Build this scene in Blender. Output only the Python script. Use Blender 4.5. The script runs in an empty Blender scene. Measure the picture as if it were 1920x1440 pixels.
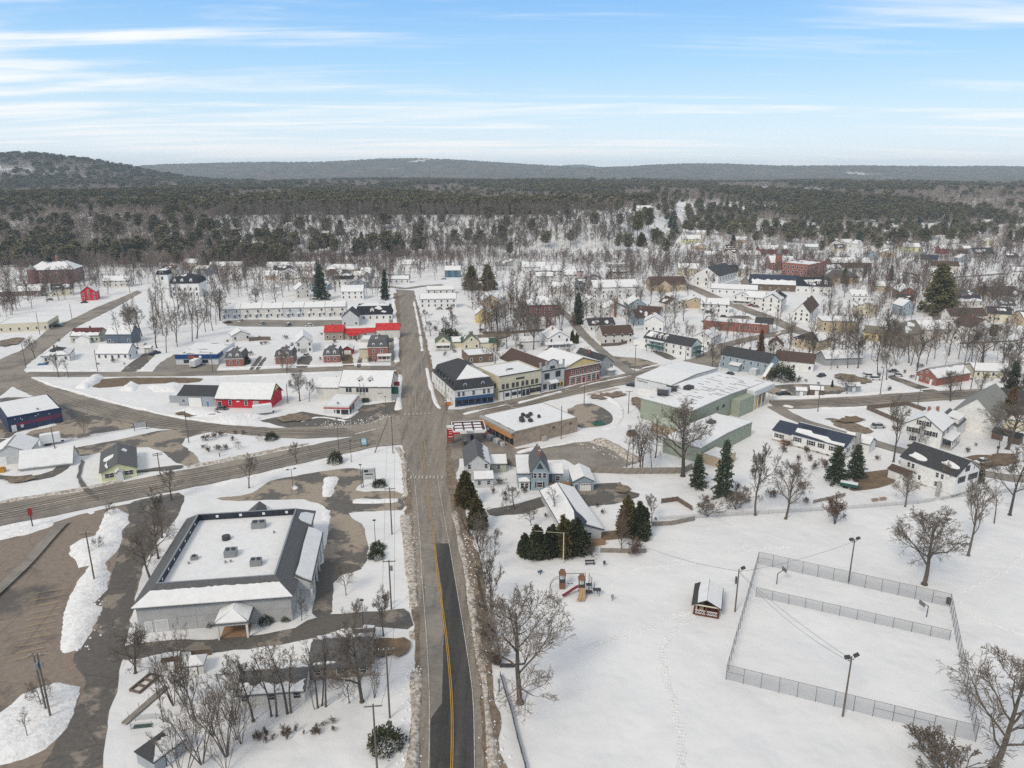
import bpy,math,random
import numpy as np
from mathutils import Vector,geometry
R = math.radians
scene = bpy.context.scene
C = scene.collection
rng = random.Random(7)

# ------------------------------------------------------------------ camera
CAM_H,FPX,HOR = 85.0,1370.0,318.0            # height, focal length and horizon row in a 1920x1440 frame
PITCH = math.atan((720 - HOR) / FPX)
cam_d = bpy.data.cameras.new("camera")
cam = bpy.data.objects.new("camera",cam_d); C.objects.link(cam)
cam.location = (0,0,CAM_H)
cam.rotation_euler = (math.pi / 2 - PITCH,0,0)
cam_d.sensor_fit = 'HORIZONTAL'; cam_d.sensor_width = 36.0
cam_d.lens = 36.0 * FPX / 1920.0
cam_d.clip_start = 1.0; cam_d.clip_end = 60000.0
scene.camera = cam

# ------------------------------------------------------------------ world, sun, exposure
SUN_EL,SUN_AZ = 42.0,215.0                     # azimuth clockwise from +Y: sun stands behind the camera, a little to the west
world = bpy.data.worlds.new("World"); scene.world = world; world.use_nodes = True
wn,wl = world.node_tree.nodes,world.node_tree.links
wn.clear()
def wnode(t,**kw):
    n = wn.new(t)
    for k,v in kw.items(): setattr(n,k,v)
    return n
def wmath(op,a,b=None,c=None,clamp=False):
    n = wn.new('ShaderNodeMath'); n.operation = op; n.use_clamp = clamp
    for i,v in enumerate((a,b,c)):
        if v is None: continue
        if isinstance(v,(int,float)): n.inputs[i].default_value = v
        else: wl.new(v,n.inputs[i])
    return n.outputs[0]
w_out = wnode('ShaderNodeOutputWorld'); w_bg = wnode('ShaderNodeBackground')
w_bg.inputs['Strength'].default_value = 0.11
wl.new(w_bg.outputs[0],w_out.inputs[0])
sky = wnode('ShaderNodeTexSky'); sky.sky_type = 'NISHITA'; sky.sun_disc = False
sky.sun_elevation = R(SUN_EL); sky.sun_rotation = R(SUN_AZ)
sky.altitude = 100; sky.air_density = 1.0; sky.dust_density = 0.6; sky.ozone_density = 2.0
tc = wnode('ShaderNodeTexCoord')
sep = wnode('ShaderNodeSeparateXYZ'); wl.new(tc.outputs['Generated'],sep.inputs[0])
zc = wmath('MAXIMUM',sep.outputs[2],0.012)
# thin cirrus on a high plane: direction divided by its height
u = wmath('DIVIDE',sep.outputs[0],wmath('ADD',zc,0.06)); v = wmath('DIVIDE',sep.outputs[1],wmath('ADD',zc,0.06))
comb = wnode('ShaderNodeCombineXYZ'); wl.new(u,comb.inputs[0]); wl.new(v,comb.inputs[1])
def cloud_noise(scale,rot,detail,dist,loc):
    mp = wnode('ShaderNodeMapping'); wl.new(comb.outputs[0],mp.inputs[0])
    mp.inputs['Rotation'].default_value = (0,0,R(rot)); mp.inputs['Scale'].default_value = scale; mp.inputs['Location'].default_value = loc
    nz = wnode('ShaderNodeTexNoise'); nz.inputs['Detail'].default_value = detail; nz.inputs['Scale'].default_value = 1.0
    nz.inputs['Roughness'].default_value = 0.58; nz.inputs['Distortion'].default_value = dist
    wl.new(mp.outputs[0],nz.inputs['Vector']); return nz.outputs['Fac']
n1 = cloud_noise((0.22,1.1,1),24,10,1.4,(6.4,3.3,0))
n2 = cloud_noise((0.16,0.36,1),12,6,0.8,(1.7,4.2,0))
n3 = cloud_noise((0.5,0.8,1),-20,8,1.0,(7.3,2.2,0))
cl = wmath('MULTIPLY_ADD',n2,0.75,wmath('MULTIPLY_ADD',n1,0.60,wmath('MULTIPLY',n3,0.18)))
mr = wnode('ShaderNodeMapRange'); mr.interpolation_type = 'SMOOTHSTEP'
wl.new(cl,mr.inputs[0]); mr.inputs[1].default_value = 0.69; mr.inputs[2].default_value = 0.93; mr.inputs[3].default_value = 0.0; mr.inputs[4].default_value = 0.92
# the air whitens towards the horizon all the way round
ramp = wnode('ShaderNodeValToRGB'); wl.new(sep.outputs[2],ramp.inputs[0])
els = ramp.color_ramp.elements
els[0].position = 0.0; els[0].color = (10.0,10.6,11.0,1)
els[1].position = 0.20; els[1].color = (2.7,5.8,10.2,1)
for p_,c_ in ((0.03,(8.5,9.8,10.8,1)),(0.08,(6.3,8.7,10.6,1)),(0.13,(4.3,7.4,10.6,1))):
    e_ = els.new(p_); e_.color = c_
e_ = els.new(0.6); e_.color = (5.4,5.6,5.8,1)
mixs = wnode('ShaderNodeMix',data_type='RGBA'); mixs.inputs[0].default_value = 0.85
wl.new(sky.outputs[0],mixs.inputs[6]); wl.new(ramp.outputs[0],mixs.inputs[7])
mixc = wnode('ShaderNodeMix',data_type='RGBA')
wl.new(mr.outputs[0],mixc.inputs[0]); wl.new(mixs.outputs[2],mixc.inputs[6]); mixc.inputs[7].default_value = (10.2,10.3,10.3,1)
wl.new(mixc.outputs[2],w_bg.inputs[0])

sun_d = bpy.data.lights.new("sun",'SUN'); sun_d.energy = 2.1; sun_d.angle = R(16); sun_d.color = (1.0,0.88,0.70)
sun = bpy.data.objects.new("sun",sun_d); C.objects.link(sun)
_sd = Vector((math.sin(R(SUN_AZ)) * math.cos(R(SUN_EL)),math.cos(R(SUN_AZ)) * math.cos(R(SUN_EL)),math.sin(R(SUN_EL))))
sun.rotation_euler = _sd.to_track_quat('Z','Y').to_euler(); sun.location = (0,-50,300)

vs = scene.view_settings
vs.view_transform = 'Standard'; vs.look = 'None'; vs.gamma = 1.0; vs.use_curve_mapping = False; vs.exposure = -0.12
scene.cycles.max_bounces = 5; scene.cycles.diffuse_bounces = 3; scene.cycles.glossy_bounces = 2
scene.cycles.transparent_max_bounces = 12; scene.cycles.volume_bounces = 2
scene.cycles.use_denoising = False

# ------------------------------------------------------------------ land form
def S(a,b,x):
    t = np.clip((x - a) / (b - a),0,1); return t * t * (3 - 2 * t)
def wob(x,y,s=1.0):
    return (np.sin(x / s * 1.7 + 1.3 * np.sin(y / s * 0.9)) + np.sin(y / s * 1.3 + 2.1 + 1.1 * np.sin(x / s * 1.1)) + np.sin((x + y) / s * 0.71 + 0.5)) / 3
def _dir(px): return (px - 960) / FPX
KEEPOUT = []   # outlines where no tree may stand
HILLS = []   # (x, y, height, half-width across, half-width along)
def hill(px,dist,ypx,sx,sy,base=30.0):
    zt = CAM_H + dist * (HOR - ypx) / FPX * 1.03
    HILLS.append((_dir(px) * dist * 0.96,dist,zt - base,sx,sy))
hill(20,2600,308,300,480); hill(190,2600,326,260,420); hill(-260,2700,330,420,500)
hill(520,5600,317,900,800); hill(760,5600,312,700,800); hill(950,5600,317,700,800); hill(330,5600,319,900,800)
hill(1500,5200,318,1100,800); hill(1900,5200,318,900,800); hill(1250,5400,320,700,700)
hill(1080,9500,311,480,700); hill(1230,9500,313,350,700); hill(1830,9500,308,600,700); hill(1700,9500,313,480,700)
def hgt(x,y):
    x = np.asarray(x,float); y = np.asarray(y,float)
    yy = np.maximum(y,1.0); uu = x / yy; r = np.hypot(x,y)
    right = S(0.12,0.30,uu)
    st = 735 + 230 * right; wd = 200 + 480 * right
    z = 30 * S(0,1,(yy - st) / wd)
    z = z + 7 * wob(x,y,260) * S(1050,1500,r) * (yy > 1)
    for hx,hy,hh,sx,sy in HILLS:
        z = z + hh * np.exp(-((x - hx) / sx) ** 2 - ((y - hy) / sy) ** 2)
    return np.where(yy < 640,0.0,z) 
cP,sP = math.cos(PITCH),math.sin(PITCH)
def ray(px,py):
    a = (px - 960) / FPX; b = (720 - py) / FPX
    return a,cP + b * sP,-sP + b * cP
def at(px,py,z=0.0):
    """The point of the ground (or of the level z above flat ground) that a place in the photograph shows."""
    dx,dy,dz = ray(px,py)
    t = (z - CAM_H) / dz if dz < -1e-4 else 9e9
    if t * dy > 640:
        ts = np.geomspace(500,9000,700)
        g = CAM_H + ts * dz - hgt(ts * dx,ts * dy) - z
        k = np.argmax(g < 0) if (g < 0).any() else len(ts) - 1
        lo,hi = ts[max(k - 1,0)],ts[k]
        for _ in range(18):
            m = (lo + hi) / 2
            if CAM_H + m * dz - float(hgt(m * dx,m * dy)) - z < 0: hi = m
            else: lo = m
        t = hi
    return Vector((dx * t,dy * t,CAM_H + t * dz if t < 8e9 else 0.0))
def m_per_px(p):
    zc_ = p.y * cP - (p.z - CAM_H) * sP
    return zc_ / FPX
def tall(p,py,hpx):
    """Height in metres of something that stands at p (seen at row py) and rises hpx rows in the photograph."""
    v_ = (720 - (py - hpx)) / FPX
    return CAM_H + p.y * (v_ * cP - sP) / (cP + v_ * sP) - p.z

# ------------------------------------------------------------------ materials
MAT = {}
def mat(name,col,rough=0.8,var=0.0,scale=3.0,col2=None,detail=4.0,bump=0.0,bscale=None,metal=0.0,objvar=0.0,lo=0.35,hi=0.65,spec=0.3,stretch=None,coord='Object'):
    """Procedural material: a base colour broken up by noise towards col2, optional bump and a shift from object to object."""
    if name in MAT: return MAT[name]
    m = bpy.data.materials.new(name); m.use_nodes = True; MAT[name] = m
    nt = m.node_tree; n = nt.nodes; l = nt.links
    b = n['Principled BSDF']; b.inputs['Roughness'].default_value = rough; b.inputs['Metallic'].default_value = metal
    b.inputs['Specular IOR Level'].default_value = spec
    b.inputs['Base Color'].default_value = (*col,1)
    src = None
    t = n.new('ShaderNodeTexCoord'); mp = n.new('ShaderNodeMapping'); l.new(t.outputs[coord],mp.inputs[0])
    if stretch: mp.inputs['Scale'].default_value = stretch
    if var or col2:
        c2 = col2 or tuple(max(0,c * (1 - var)) for c in col); c1 = col if col2 else tuple(min(1,c * (1 + var * 0.6)) for c in col)
        nz = n.new('ShaderNodeTexNoise'); nz.inputs['Scale'].default_value = scale; nz.inputs['Detail'].default_value = detail; nz.inputs['Roughness'].default_value = 0.6
        l.new(mp.outputs[0],nz.inputs['Vector'])
        rg = n.new('ShaderNodeMapRange'); rg.inputs[1].default_value = lo; rg.inputs[2].default_value = hi; l.new(nz.outputs['Fac'],rg.inputs[0])
        mx = n.new('ShaderNodeMix'); mx.data_type = 'RGBA'; l.new(rg.outputs[0],mx.inputs[0])
        mx.inputs[6].default_value = (*c1,1); mx.inputs[7].default_value = (*c2,1); src = mx.outputs[2]
    if objvar:
        oi = n.new('ShaderNodeObjectInfo'); rg = n.new('ShaderNodeMapRange'); l.new(oi.outputs['Random'],rg.inputs[0])
        rg.inputs[3].default_value = 1 - objvar; rg.inputs[4].default_value = 1 + objvar
        hs = n.new('ShaderNodeHueSaturation'); l.new(rg.outputs[0],hs.inputs['Value'])
        if src: l.new(src,hs.inputs['Color'])
        else: hs.inputs['Color'].default_value = (*col,1)
        src = hs.outputs[0]
    if src: l.new(src,b.inputs['Base Color'])
    if bump:
        nb = n.new('ShaderNodeTexNoise'); nb.inputs['Scale'].default_value = bscale or scale; nb.inputs['Detail'].default_value = 5
        l.new(mp.outputs[0],nb.inputs['Vector'])
        bp = n.new('ShaderNodeBump'); bp.inputs['Strength'].default_value = 1.0; bp.inputs['Distance'].default_value = bump
        l.new(nb.outputs['Fac'],bp.inputs['Height']); l.new(bp.outputs[0],b.inputs['Normal'])
    return m
def lined(name,col,axis='Z',period=0.2,depth=0.02,dark=0.12,rough=0.7,var=0.10,objvar=0.0):
    """Boards or ribs: fine relief that repeats along one axis."""
    if name in MAT: return MAT[name]
    m = mat(name,col,rough,var=var,scale=0.8,objvar=objvar)
    nt = m.node_tree; n = nt.nodes; l = nt.links; b = n['Principled BSDF']
    t = n.new('ShaderNodeTexCoord'); s = n.new('ShaderNodeSeparateXYZ'); l.new(t.outputs['Object'],s.inputs[0])
    md = n.new('ShaderNodeMath'); md.operation = 'PINGPONG'; md.inputs[1].default_value = period / 2
    if axis == 'H':
        ad = n.new('ShaderNodeMath'); ad.operation = 'ADD'; l.new(s.outputs[0],ad.inputs[0]); l.new(s.outputs[1],ad.inputs[1]); l.new(ad.outputs[0],md.inputs[0])
    else: l.new(s.outputs['XYZ'.index(axis)],md.inputs[0])
    bp = n.new('ShaderNodeBump'); bp.inputs['Distance'].default_value = depth * 4; l.new(md.outputs[0],bp.inputs['Height']); l.new(bp.outputs[0],b.inputs['Normal'])
    return m
def brickm(name,col,mortar=(0.30,0.27,0.24)):
    if name in MAT: return MAT[name]
    m = mat(name,col,0.85,var=0.3,scale=1.2)
    nt = m.node_tree; n = nt.nodes; l = nt.links; b = n['Principled BSDF']
    t = n.new('ShaderNodeTexCoord'); mp = n.new('ShaderNodeMapping'); mp.inputs['Rotation'].default_value = (R(90),0,0); l.new(t.outputs['Object'],mp.inputs[0])
    br = n.new('ShaderNodeTexBrick'); br.inputs['Scale'].default_value = 1.0; br.inputs['Brick Width'].default_value = 0.24; br.inputs['Row Height'].default_value = 0.08; br.inputs['Mortar Size'].default_value = 0.008
    l.new(mp.outputs[0],br.inputs['Vector'])
    src = b.inputs['Base Color'].links[0].from_socket
    l.new(src,br.inputs['Color1']); l.new(src,br.inputs['Color2']); br.inputs['Mortar'].default_value = (*mortar,1)
    l.new(br.outputs['Color'],b.inputs['Base Color'])
    return m
SNOW = mat('snow',(0.74,0.74,0.745),0.75,col2=(0.66,0.66,0.67),scale=0.35,detail=8,bump=0.10,bscale=1.6,lo=0.3,hi=0.72)
ROOFSNOW = mat('roof snow',(0.76,0.762,0.77),0.75,col2=(0.69,0.692,0.70),scale=0.7,detail=6,bump=0.06,bscale=1.2)
DIRTY = mat('ploughed snow',(0.62,0.585,0.54),0.85,col2=(0.25,0.20,0.155),scale=1.4,detail=9,bump=0.2,bscale=2.2,lo=0.38,hi=0.62)
PLOW = mat('clean ploughed snow',(0.80,0.80,0.81),0.8,col2=(0.60,0.58,0.56),scale=0.9,detail=9,bump=0.25,bscale=1.8,lo=0.45,hi=0.75)
GLASS = mat('window glass',(0.035,0.04,0.05),0.12,var=0.5,scale=0.7,spec=0.6)
def siding(nm,c): return lined('siding ' + nm,c,'Z',0.18,0.012)
W = {'white': siding('white',(0.74,0.74,0.73)),'offwhite': siding('off white',(0.64,0.62,0.58)),'cream': siding('cream',(0.62,0.575,0.44)),
     'butter': siding('butter yellow',(0.66,0.52,0.24)),'lemon': siding('pale lemon',(0.66,0.66,0.40)),'tan': siding('tan',(0.50,0.40,0.28)),
     'grey': siding('grey',(0.36,0.37,0.38)),'paleg': siding('pale grey',(0.52,0.53,0.54)),'blueg': siding('blue grey',(0.30,0.37,0.42)),
     'slate': siding('slate blue',(0.12,0.15,0.20)),'sage': siding('sage',(0.42,0.45,0.36)),'red': siding('red',(0.50,0.022,0.040)),
     'barnred': siding('barn red',(0.30,0.03,0.035)),'pink': siding('dusty pink',(0.50,0.36,0.34)),'brown': siding('brown',(0.16,0.11,0.08)),
     'weather': lined('weathered boards',(0.33,0.27,0.22),'H',0.25,0.02,var=0.25),'navy': siding('navy',(0.035,0.05,0.10)),
     'green': lined('pale green steel',(0.31,0.345,0.275),'H',0.45,0.04),'steel': lined('pale steel',(0.60,0.62,0.64),'H',0.45,0.03),
     'greysteel': lined('grey steel',(0.34,0.37,0.40),'H',0.4,0.03),'teal': siding('teal',(0.06,0.14,0.20)),'barngrey': lined('pale grey barn metal',(0.45,0.44,0.40),'H',0.6,0.03),
     'brick': brickm('red brick',(0.30,0.075,0.05)),'darkbrick': brickm('dark red brick',(0.22,0.05,0.05)),'tanblock': mat('tan block',(0.36,0.29,0.23),0.9,var=0.25,scale=0.7),
     'stucco': mat('pale stucco',(0.40,0.405,0.41),0.9,var=0.10,scale=0.5),'concrete': mat('concrete',(0.38,0.37,0.35),0.9,var=0.2,scale=0.8)}
def shingle(nm,c,var=0.22): return mat('shingle ' + nm,c,0.9,var=var,scale=2.2,detail=8,bump=0.02,bscale=6)
RF = {'grey': shingle('grey',(0.115,0.115,0.12)),'dark': shingle('charcoal',(0.055,0.056,0.06)),'black': shingle('black',(0.03,0.032,0.04)),
      'brown': shingle('brown',(0.095,0.062,0.05)),'green': shingle('green',(0.03,0.085,0.055)),'red': lined('red metal roofing',(0.52,0.035,0.035),'X',0.6,0.03,var=0.3),
      'blue': shingle('blue black',(0.045,0.055,0.085)),'tan': shingle('weathered tan',(0.20,0.18,0.15)),'maroon': shingle('maroon',(0.12,0.04,0.04)),
      'metal': lined('bare metal roofing',(0.30,0.30,0.30),'H',0.5,0.03),'pale': shingle('pale grey',(0.24,0.24,0.22)),'sage': shingle('sage green',(0.12,0.14,0.10))}
TRIM = mat('white trim paint',(0.76,0.76,0.75),0.6,var=0.06)
DTRIM = mat('dark trim paint',(0.05,0.05,0.055),0.6,var=0.2)
WOOD = mat('weathered deck wood',(0.32,0.20,0.12),0.85,var=0.3,scale=4)
BARK = mat('bark',(0.115,0.096,0.08),0.95,var=0.35,scale=2.0,objvar=0.28)
TWIG = mat('twig',(0.205,0.172,0.142),0.95,var=0.25,scale=0.6,objvar=0.30)
TWIGR = mat('reddish twig',(0.21,0.135,0.108),0.95,var=0.25,scale=0.6,objvar=0.25)
POLEM = mat('weathered pole',(0.15,0.125,0.105),0.9,var=0.3,scale=1.5,stretch=(3,3,0.4))
METAL = mat('galvanised metal',(0.33,0.34,0.35),0.45,var=0.15,metal=0.6)
DMETAL = mat('dark painted metal',(0.055,0.055,0.06),0.5,var=0.2)
RUBBER = mat('tyre rubber',(0.02,0.02,0.02),0.9)
BRICKC = W['brick']
def paint(nm,c,r=0.35): return mat('paint ' + nm,c,r,var=0.05,spec=0.5)

# ------------------------------------------------------------------ mesh helpers
class MB:
    """Collects faces; build() links them as one mesh object."""
    def __init__(s): s.v = []; s.f = []; s.m = []; s.cur = 0
    def poly(s,pts):
        k = len(s.v); s.v += [tuple(p) for p in pts]; s.f.append(tuple(range(k,k + len(pts)))); s.m.append(s.cur)
    def box(s,x0,x1,y0,y1,z0,z1):
        k = len(s.v)
        s.v += [(x0,y0,z0),(x1,y0,z0),(x1,y1,z0),(x0,y1,z0),(x0,y0,z1),(x1,y0,z1),(x1,y1,z1),(x0,y1,z1)]
        for q in ((0,3,2,1),(4,5,6,7),(0,1,5,4),(1,2,6,5),(2,3,7,6),(3,0,4,7)):
            s.f.append(tuple(k + i for i in q)); s.m.append(s.cur)
        return s
    def slab(s,pts,off):
        """Polygon pts (any plane) thickened by the vector off."""
        n = len(pts); k = len(s.v); o = Vector(off)
        s.v += [tuple(p) for p in pts] + [tuple(Vector(p) + o) for p in pts]
        s.f.append(tuple(k + n - 1 - i for i in range(n))); s.m.append(s.cur)
        s.f.append(tuple(k + n + i for i in range(n))); s.m.append(s.cur)
        for i in range(n):
            j = (i + 1) % n; s.f.append((k + i,k + j,k + n + j,k + n + i)); s.m.append(s.cur)
        return s
    def tube(s,a,b,r0,r1=None,n=6,cap=True):
        a,b = Vector(a),Vector(b); r1 = r0 if r1 is None else r1
        d = (b - a); 
        if d.length < 1e-6: return s
        d.normalize(); t = d.cross(Vector((0,0,1)) if abs(d.z) < 0.95 else Vector((1,0,0))).normalized(); w = d.cross(t)
        k = len(s.v)
        for i in range(n):
            q = 2 * math.pi * i / n; o = t * math.cos(q) + w * math.sin(q)
            s.v.append(tuple(a + o * r0)); s.v.append(tuple(b + o * r1))
        for i in range(n):
            j = (i + 1) % n; s.f.append((k + 2 * i,k + 2 * i + 1,k + 2 * j + 1,k + 2 * j)); s.m.append(s.cur)
        if cap:
            s.f.append(tuple(k + 2 * i for i in range(n))); s.m.append(s.cur)
            s.f.append(tuple(k + 2 * i + 1 for i in reversed(range(n)))); s.m.append(s.cur)
        return s
    def path(s,pts,r,n=5):
        for a,b in zip(pts[:-1],pts[1:]): s.tube(a,b,r,r,n)
        return s
    def mesh(s,name,mats,smooth=False):
        me = bpy.data.meshes.new(name); me.from_pydata(s.v,[],s.f)
        for m in (mats if isinstance(mats,(list,tuple)) else [mats]): me.materials.append(m)
        if any(s.m): me.polygons.foreach_set('material_index',s.m)
        if smooth: me.polygons.foreach_set('use_smooth',[True] * len(s.f))
        return me
    def build(s,name,mats,parent=None,smooth=False):
        return link(name,s.mesh(name,mats,smooth),parent)
def bx(*a): return MB().box(*a)
def link(name,me,parent=None):
    o = bpy.data.objects.new(name,me); C.objects.link(o)
    if parent is not None: o.parent = parent
    return o
def tag(o,label=None,cat=None,group=None,kind=None):
    if label: o['label'] = label
    if cat: o['category'] = cat
    if group: o['group'] = group
    if kind: o['kind'] = kind
    return o
def empty(name,loc,rz=0.0,label=None,cat=None,group=None):
    o = bpy.data.objects.new(name,None); C.objects.link(o); o.location = loc; o.rotation_euler = (0,0,rz); o.empty_display_size = 0.5
    return tag(o,label,cat,group)
def npmesh(name,V,F,mats,smooth=False):
    """Mesh from numpy vertices and an (n, k) face array."""
    me = bpy.data.meshes.new(name); V = np.asarray(V,np.float32); F = np.asarray(F,np.int32); nf,k = F.shape
    me.vertices.add(len(V)); me.vertices.foreach_set('co',V.ravel())
    me.loops.add(nf * k); me.loops.foreach_set('vertex_index',F.ravel())
    me.polygons.add(nf); me.polygons.foreach_set('loop_start',np.arange(0,nf * k,k,dtype=np.int32))
    if smooth: me.polygons.foreach_set('use_smooth',np.ones(nf,bool))
    for m in (mats if isinstance(mats,(list,tuple)) else [mats]): me.materials.append(m)
    me.update(calc_edges=True); return me
# ------------------------------------------------------------------ ground: one snow-covered sheet out to the horizon
def far_forest(x,y):
    """How wooded the far land is, 0 to 1 (open snow fields elsewhere)."""
    r = np.hypot(x,y)
    f = S(2300,3200,r)
    clear = S(0.93,0.98,wob(x * 1.3,y * 0.25,330) * 0.5 + 0.5 + 0.12 * wob(x,y,90))
    hillside = (x < -0.38 * y) & (r < 3300) & (wob(x * 0.6,y * 1.6,150) + 0.4 * wob(x,y,40) > 0.9)
    return f * (1 - clear) * (1 - hillside)
def make_ground():
    th = np.concatenate([np.linspace(-180,-44,60)[:-1],np.linspace(-44,44,760),np.linspace(44,180,60)[1:-1]])
    rr = np.concatenate([[60,120,250,400,500,580],np.geomspace(640,3000,110),np.geomspace(3060,10400,120)])
    A,Q = np.meshgrid(np.radians(th),rr)
    X,Y = Q * np.sin(A),Q * np.cos(A)
    Z = hgt(X,Y)
    wood = far_forest(X,Y)
    g = np.random.default_rng(3)
    Z = Z + wood * (5 + g.random(X.shape) * 9) * S(2900,3300,Q) * (1 + Q / 30000)
    nr,nc = X.shape
    V = np.stack([X,Y,Z],-1).reshape(-1,3); V = np.vstack([V,[[0,0,0]]])
    i,j = np.meshgrid(np.arange(nr - 1),np.arange(nc),indexing='ij'); j2 = (j + 1) % nc
    F = np.stack([i * nc + j,i * nc + j2,(i + 1) * nc + j2,(i + 1) * nc + j],-1).reshape(-1,4)[:,::-1]
    m = bpy.data.materials.new('snow covered ground'); m.use_nodes = True
    nt = m.node_tree; n = nt.nodes; l = nt.links; b = n['Principled BSDF']; b.inputs['Roughness'].default_value = 0.8; b.inputs['Specular IOR Level'].default_value = 0.2
    t = n.new('ShaderNodeTexCoord')
    def noise(s,d=6,ro=0.6):
        z = n.new('ShaderNodeTexNoise'); z.inputs['Scale'].default_value = s; z.inputs['Detail'].default_value = d; z.inputs['Roughness'].default_value = ro
        l.new(t.outputs['Object'],z.inputs['Vector']); return z.outputs['Fac']
    def rng_(src,a,b_,c=0.,d=1.):
        z = n.new('ShaderNodeMapRange'); l.new(src,z.inputs[0]); z.inputs[1].default_value = a; z.inputs[2].default_value = b_; z.inputs[3].default_value = c; z.inputs[4].default_value = d; return z.outputs[0]
    def mix(f,a,b_):
        z = n.new('ShaderNodeMix'); z.data_type = 'RGBA'
        (l.new(f,z.inputs[0]) if not isinstance(f,float) else None)
        for s_,v_ in ((6,a),(7,b_)):
            if isinstance(v_,tuple): z.inputs[s_].default_value = (*v_,1)
            else: l.new(v_,z.inputs[s_])
        return z.outputs[2]
    snow = mix(rng_(noise(0.07,8),0.3,0.7),(0.745,0.745,0.75),(0.67,0.67,0.68))
    snow = mix(rng_(noise(0.55,6,0.7),0.62,0.74,0.0,0.55),snow,(0.60,0.60,0.62))
    wood_c = mix(rng_(noise(0.010,8,0.7),0.40,0.60),(0.17,0.145,0.125),(0.075,0.085,0.065))
    wood_c = mix(rng_(noise(0.05,4),0.45,0.75,0.0,0.6),wood_c,(0.15,0.13,0.115))
    at_ = n.new('ShaderNodeAttribute'); at_.attribute_name = 'wooded'
    l.new(mix(at_.outputs['Fac'],snow,wood_c),b.inputs['Base Color'])
    bp = n.new('ShaderNodeBump'); bp.inputs['Distance'].default_value = 0.12; l.new(noise(0.5,7,0.55),bp.inputs['Height']); b2 = n.new('ShaderNodeBump'); b2.inputs['Distance'].default_value = 1.6; l.new(noise(0.07,3,0.5),b2.inputs['Height']); l.new(b2.outputs[0],bp.inputs['Normal']); l.new(bp.outputs[0],b.inputs['Normal'])
    me = npmesh('ground',V,F,m,True)
    at2 = me.attributes.new('wooded','FLOAT','POINT'); w = np.append(wood.ravel(),0).astype(np.float32); at2.data.foreach_set('value',w)
    k = len(V) - 1
    cap = npmesh('x',V,np.stack([np.full(nc,k),np.roll(np.arange(nc),-1),np.arange(nc)],-1),m)
    import bmesh
    bm = bmesh.new(); bm.from_mesh(me); bm.verts.ensure_lookup_table()
    for q in range(nc): 
        try: bm.faces.new((bm.verts[k],bm.verts[(q + 1) % nc],bm.verts[q])).smooth = True
        except ValueError: pass
    bm.to_mesh(me); bm.free(); bpy.data.meshes.remove(cap)
    tag(link('ground',me),'snow covered open ground','ground',kind='structure')
make_ground()

# ------------------------------------------------------------------ paved sheets, markings and ploughed banks
def asphalt(name,dry,wet,scale=0.09,lo=0.45,hi=0.60,gritty=0.25):
    m = mat(name,dry,0.85,col2=wet,scale=scale,detail=9,lo=lo,hi=hi,bump=0.02,bscale=8,spec=0.25)
    nt = m.node_tree; n = nt.nodes; l = nt.links; b = n['Principled BSDF']; src = b.inputs['Base Color'].links[0].from_socket
    t = n.new('ShaderNodeTexCoord'); nz = n.new('ShaderNodeTexNoise'); nz.inputs['Scale'].default_value = 1.1; nz.inputs['Detail'].default_value = 9; nz.inputs['Roughness'].default_value = 0.75; l.new(t.outputs['Object'],nz.inputs['Vector'])
    rg = n.new('ShaderNodeMapRange'); rg.inputs[1].default_value = 0.3; rg.inputs[2].default_value = 0.7; rg.inputs[3].default_value = 1 - gritty; rg.inputs[4].default_value = 1 + gritty; l.new(nz.outputs['Fac'],rg.inputs[0])
    # cracks: thin dark seams
    vo = n.new('ShaderNodeTexVoronoi'); vo.feature = 'DISTANCE_TO_EDGE'; vo.inputs['Scale'].default_value = 0.12
    nz2 = n.new('ShaderNodeTexNoise'); nz2.inputs['Scale'].default_value = 0.3; l.new(t.outputs['Object'],nz2.inputs['Vector'])
    ad = n.new('ShaderNodeMix'); ad.data_type = 'VECTOR'; ad.inputs[0].default_value = 0.86; l.new(nz2.outputs['Color'],ad.inputs[4]); l.new(t.outputs['Object'],ad.inputs[5]); l.new(ad.outputs[1],vo.inputs['Vector'])
    r2 = n.new('ShaderNodeMapRange'); r2.inputs[1].default_value = 0.0; r2.inputs[2].default_value = 0.018; r2.inputs[3].default_value = 0.78; r2.inputs[4].default_value = 1.0; l.new(vo.outputs['Distance'],r2.inputs[0])
    mu = n.new('ShaderNodeMath'); mu.operation = 'MULTIPLY'; l.new(rg.outputs[0],mu.inputs[0]); l.new(r2.outputs[0],mu.inputs[1])
    hs = n.new('ShaderNodeHueSaturation'); l.new(src,hs.inputs['Color']); l.new(mu.outputs[0],hs.inputs['Value']); l.new(hs.outputs[0],b.inputs['Base Color'])
    return m
A_ROAD = asphalt('salted road asphalt',(0.28,0.245,0.207),(0.19,0.168,0.145),0.06,0.46,0.56)
A_MAIN = asphalt('main road asphalt',(0.295,0.255,0.213),(0.17,0.15,0.13),0.5,0.36,0.66); A_MAIN.node_tree.nodes['Mapping'].inputs['Scale'].default_value = (1,0.045,1); A_MAIN.node_tree.nodes['Mapping'].inputs['Rotation'].default_value = (0,0,-0.12)
A_OLD = asphalt('worn grey asphalt',(0.26,0.235,0.205),(0.20,0.18,0.16),0.12,gritty=0.18)
A_NEW = asphalt('fresh dark asphalt',(0.05,0.048,0.046),(0.10,0.094,0.088),0.5,0.4,0.72,gritty=0.2); A_NEW.node_tree.nodes['Mapping'].inputs['Scale'].default_value = (1,0.05,1)
A_LOT = asphalt('patchy wet lot asphalt',(0.32,0.27,0.215),(0.13,0.12,0.11),0.10,0.485,0.53)
A_BROWN = asphalt('sanded lot asphalt',(0.235,0.19,0.155),(0.115,0.102,0.092),0.05,0.50,0.58)
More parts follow.
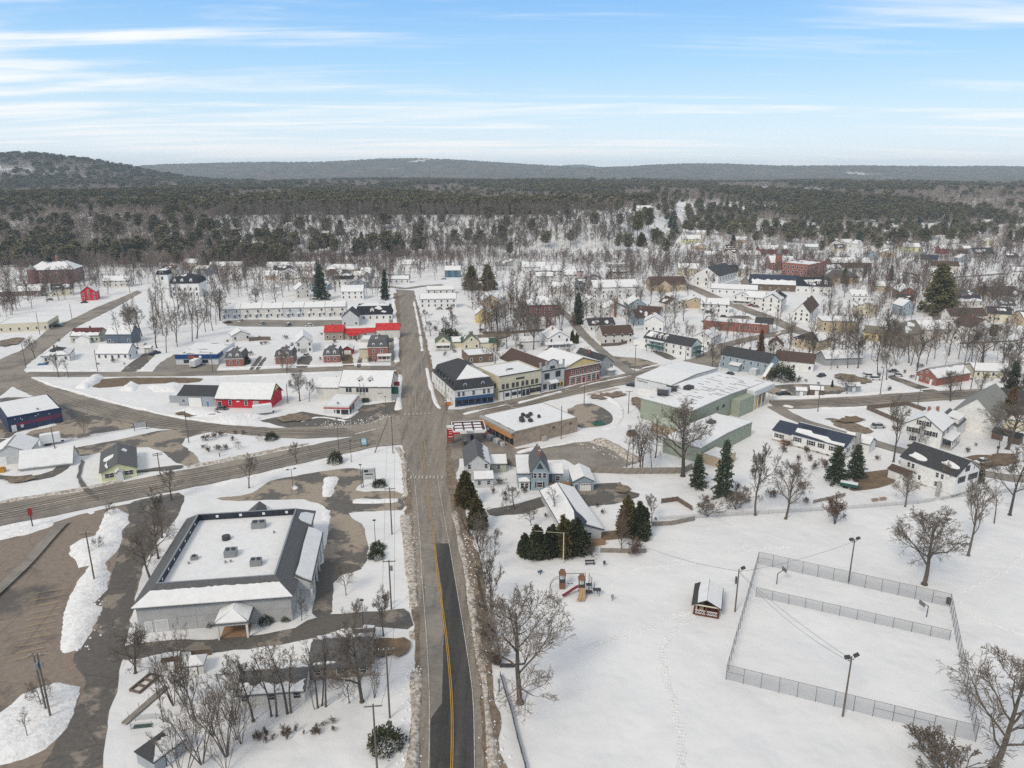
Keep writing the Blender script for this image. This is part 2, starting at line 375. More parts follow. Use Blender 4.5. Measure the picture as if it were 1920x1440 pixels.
A_DARK = asphalt('damp dark asphalt',(0.12,0.11,0.10),(0.25,0.215,0.18),0.15,0.55,0.60)
DIRT = mat('sandy verge',(0.27,0.21,0.155),0.95,col2=(0.13,0.10,0.075),scale=0.6,detail=9,bump=0.08,bscale=3)
LEAF = mat('bare brown earth and leaves',(0.205,0.145,0.09),0.95,col2=(0.12,0.09,0.065),scale=0.5,detail=9,bump=0.08,bscale=3)
LAYER = [0]
def jitter(pts,step,amp,seed):
    g = random.Random(seed); out = []; n = len(pts)
    for i in range(n):
        a,b = pts[i],pts[(i + 1) % n]; k = max(1,int((b - a).length / step))
        for q in range(k):
            p = a.lerp(b,q / k); nrm = Vector((-(b - a).y,(b - a).x,0)).normalized()
            out.append(p + nrm * g.uniform(-amp,amp))
    return out
def sheet(name,pts,m,kind='structure',lay=None,step=2.2,amp=0.30,world=False,seed=0,parent=None):
    """A thin paved sheet laid on the ground, each one 4 mm above the last."""
    if lay is None: LAYER[0] += 1; lay = LAYER[0]
    z = 0.02 + 0.004 * lay
    P = [Vector((p[0],p[1],0)) if world else at(*p) for p in pts]
    far = any(p.z > 0.01 for p in P)
    P = [Vector((p.x,p.y,0)) for p in P]
    for _ in range({'puddle': 1,'bare_patch': 1,'parking_lot': 1,'driveway': 1,'brown_verge': 1}.get(name,0)): P = [q for a,b in zip(P,P[1:] + P[:1]) for q in (a.lerp(b,0.2),a.lerp(b,0.8))]
    P = jitter(P,step,amp,seed + lay) if amp else P
    KEEPOUT.append([(p.x,p.y) for p in P])
    tri = geometry.tessellate_polygon([P])
    V = [(p.x,p.y,float(hgt(p.x,p.y)) + z) for p in P]
    me = bpy.data.meshes.new(name); F = []
    for a,b,c in tri:
        cr = (P[b] - P[a]).cross(P[c] - P[a]).z
        F.append((a,b,c) if cr > 0 else (a,c,b))
    me.from_pydata(V,[],F); me.materials.append(m)
    o = link(name,me,parent)
    if kind: o['kind'] = kind
    return o
def smooth_path(P,step=3.0):
    out = []
    n = len(P)
    for i in range(n - 1):
        p0,p1,p2,p3 = P[max(i - 1,0)],P[i],P[i + 1],P[min(i + 2,n - 1)]
        k = max(2,int((p2 - p1).length / step))
        for q in range(k):
            t = q / k
            out.append(0.5 * ((2 * p1) + (p2 - p0) * t + (2 * p0 - 5 * p1 + 4 * p2 - p3) * t * t + (3 * p1 - p0 - 3 * p2 + p3) * t ** 3))
    out.append(P[-1]); return out
def side(P,i):
    a,b = P[max(i - 1,0)],P[min(i + 1,len(P) - 1)]; d = (b - a); d.z = 0; d.normalize(); return Vector((-d.y,d.x,0))
def band(name,path,width,m,kind='structure',lay=None,world=False,off=0.0,amp=0.0,dash=None,parent=None):
    """A strip of even width along a path: roads and painted lines."""
    if lay is None: LAYER[0] += 1; lay = LAYER[0]
    z = 0.02 + 0.004 * lay
    P = [Vector((p[0],p[1],0)) if world else at(*p) for p in path]; P = smooth_path(P); g = random.Random(lay)
    if width > 2: KEEPOUT.append([tuple((p + side(P,i) * width / 2).xy) for i,p in enumerate(P)] + [tuple((p - side(P,i) * width / 2).xy) for i,p in reversed(list(enumerate(P)))])
    mb = MB(); last = None; run = 0
    for i,p in enumerate(P):
        s = side(P,i); a = p + s * (off + width / 2 + g.uniform(-amp,amp)); b = p + s * (off - width / 2 + g.uniform(-amp,amp))
        a.z = float(hgt(a.x,a.y)) + z; b.z = float(hgt(b.x,b.y)) + z
        if last is not None and (dash is None or (i % (dash[0] + dash[1])) < dash[0]): mb.poly([last[1],b,a,last[0]])
        last = (a,b)
    o = mb.build(name,m,parent)
    if kind: o['kind'] = kind
    return o
def fbm(x,y,sc,seed=0):
    z = 0; a = 1
    for k in range(4):
        z = z + a * wob(x + 13.7 * seed + 31 * k,y - 7.1 * seed + 17 * k,sc); sc *= 0.47; a *= 0.55
    return z
def bank(path,width,height,m=None,label=None,world=False,seed=0,gaps=0.0):
    """A ploughed ridge of snow along a kerb."""
    P = [Vector((p[0],p[1],0)) if world else at(*p) for p in path]; P = smooth_path(P,0.9); K = 9
    g = np.random.default_rng(seed + len(P)); V = []; 
    base = [p.z for p in P]
    for i,p in enumerate(P):
        s = side(P,i); w = width * (0.8 + 0.35 * float(wob(i * 1.0,seed * 3.1,6.0))); end = min(1.0,i / 4,(len(P) - 1 - i) / 4)
        hh = height * (0.72 + 0.45 * float(wob(i * 1.0,seed * 5.3 + 9,4.0)))
        for k in range(K):
            t = k / (K - 1) * 2 - 1
            q = p + s * (t * w / 2 + 0.04 * g.normal())
            z = hh * end * max(0.0,1 - t * t) ** 0.8 * (0.9 + 0.2 * g.random() + 0.25 * float(wob(p.x + t * 2,p.y,0.9))) - (0.12 if abs(t) > 0.99 else 0)
            V.append((q.x,q.y,base[i] + z + 0.01))
    n = len(P); F = [(i * K + k,i * K + k + 1,(i + 1) * K + k + 1,(i + 1) * K + k) for i in range(n - 1) for k in range(K - 1)]
    o = link('snow_bank',npmesh('snow_bank',V,np.array(F)[:,::-1],m or DIRTY,True)); return tag(o,label or 'ploughed snow ridge along the road edge','snow bank',kind='stuff')
def inside(px,py,poly):
    c = np.zeros(px.shape,bool); n = len(poly); j = n - 1
    for i in range(n):
        xi,yi = poly[i]; xj,yj = poly[j]
        c ^= ((yi > py) != (yj > py)) & (px < (xj - xi) * (py - yi) / (yj - yi + 1e-12) + xi); j = i
    return c
def free(x,y):
    ok = np.ones(np.shape(x),bool)
    for q in KEEPOUT:
        a = np.array(q); m = (x > a[:,0].min()) & (x < a[:,0].max()) & (y > a[:,1].min()) & (y < a[:,1].max())
        if m.any(): ok[m] &= ~inside(x[m],y[m],q)
    return ok
def mound(pts,height,m=None,edge=2.5,rough=0.25,res=0.8,seed=1,world=False,label=None):
    """A raised island of snow filling an outline."""
    P = [Vector((p[0],p[1],0)) if world else at(*p) for p in pts]; P = jitter([Vector((p.x,p.y,0)) for p in P],1.5,0.25,seed)
    poly = [(p.x,p.y) for p in P]; xs = [p[0] for p in poly]; ys = [p[1] for p in poly]
    gx = np.arange(min(xs) - res,max(xs) + res * 2,res); gy = np.arange(min(ys) - res,max(ys) + res * 2,res)
    X,Y = np.meshgrid(gx,gy); D = np.full(X.shape,1e9)
    A = np.array(poly); B = np.roll(A,-1,0)
    for a,b in zip(A,B):
        d = b - a; t = np.clip(((X - a[0]) * d[0] + (Y - a[1]) * d[1]) / (d @ d + 1e-9),0,1)
        D = np.minimum(D,np.hypot(X - a[0] - t * d[0],Y - a[1] - t * d[1]))
    ins = inside(X,Y,poly); D = np.where(ins,D,-D)
    g = np.random.default_rng(seed)
    prof = 1 - np.exp(-np.maximum(D,0) / edge * 2.2)
    Z = height * prof * (0.85 + rough * fbm(X,Y,3.5,seed) + rough * 0.5 * (g.random(X.shape) - 0.5)) + np.where(D > 0,0.06,D * 0.35)
    Z = np.maximum(Z,-0.4)
    keep = D > -res * 1.2; idx = -np.ones(X.shape,int); idx[keep] = np.arange(keep.sum())
    q = keep[:-1,:-1] & keep[1:,:-1] & keep[:-1,1:] & keep[1:,1:]
    i,j = np.nonzero(q); F = np.stack([idx[i,j],idx[i,j + 1],idx[i + 1,j + 1],idx[i + 1,j]],-1)
    if not len(F): return None
    V = np.stack([X[keep],Y[keep],Z[keep]],-1)
    o = link('snow_bank',npmesh('snow_bank',V,F,m or PLOW,True)); return tag(o,label or 'heaped snow left beside the cleared pavement','snow bank',kind='stuff')

# lots and driveways first, roads above them, lines last
sheet('parking_lot',[(-260,1120),(-60,1012),(0,1000),(60,990),(105,978),(160,962),(240,945),(330,925),(345,940),(330,975),(300,1000),(275,1040),(262,1085),(252,1130),(238,1180),(232,1215),(225,1245),(217,1290),(206,1325),(195,1375),(192,1460),(195,1560),(-400,1560)],A_BROWN)
sheet('driveway',[(232,945),(330,922),(348,932),(330,975),(298,1010),(272,1050),(258,1100),(245,1150),(236,1210),(219,1290),(205,1330),(193,1400),(190,1440),(120,1440),(60,1470),(100,1400),(150,1310),(165,1270),(130,1240),(180,1180),(196,1120),(215,1060),(232,1000),(245,965)],A_DARK)
sheet('driveway',[(215,1215),(260,1205),(330,1200),(420,1196),(480,1190),(545,1182),(585,1160),(630,1150),(700,1148),(770,1140),(775,1180),(720,1178),(650,1176),(600,1192),(540,1205),(480,1215),(400,1222),(310,1226),(215,1240)],A_DARK,amp=0.4)
sheet('parking_lot',[(402,933),(465,928),(497,908),(512,900),(620,880),(672,878),(685,888),(682,905),(668,912),(665,922),(758,920),(758,956),(735,957),(650,960),(660,972),(683,985),(690,1020),(690,1060),(626,1084),(620,1135),(625,1150),(584,1158),(597,1100),(613,1010),(618,960),(606,945),(560,935),(420,940)],A_LOT)
sheet('driveway',[(595,1050),(690,1062),(626,1084),(620,1135),(625,1152),(584,1160),(590,1110)],A_DARK)
sheet('parking_lot',[(-60,770),(0,745),(70,745),(130,762),(240,792),(272,799),(245,803),(180,813),(125,824),(100,818),(20,832),(-60,850)],A_LOT)
sheet('driveway',[(205,828),(318,803),(410,806),(330,826),(383,865),(342,876),(290,838),(225,840),(155,856),(140,850),(130,842)],A_LOT)
sheet('driveway',[(120,852),(150,846),(140,866),(110,892),(60,903),(10,900),(-40,892),(-40,884),(20,893),(70,892),(105,880)],A_DARK)
sheet('driveway',[(218,700),(255,700),(295,662),(280,656)],A_DARK)
sheet('forecourt',[(283,700),(300,680),(328,664),(332,684),(412,683),(404,700)],A_OLD)
sheet('brown_verge',[(194,708),(385,708),(370,718),(270,720),(188,728),(170,725)],LEAF)
sheet('forecourt',[(487,789),(566,772),(607,779),(653,785),(680,760),(742,753),(752,792),(632,806),(545,804)],A_DARK)
sheet('forecourt',[(836,775),(870,770),(908,772),(905,806),(968,842),(1050,832),(1130,826),(1160,845),(1195,868),(1160,879),(1090,881),(1060,862),(975,864),(940,868),(905,855),(862,860),(852,905),(836,905)],A_ROAD)
sheet('parking_lot',[(1000,846),(1050,838),(1125,830),(1160,847),(1195,868),(1160,878),(1090,879),(1062,862)],A_OLD)
sheet('parking_lot',[(1060,770),(1085,757),(1115,757),(1142,772),(1152,790),(1130,800),(1085,803),(1078,790)],A_LOT)
sheet('driveway',[(912,955),(960,948),(1020,930),(1050,925),(1085,925),(1115,910),(1165,906),(1170,918),(1205,928),(1160,945),(1115,948),(1075,955),(1060,940),(1020,950),(975,965),(920,968)],A_DARK)
sheet('driveway',[(1040,925),(1112,908),(1168,905),(1165,925),(1115,948),(1080,955)],A_DARK)
sheet('driveway',[(1545,783),(1575,786),(1610,795),(1640,808),(1625,813),(1600,811),(1570,800)],DIRT,amp=0.8,step=1.2)
sheet('driveway',[(1595,890),(1680,878),(1682,905),(1640,918),(1590,922),(1600,905)],LEAF)
sheet('driveway',[(1668,703),(1690,710),(1780,740),(1760,745),(1700,722),(1665,709)],A_DARK)
sheet('parking_lot',[(1425,727),(1480,720),(1560,722),(1600,730),(1560,742),(1480,742),(1440,738)],A_LOT)
sheet('driveway',[(1352,706),(1440,716),(1430,728),(1385,720)],LEAF)
sheet('driveway',[(1760,865),(1850,850),(1880,868),(1840,885),(1780,878)],LEAF)
sheet('parking_lot',[(1310,600),(1400,590),(1420,605),(1330,612)],A_LOT)
sheet('parking_lot',[(412,602),(470,599),(560,601),(660,600),(660,610),(560,613),(430,612)],A_OLD)
sheet('driveway',[(636,664),(660,662),(664,692),(646,692)],LEAF)
sheet('forecourt',[(1180,690),(1215,695),(1240,684),(1200,672),(1150,668),(1160,680)],A_LOT)
sheet('driveway',[(560,668),(590,668),(572,695),(555,695)],A_DARK)
# roads
sheet('road_verge',[(756,905),(760,960),(764,1010),(772,1100),(776,1200),(778,1300),(770,1400),(760,1480),(750,1600),(960,1600),(948,1480),(945,1440),(936,1360),(928,1280),(916,1190),(905,1080),(884,1000),(870,940),(856,900),(846,860),(840,820),(760,820)],DIRT,amp=0.5)
sheet('road_verge',[(744,790),(744,740),(742,690),(740,640),(738,590),(738,550),(776,548),(786,580),(800,640),(812,690),(828,730),(842,765),(850,790)],DIRT,amp=0.6)
band('side_street',[(45,702),(200,702),(400,700),(560,694),(660,691),(760,690)],7.5,A_ROAD,amp=0.2)
sheet('side_street',[(-40,690),(0,674),(40,657),(64,640),(92,616),(130,601),(182,576),(232,556),(256,545),(266,548),(218,576),(142,614),(95,650),(50,684),(42,698),(58,708),(24,724),(0,742),(-60,760)],A_ROAD)
sheet('side_street',[(10,700),(45,695),(57,708),(90,723),(180,749),(260,769),(340,786),(420,797),(520,803),(600,800),(690,795),(770,772),(770,815),(700,815),(640,820),(560,823),(470,816),(380,809),(300,804),(240,794),(170,779),(90,756),(20,724)],A_ROAD)
sheet('state_road',[(-200,982),(0,945),(150,922),(300,890),(420,868),(520,848),(600,832),(680,815),(750,798),(790,800),(790,838),(745,834),(700,839),(620,857),(540,874),(470,891),(400,906),(300,926),(200,946),(100,968),(0,986),(-200,1024)],A_ROAD)
sheet('state_road',[(820,770),(865,768),(925,756),(1013,738),(1060,728),(1120,712),(1190,697),(1240,687),(1300,672),(1340,652),(1352,644),(1364,650),(1354,668),(1345,690),(1315,690),(1270,697),(1190,717),(1100,736),(1040,749),(960,767),(905,781),(850,795),(820,800)],A_ROAD)
band('side_street',[(1352,650),(1380,642),(1415,634),(1450,627),(1482,620)],7,A_ROAD,amp=0.2)
band('side_street',[(1270,530),(1300,540),(1345,560),(1400,581),(1450,600),(1500,622),(1560,640)],9.5,A_ROAD,amp=0.2)
band('lane',[(1043,566),(1050,580),(1072,600),(1097,630),(1130,660),(1152,678),(1185,700)],5,A_OLD,amp=0.2)
band('side_street',[(1446,758),(1500,758),(1600,753),(1700,746),(1785,741),(1920,733),(2050,726)],11,A_ROAD,amp=0.25)
band('lane',[(1450,762),(1500,788),(1600,820),(1700,848),(1770,868),(1850,889),(1920,899),(2050,905)],5.5,A_OLD,amp=0.25)
band('lane',[(1256,462),(1262,450),(1275,432),(1272,415),(1266,405)],8,A_OLD)
band('lane',[(690,540),(730,538),(760,541),(790,537),(830,534)],6,A_OLD)
band('lane',[(1690,510),(1760,520),(1850,516),(1930,508)],6,A_OLD)
band('sidewalk',[(737,690),(735,650),(733,610),(732,570)],2.0,A_OLD,amp=0.2)
band('sidewalk',[(862,774),(930,760),(1013,743),(1060,732),(1120,716)],2.2,A_OLD,amp=0.15)
main = sheet('main_road',[(770,905),(772,960),(776,1010),(783,1100),(788,1200),(790,1300),(788,1400),(785,1480),(778,1600),(932,1600),(915,1480),(905,1440),(901,1300),(886,1200),(869,1080),(855,1000),(845,940),(838,900),(836,860),(842,800),(846,790),(826,742),(806,700),(797,650),(787,600),(781,570),(776,545),(742,543),(748,560),(751,600),(754,650),(752,700),(750,740),(750,800),(752,830),(765,865)],A_MAIN,amp=0.25)
sheet('fresh_asphalt_lane',[(788,1021),(842,1020),(852,1080),(862,1140),(872,1200),(880,1250),(886,1300),(890,1370),(891,1440),(893,1600),(800,1600),(806,1440),(808,1350),(828,1320),(830,1190),(822,1095),(800,1080)],A_NEW,amp=0.06,step=4)
sheet('fresh_asphalt_lane',[(789,1021),(815,1021),(829,1110),(832,1190),(829,1320),(808,1345),(806,1300),(800,1180),(796,1080)],A_OLD,amp=0.06,step=4)
WPAINT = mat('worn white road paint',(0.62,0.60,0.56),0.8,col2=(0.34,0.31,0.28),scale=1.2,detail=8)
YPAINT = mat('yellow road paint',(0.60,0.33,0.04),0.8,col2=(0.42,0.25,0.06),scale=1.0,detail=8)
FPAINT = mat('faded yellow road paint',(0.52,0.35,0.13),0.85,col2=(0.34,0.26,0.15),scale=0.8,detail=8)
lineL = [(775,890),(777,900),(783,960),(788,1021),(791,1080),(800,1200),(805,1300),(805,1380),(804,1440),(800,1600)]
lineR = [(820,890),(821,900),(831,960),(842,1020),(852,1080),(872,1200),(886,1300),(889,1370),(890,1440),(892,1600)]
lineC = [(789,825),(796,870),(800,900),(807,960),(815,1020),(821,1080),(837,1200),(846,1300),(848,1370),(847,1440),(843,1600)]
TRK = asphalt('tyre worn asphalt',(0.222,0.195,0.168),(0.262,0.229,0.194),0.25,0.42,0.6,gritty=0.2)
for path,offs in (([(789,825),(782,770),(777,720),(774,660),(768,600),(763,556)],(-3.6,-1.6,1.5,3.4)),([(789,825),(800,900),(807,960),(815,1018)],(-2.7,-0.9)),([(789,825),(800,900),(807,960),(815,1018)],(1.0,2.6)),([(-60,976),(0,966),(150,935),(300,908),(470,876),(560,855),(640,838),(700,826)],(-3.0,-1.4,1.4,3.0)),([(40,712),(90,738),(170,763),(240,780),(320,795),(420,803),(540,812),(650,808)],(-2.2,-0.7,0.9,2.3)),([(900,774),(960,761),(1040,741),(1110,722),(1200,704),(1270,688)],(-3.0,-1.3,1.2,2.8)),([(1446,758),(1600,753),(1700,746),(1785,741),(1920,733)],(-2.4,-0.8,0.8,2.4))):
    for o_ in offs: band('wheel_track',path,0.62,TRK,off=o_,amp=0.1)
for q in ([(466,694),(474,694),(492,670),(486,668)],[(478,694),(484,694),(500,672),(496,670)],[(240,888),(250,884),(345,872),(340,880)],[(152,862),(158,868),(150,900),(188,938),(182,940),(142,905)],[(668,690),(676,690),(680,664),(675,664)],[(1256,676),(1270,672),(1230,655),(1222,660)],[(1060,640),(1072,650),(1060,655),(1040,645)]): sheet('driveway',q,A_DARK,amp=0.25)
band('road_marking',lineL,0.14,WPAINT); band('road_marking',lineR,0.14,WPAINT)
band('road_marking',lineC[4:],0.13,YPAINT,off=0.14); band('road_marking',lineC[4:],0.13,YPAINT,off=-0.14)
band('road_marking',lineC[:5],0.13,FPAINT,off=0.15); band('road_marking',lineC[:5],0.13,FPAINT,off=-0.15)
band('road_marking',[(780,770),(779,745),(776,720)],0.15,WPAINT)
band('road_marking',[(0,966),(150,935),(300,908),(470,876),(560,855),(640,838),(700,826)],0.28,WPAINT)
band('road_marking',[(960,762),(1040,742),(1110,722),(1200,704)],0.2,WPAINT)
for i,x in enumerate((771,779,786,792,800,807,814,821,829)):
    a = at(x,897); band('crosswalk_bar',[(a.x,a.y - 1.1),(a.x,a.y + 1.1)],0.35,WPAINT,world=True)
for i in range(7):
    x,y = 760 + i * 7.5,779 - i * 0.3
    a = at(x,y); band('crosswalk_bar',[(a.x,a.y - 0.9),(a.x,a.y + 0.9)],0.4,WPAINT,world=True)
for (x,y) in ((945,756),(952,760),(957,763),(962,766)):
    a = at(x,y); band('crosswalk_bar',[(a.x - 1.2,a.y + 0.5),(a.x + 1.2,a.y - 0.5)],0.5,WPAINT,world=True)
# parking bays of the lower lot
for i in range(11):
    y = 1110 + i * 12.5; x = 128 - i * 4.6 - (i * i) * 0.05
    band('bay_line',[at(x,y - 5).xy[:] ,at(x - 62 + i,y + 6).xy[:]],0.12,FPAINT,world=True)

# ground showing through where snow was pushed about
for i,q in enumerate(([(325,775),(400,768),(415,776),(350,784)],[(510,786),(560,776),(590,786),(540,794)],[(0,900),(50,893),(70,900),(20,908)],[(1558,790),(1600,780),(1625,790),(1590,797)],[(1100,745),(1160,735),(1180,742),(1130,752)],[(1195,745),(1220,770),(1205,778),(1180,752)],[(700,1202),(770,1200),(772,1232),(720,1236),(695,1225)],[(1580,700),(1640,715),(1610,722),(1560,708)],[(1150,905),(1195,920),(1160,930)],[(1830,862),(1900,850),(1915,868),(1850,880)],[(0,640),(45,632),(40,645),(0,652)],[(880,630),(960,626),(955,634),(885,640)])): sheet('bare_patch',q,DIRT if i % 3 else LEAF,amp=1.0,step=1.3)
band('wet_track',[(-60,1160),(0,1108),(40,1070),(75,1032),(100,1003),(120,982)],2.6,A_OLD,amp=0.12)
# ploughed ridges
BK = [([(760,965),(764,1010),(770,1060),(774,1110),(777,1142)],3.0,0.8,DIRTY),([(776,1182),(780,1200)],2.4,0.6,DIRTY),
      ([(781,1255),(780,1300),(780,1345),(777,1400),(772,1440),(768,1490),(766,1540)],2.6,0.8,DIRTY),
      ([(850,955),(860,1000),(870,1050),(881,1110),(894,1190),(908,1280),(918,1370),(925,1440),(930,1490),(934,1540)],2.4,0.6,DIRTY),
      ([(757,868),(760,905),(761,935)],2.2,0.6,DIRTY),([(744,838),(752,850),(757,866)],2.0,0.5,DIRTY),
      ([(747,770),(748,740),(748,712),(747,702)],3.4,0.8,PLOW),([(744,680),(743,643),(742,613),(739,585),(737,560)],3.4,0.9,PLOW),
      ([(792,660),(787,620),(781,590),(776,565)],2.0,0.6,PLOW),([(800,690),(804,710),(811,737),(818,758),(826,768)],2.2,0.7,PLOW),
      ([(60,708),(100,722),(200,750),(270,768),(350,785),(430,796)],2.4,0.6,PLOW),([(50,694),(130,694),(205,694)],2.6,0.6,PLOW),
      ([(255,694),(280,694)],2.4,0.5,PLOW),([(410,692),(500,688),(640,684),(700,683)],2.2,0.5,PLOW),([(410,706),(560,701),(600,700)],2.2,0.5,PLOW),
      ([(0,942),(150,918),(230,902)],2.6,0.7,DIRTY),([(350,876),(420,864),(520,844),(580,832)],2.4,0.7,DIRTY),([(0,990),(60,980),(100,973)],2.4,0.5,PLOW),
      ([(400,910),(470,895),(540,878),(620,861),(700,843)],2.2,0.5,PLOW),
      ([(865,778),(930,764),(958,758)],2.2,0.5,PLOW),([(968,757),(1040,738),(1056,733)],2.4,0.6,PLOW),([(1056,733),(1120,718),(1190,704)],1.8,0.5,PLOW),
      ([(1100,741),(1140,732),(1160,728)],3.0,0.9,DIRTY),([(1120,742),(1150,752),(1165,770),(1155,795),(1130,806)],3.4,0.7,PLOW),
      ([(1200,692),(1240,683),(1262,677)],1.8,0.5,PLOW),([(1500,744),(1600,740),(1700,733),(1770,727)],2.2,0.6,PLOW),([(1530,766),(1600,764),(1700,757)],2.0,0.5,PLOW),
      ([(1110,826),(1150,838),(1175,855),(1198,866)],5.5,1.8,DIRTY),([(1130,886),(1200,878)],2.0,0.6,PLOW),
      ([(560,792),(600,783),(650,790)],1.6,0.5,PLOW),([(700,792),(722,784),(740,780)],2.0,0.6,DIRTY),([(640,784),(655,783),(672,770)],2.2,0.7,PLOW),
      ([(660,816),(700,806),(730,800)],1.6,0.4,DIRTY),([(968,850),(1020,838),(1060,832),(1095,822)],2.4,0.7,PLOW),([(1465,760),(1490,765)],3.5,1.2,PLOW),
      ([(1450,590),(1480,603)],2,0.6,PLOW),([(1390,610),(1440,616),(1462,622),(1452,628)],1.8,0.5,PLOW)]
for i,(p,w,h,m_) in enumerate(BK): bank(p,w,h,m_,seed=i,label=('grimy ploughed snow ridge beside the road' if m_ is DIRTY else 'white ploughed snow ridge beside the road'))
# heaped islands
MO = [([(217,952),(240,965),(242,980),(225,1000),(229,1007),(222,1030),(195,1057),(206,1075),(200,1105),(172,1135),(192,1138),(160,1203),(150,1218),(119,1226),(114,1210),(120,1155),(140,1102),(170,1060),(150,1064),(132,1038),(132,1025),(150,1012),(180,1005),(190,980),(200,960)],1.0,PLOW),
      ([(-40,1345),(0,1338),(40,1302),(107,1280),(150,1288),(150,1300),(140,1330),(120,1368),(82,1408),(38,1425),(-40,1442)],1.1,PLOW),
      ([(607,896),(630,894),(634,898),(626,918),(620,932),(604,931)],1.0,PLOW),([(661,936),(690,935),(745,935),(746,942),(690,945),(662,944)],0.7,PLOW),
      ([(545,912),(552,909),(559,914),(552,920)],0.6,PLOW),([(608,953),(618,958),(620,975),(606,985),(604,965)],0.9,PLOW),
      ([(100,975),(102,985),(60,1000),(0,1013),(-60,1025),(-60,1012),(0,996),(60,982)],0.5,PLOW),
      ([(140,728),(170,708),(195,706),(185,718),(160,730)],2.2,PLOW),([(225,732),(245,715),(262,722),(250,735)],1.8,PLOW),([(275,725),(330,718),(345,722),(330,735),(290,735)],1.2,PLOW),
      ([(390,792),(420,780),(470,775),(500,780),(480,792),(440,798)],1.3,PLOW),([(330,772),(360,764),(405,768),(420,778),(360,782)],1.2,PLOW),
      ([(1195,740),(1260,745),(1225,720),(1200,715)],0.5,PLOW),([(170,955),(180,960),(172,966),(162,962)],0.3,PLOW)]
for i,(p,h,m_) in enumerate(MO): mound(p,h,m_,seed=i + 3)
# clods of ice and gravel along the verges
def clods(path,n,spread,seed,s=(0.08,0.3)):
    g = random.Random(seed); P = smooth_path([at(*p) for p in path],1.0); mb = MB()
    for _ in range(n):
        p = g.choice(P); x = p.x + g.gauss(0,spread); y = p.y + g.gauss(0,spread); r = g.uniform(*s); k = len(mb.v)
        mb.v += [(x - r,y - r * 0.7,0.0),(x + r,y - r,0.0),(x + r * 0.8,y + r,0.0),(x - r,y + r * 0.8,0.0),(x + r * 0.2,y,r * 1.1 + 0.05)]
        for q in ((0,1,4),(1,2,4),(2,3,4),(3,0,4)): mb.f.append(tuple(k + i for i in q)); mb.m.append(0)
    tag(mb.build('snow_clods',PLOW),'scattered lumps of ploughed snow on the verge','snow',kind='stuff')
clods([(775,960),(775,1140)],220,0.9,1); clods([(776,1250),(770,1440)],220,1.0,2); clods([(872,1000),(900,1200),(930,1440)],420,1.0,3)
clods([(600,800),(700,790),(745,780)],160,2.5,4); clods([(760,870),(760,930)],80,1.0,5); clods([(180,1130),(150,1215)],60,1.2,6); clods([(1110,835),(1190,868)],80,2.0,7)
# ------------------------------------------------------------------ building kit
def bld(name,label,cat,a,ang=0.0,group=None):
    p = at(*a); return empty(name,(p.x,p.y,p.z),R(ang),label,cat,group)
def plane_pt(P,u,v):
    a = Vector(P[0]).lerp(Vector(P[1]),u); b = Vector(P[3]).lerp(Vector(P[2]),u); return a.lerp(b,v)
def snow_ring(P,mode,g):
    n = 14; e = lambda s: g.uniform(-s,s)
    def rect(u0,u1,v0,v1,eb,et,es=0.004):
        r = [(u0 + (u1 - u0) * i / n,v0 + abs(e(eb))) for i in range(n)] + [(u1 - abs(e(es)),v0 + (v1 - v0) * i / 6) for i in range(6)]
        r += [(u1 - (u1 - u0) * i / n,v1 - abs(e(et))) for i in range(n)] + [(u0 + abs(e(es)),v1 - (v1 - v0) * i / 6) for i in range(6)]
        return r
    if mode == 'full': return [rect(0.008,0.992,0.008,0.998,0.02,0.0)]
    if mode == 'most': return [rect(0.01,0.985,0.01,0.84,0.02,0.12,0.02)]
    if mode == 'low': return [rect(0.02,0.98,0.01,0.55,0.02,0.22,0.03)]
    if mode == 'high': return [rect(0.02,0.98,0.45,0.995,0.2,0.0,0.03)]
    if mode == 'left': return [rect(0.01,0.55,0.02,0.99,0.04,0.0,0.10)]
    if mode == 'right': return [rect(0.45,0.99,0.02,0.99,0.04,0.0,0.10)]
    if mode == 'patch':
        out = []
        for _ in range(g.choice((2,3,3))):
            cu,cv,ru,rv = g.uniform(0.2,0.8),g.uniform(0.2,0.75),g.uniform(0.06,0.18),g.uniform(0.08,0.2); ph = g.uniform(0,6)
            out.append([(min(0.98,max(0.02,cu + ru * math.cos(q) * (1 + 0.3 * math.sin(3 * q + ph)))),min(0.97,max(0.02,cv + rv * math.sin(q) * (1 + 0.3 * math.sin(2 * q + ph))))) for q in [2 * math.pi * i / 18 for i in range(18)]])
        return out
    if isinstance(mode,list): return mode
    return []
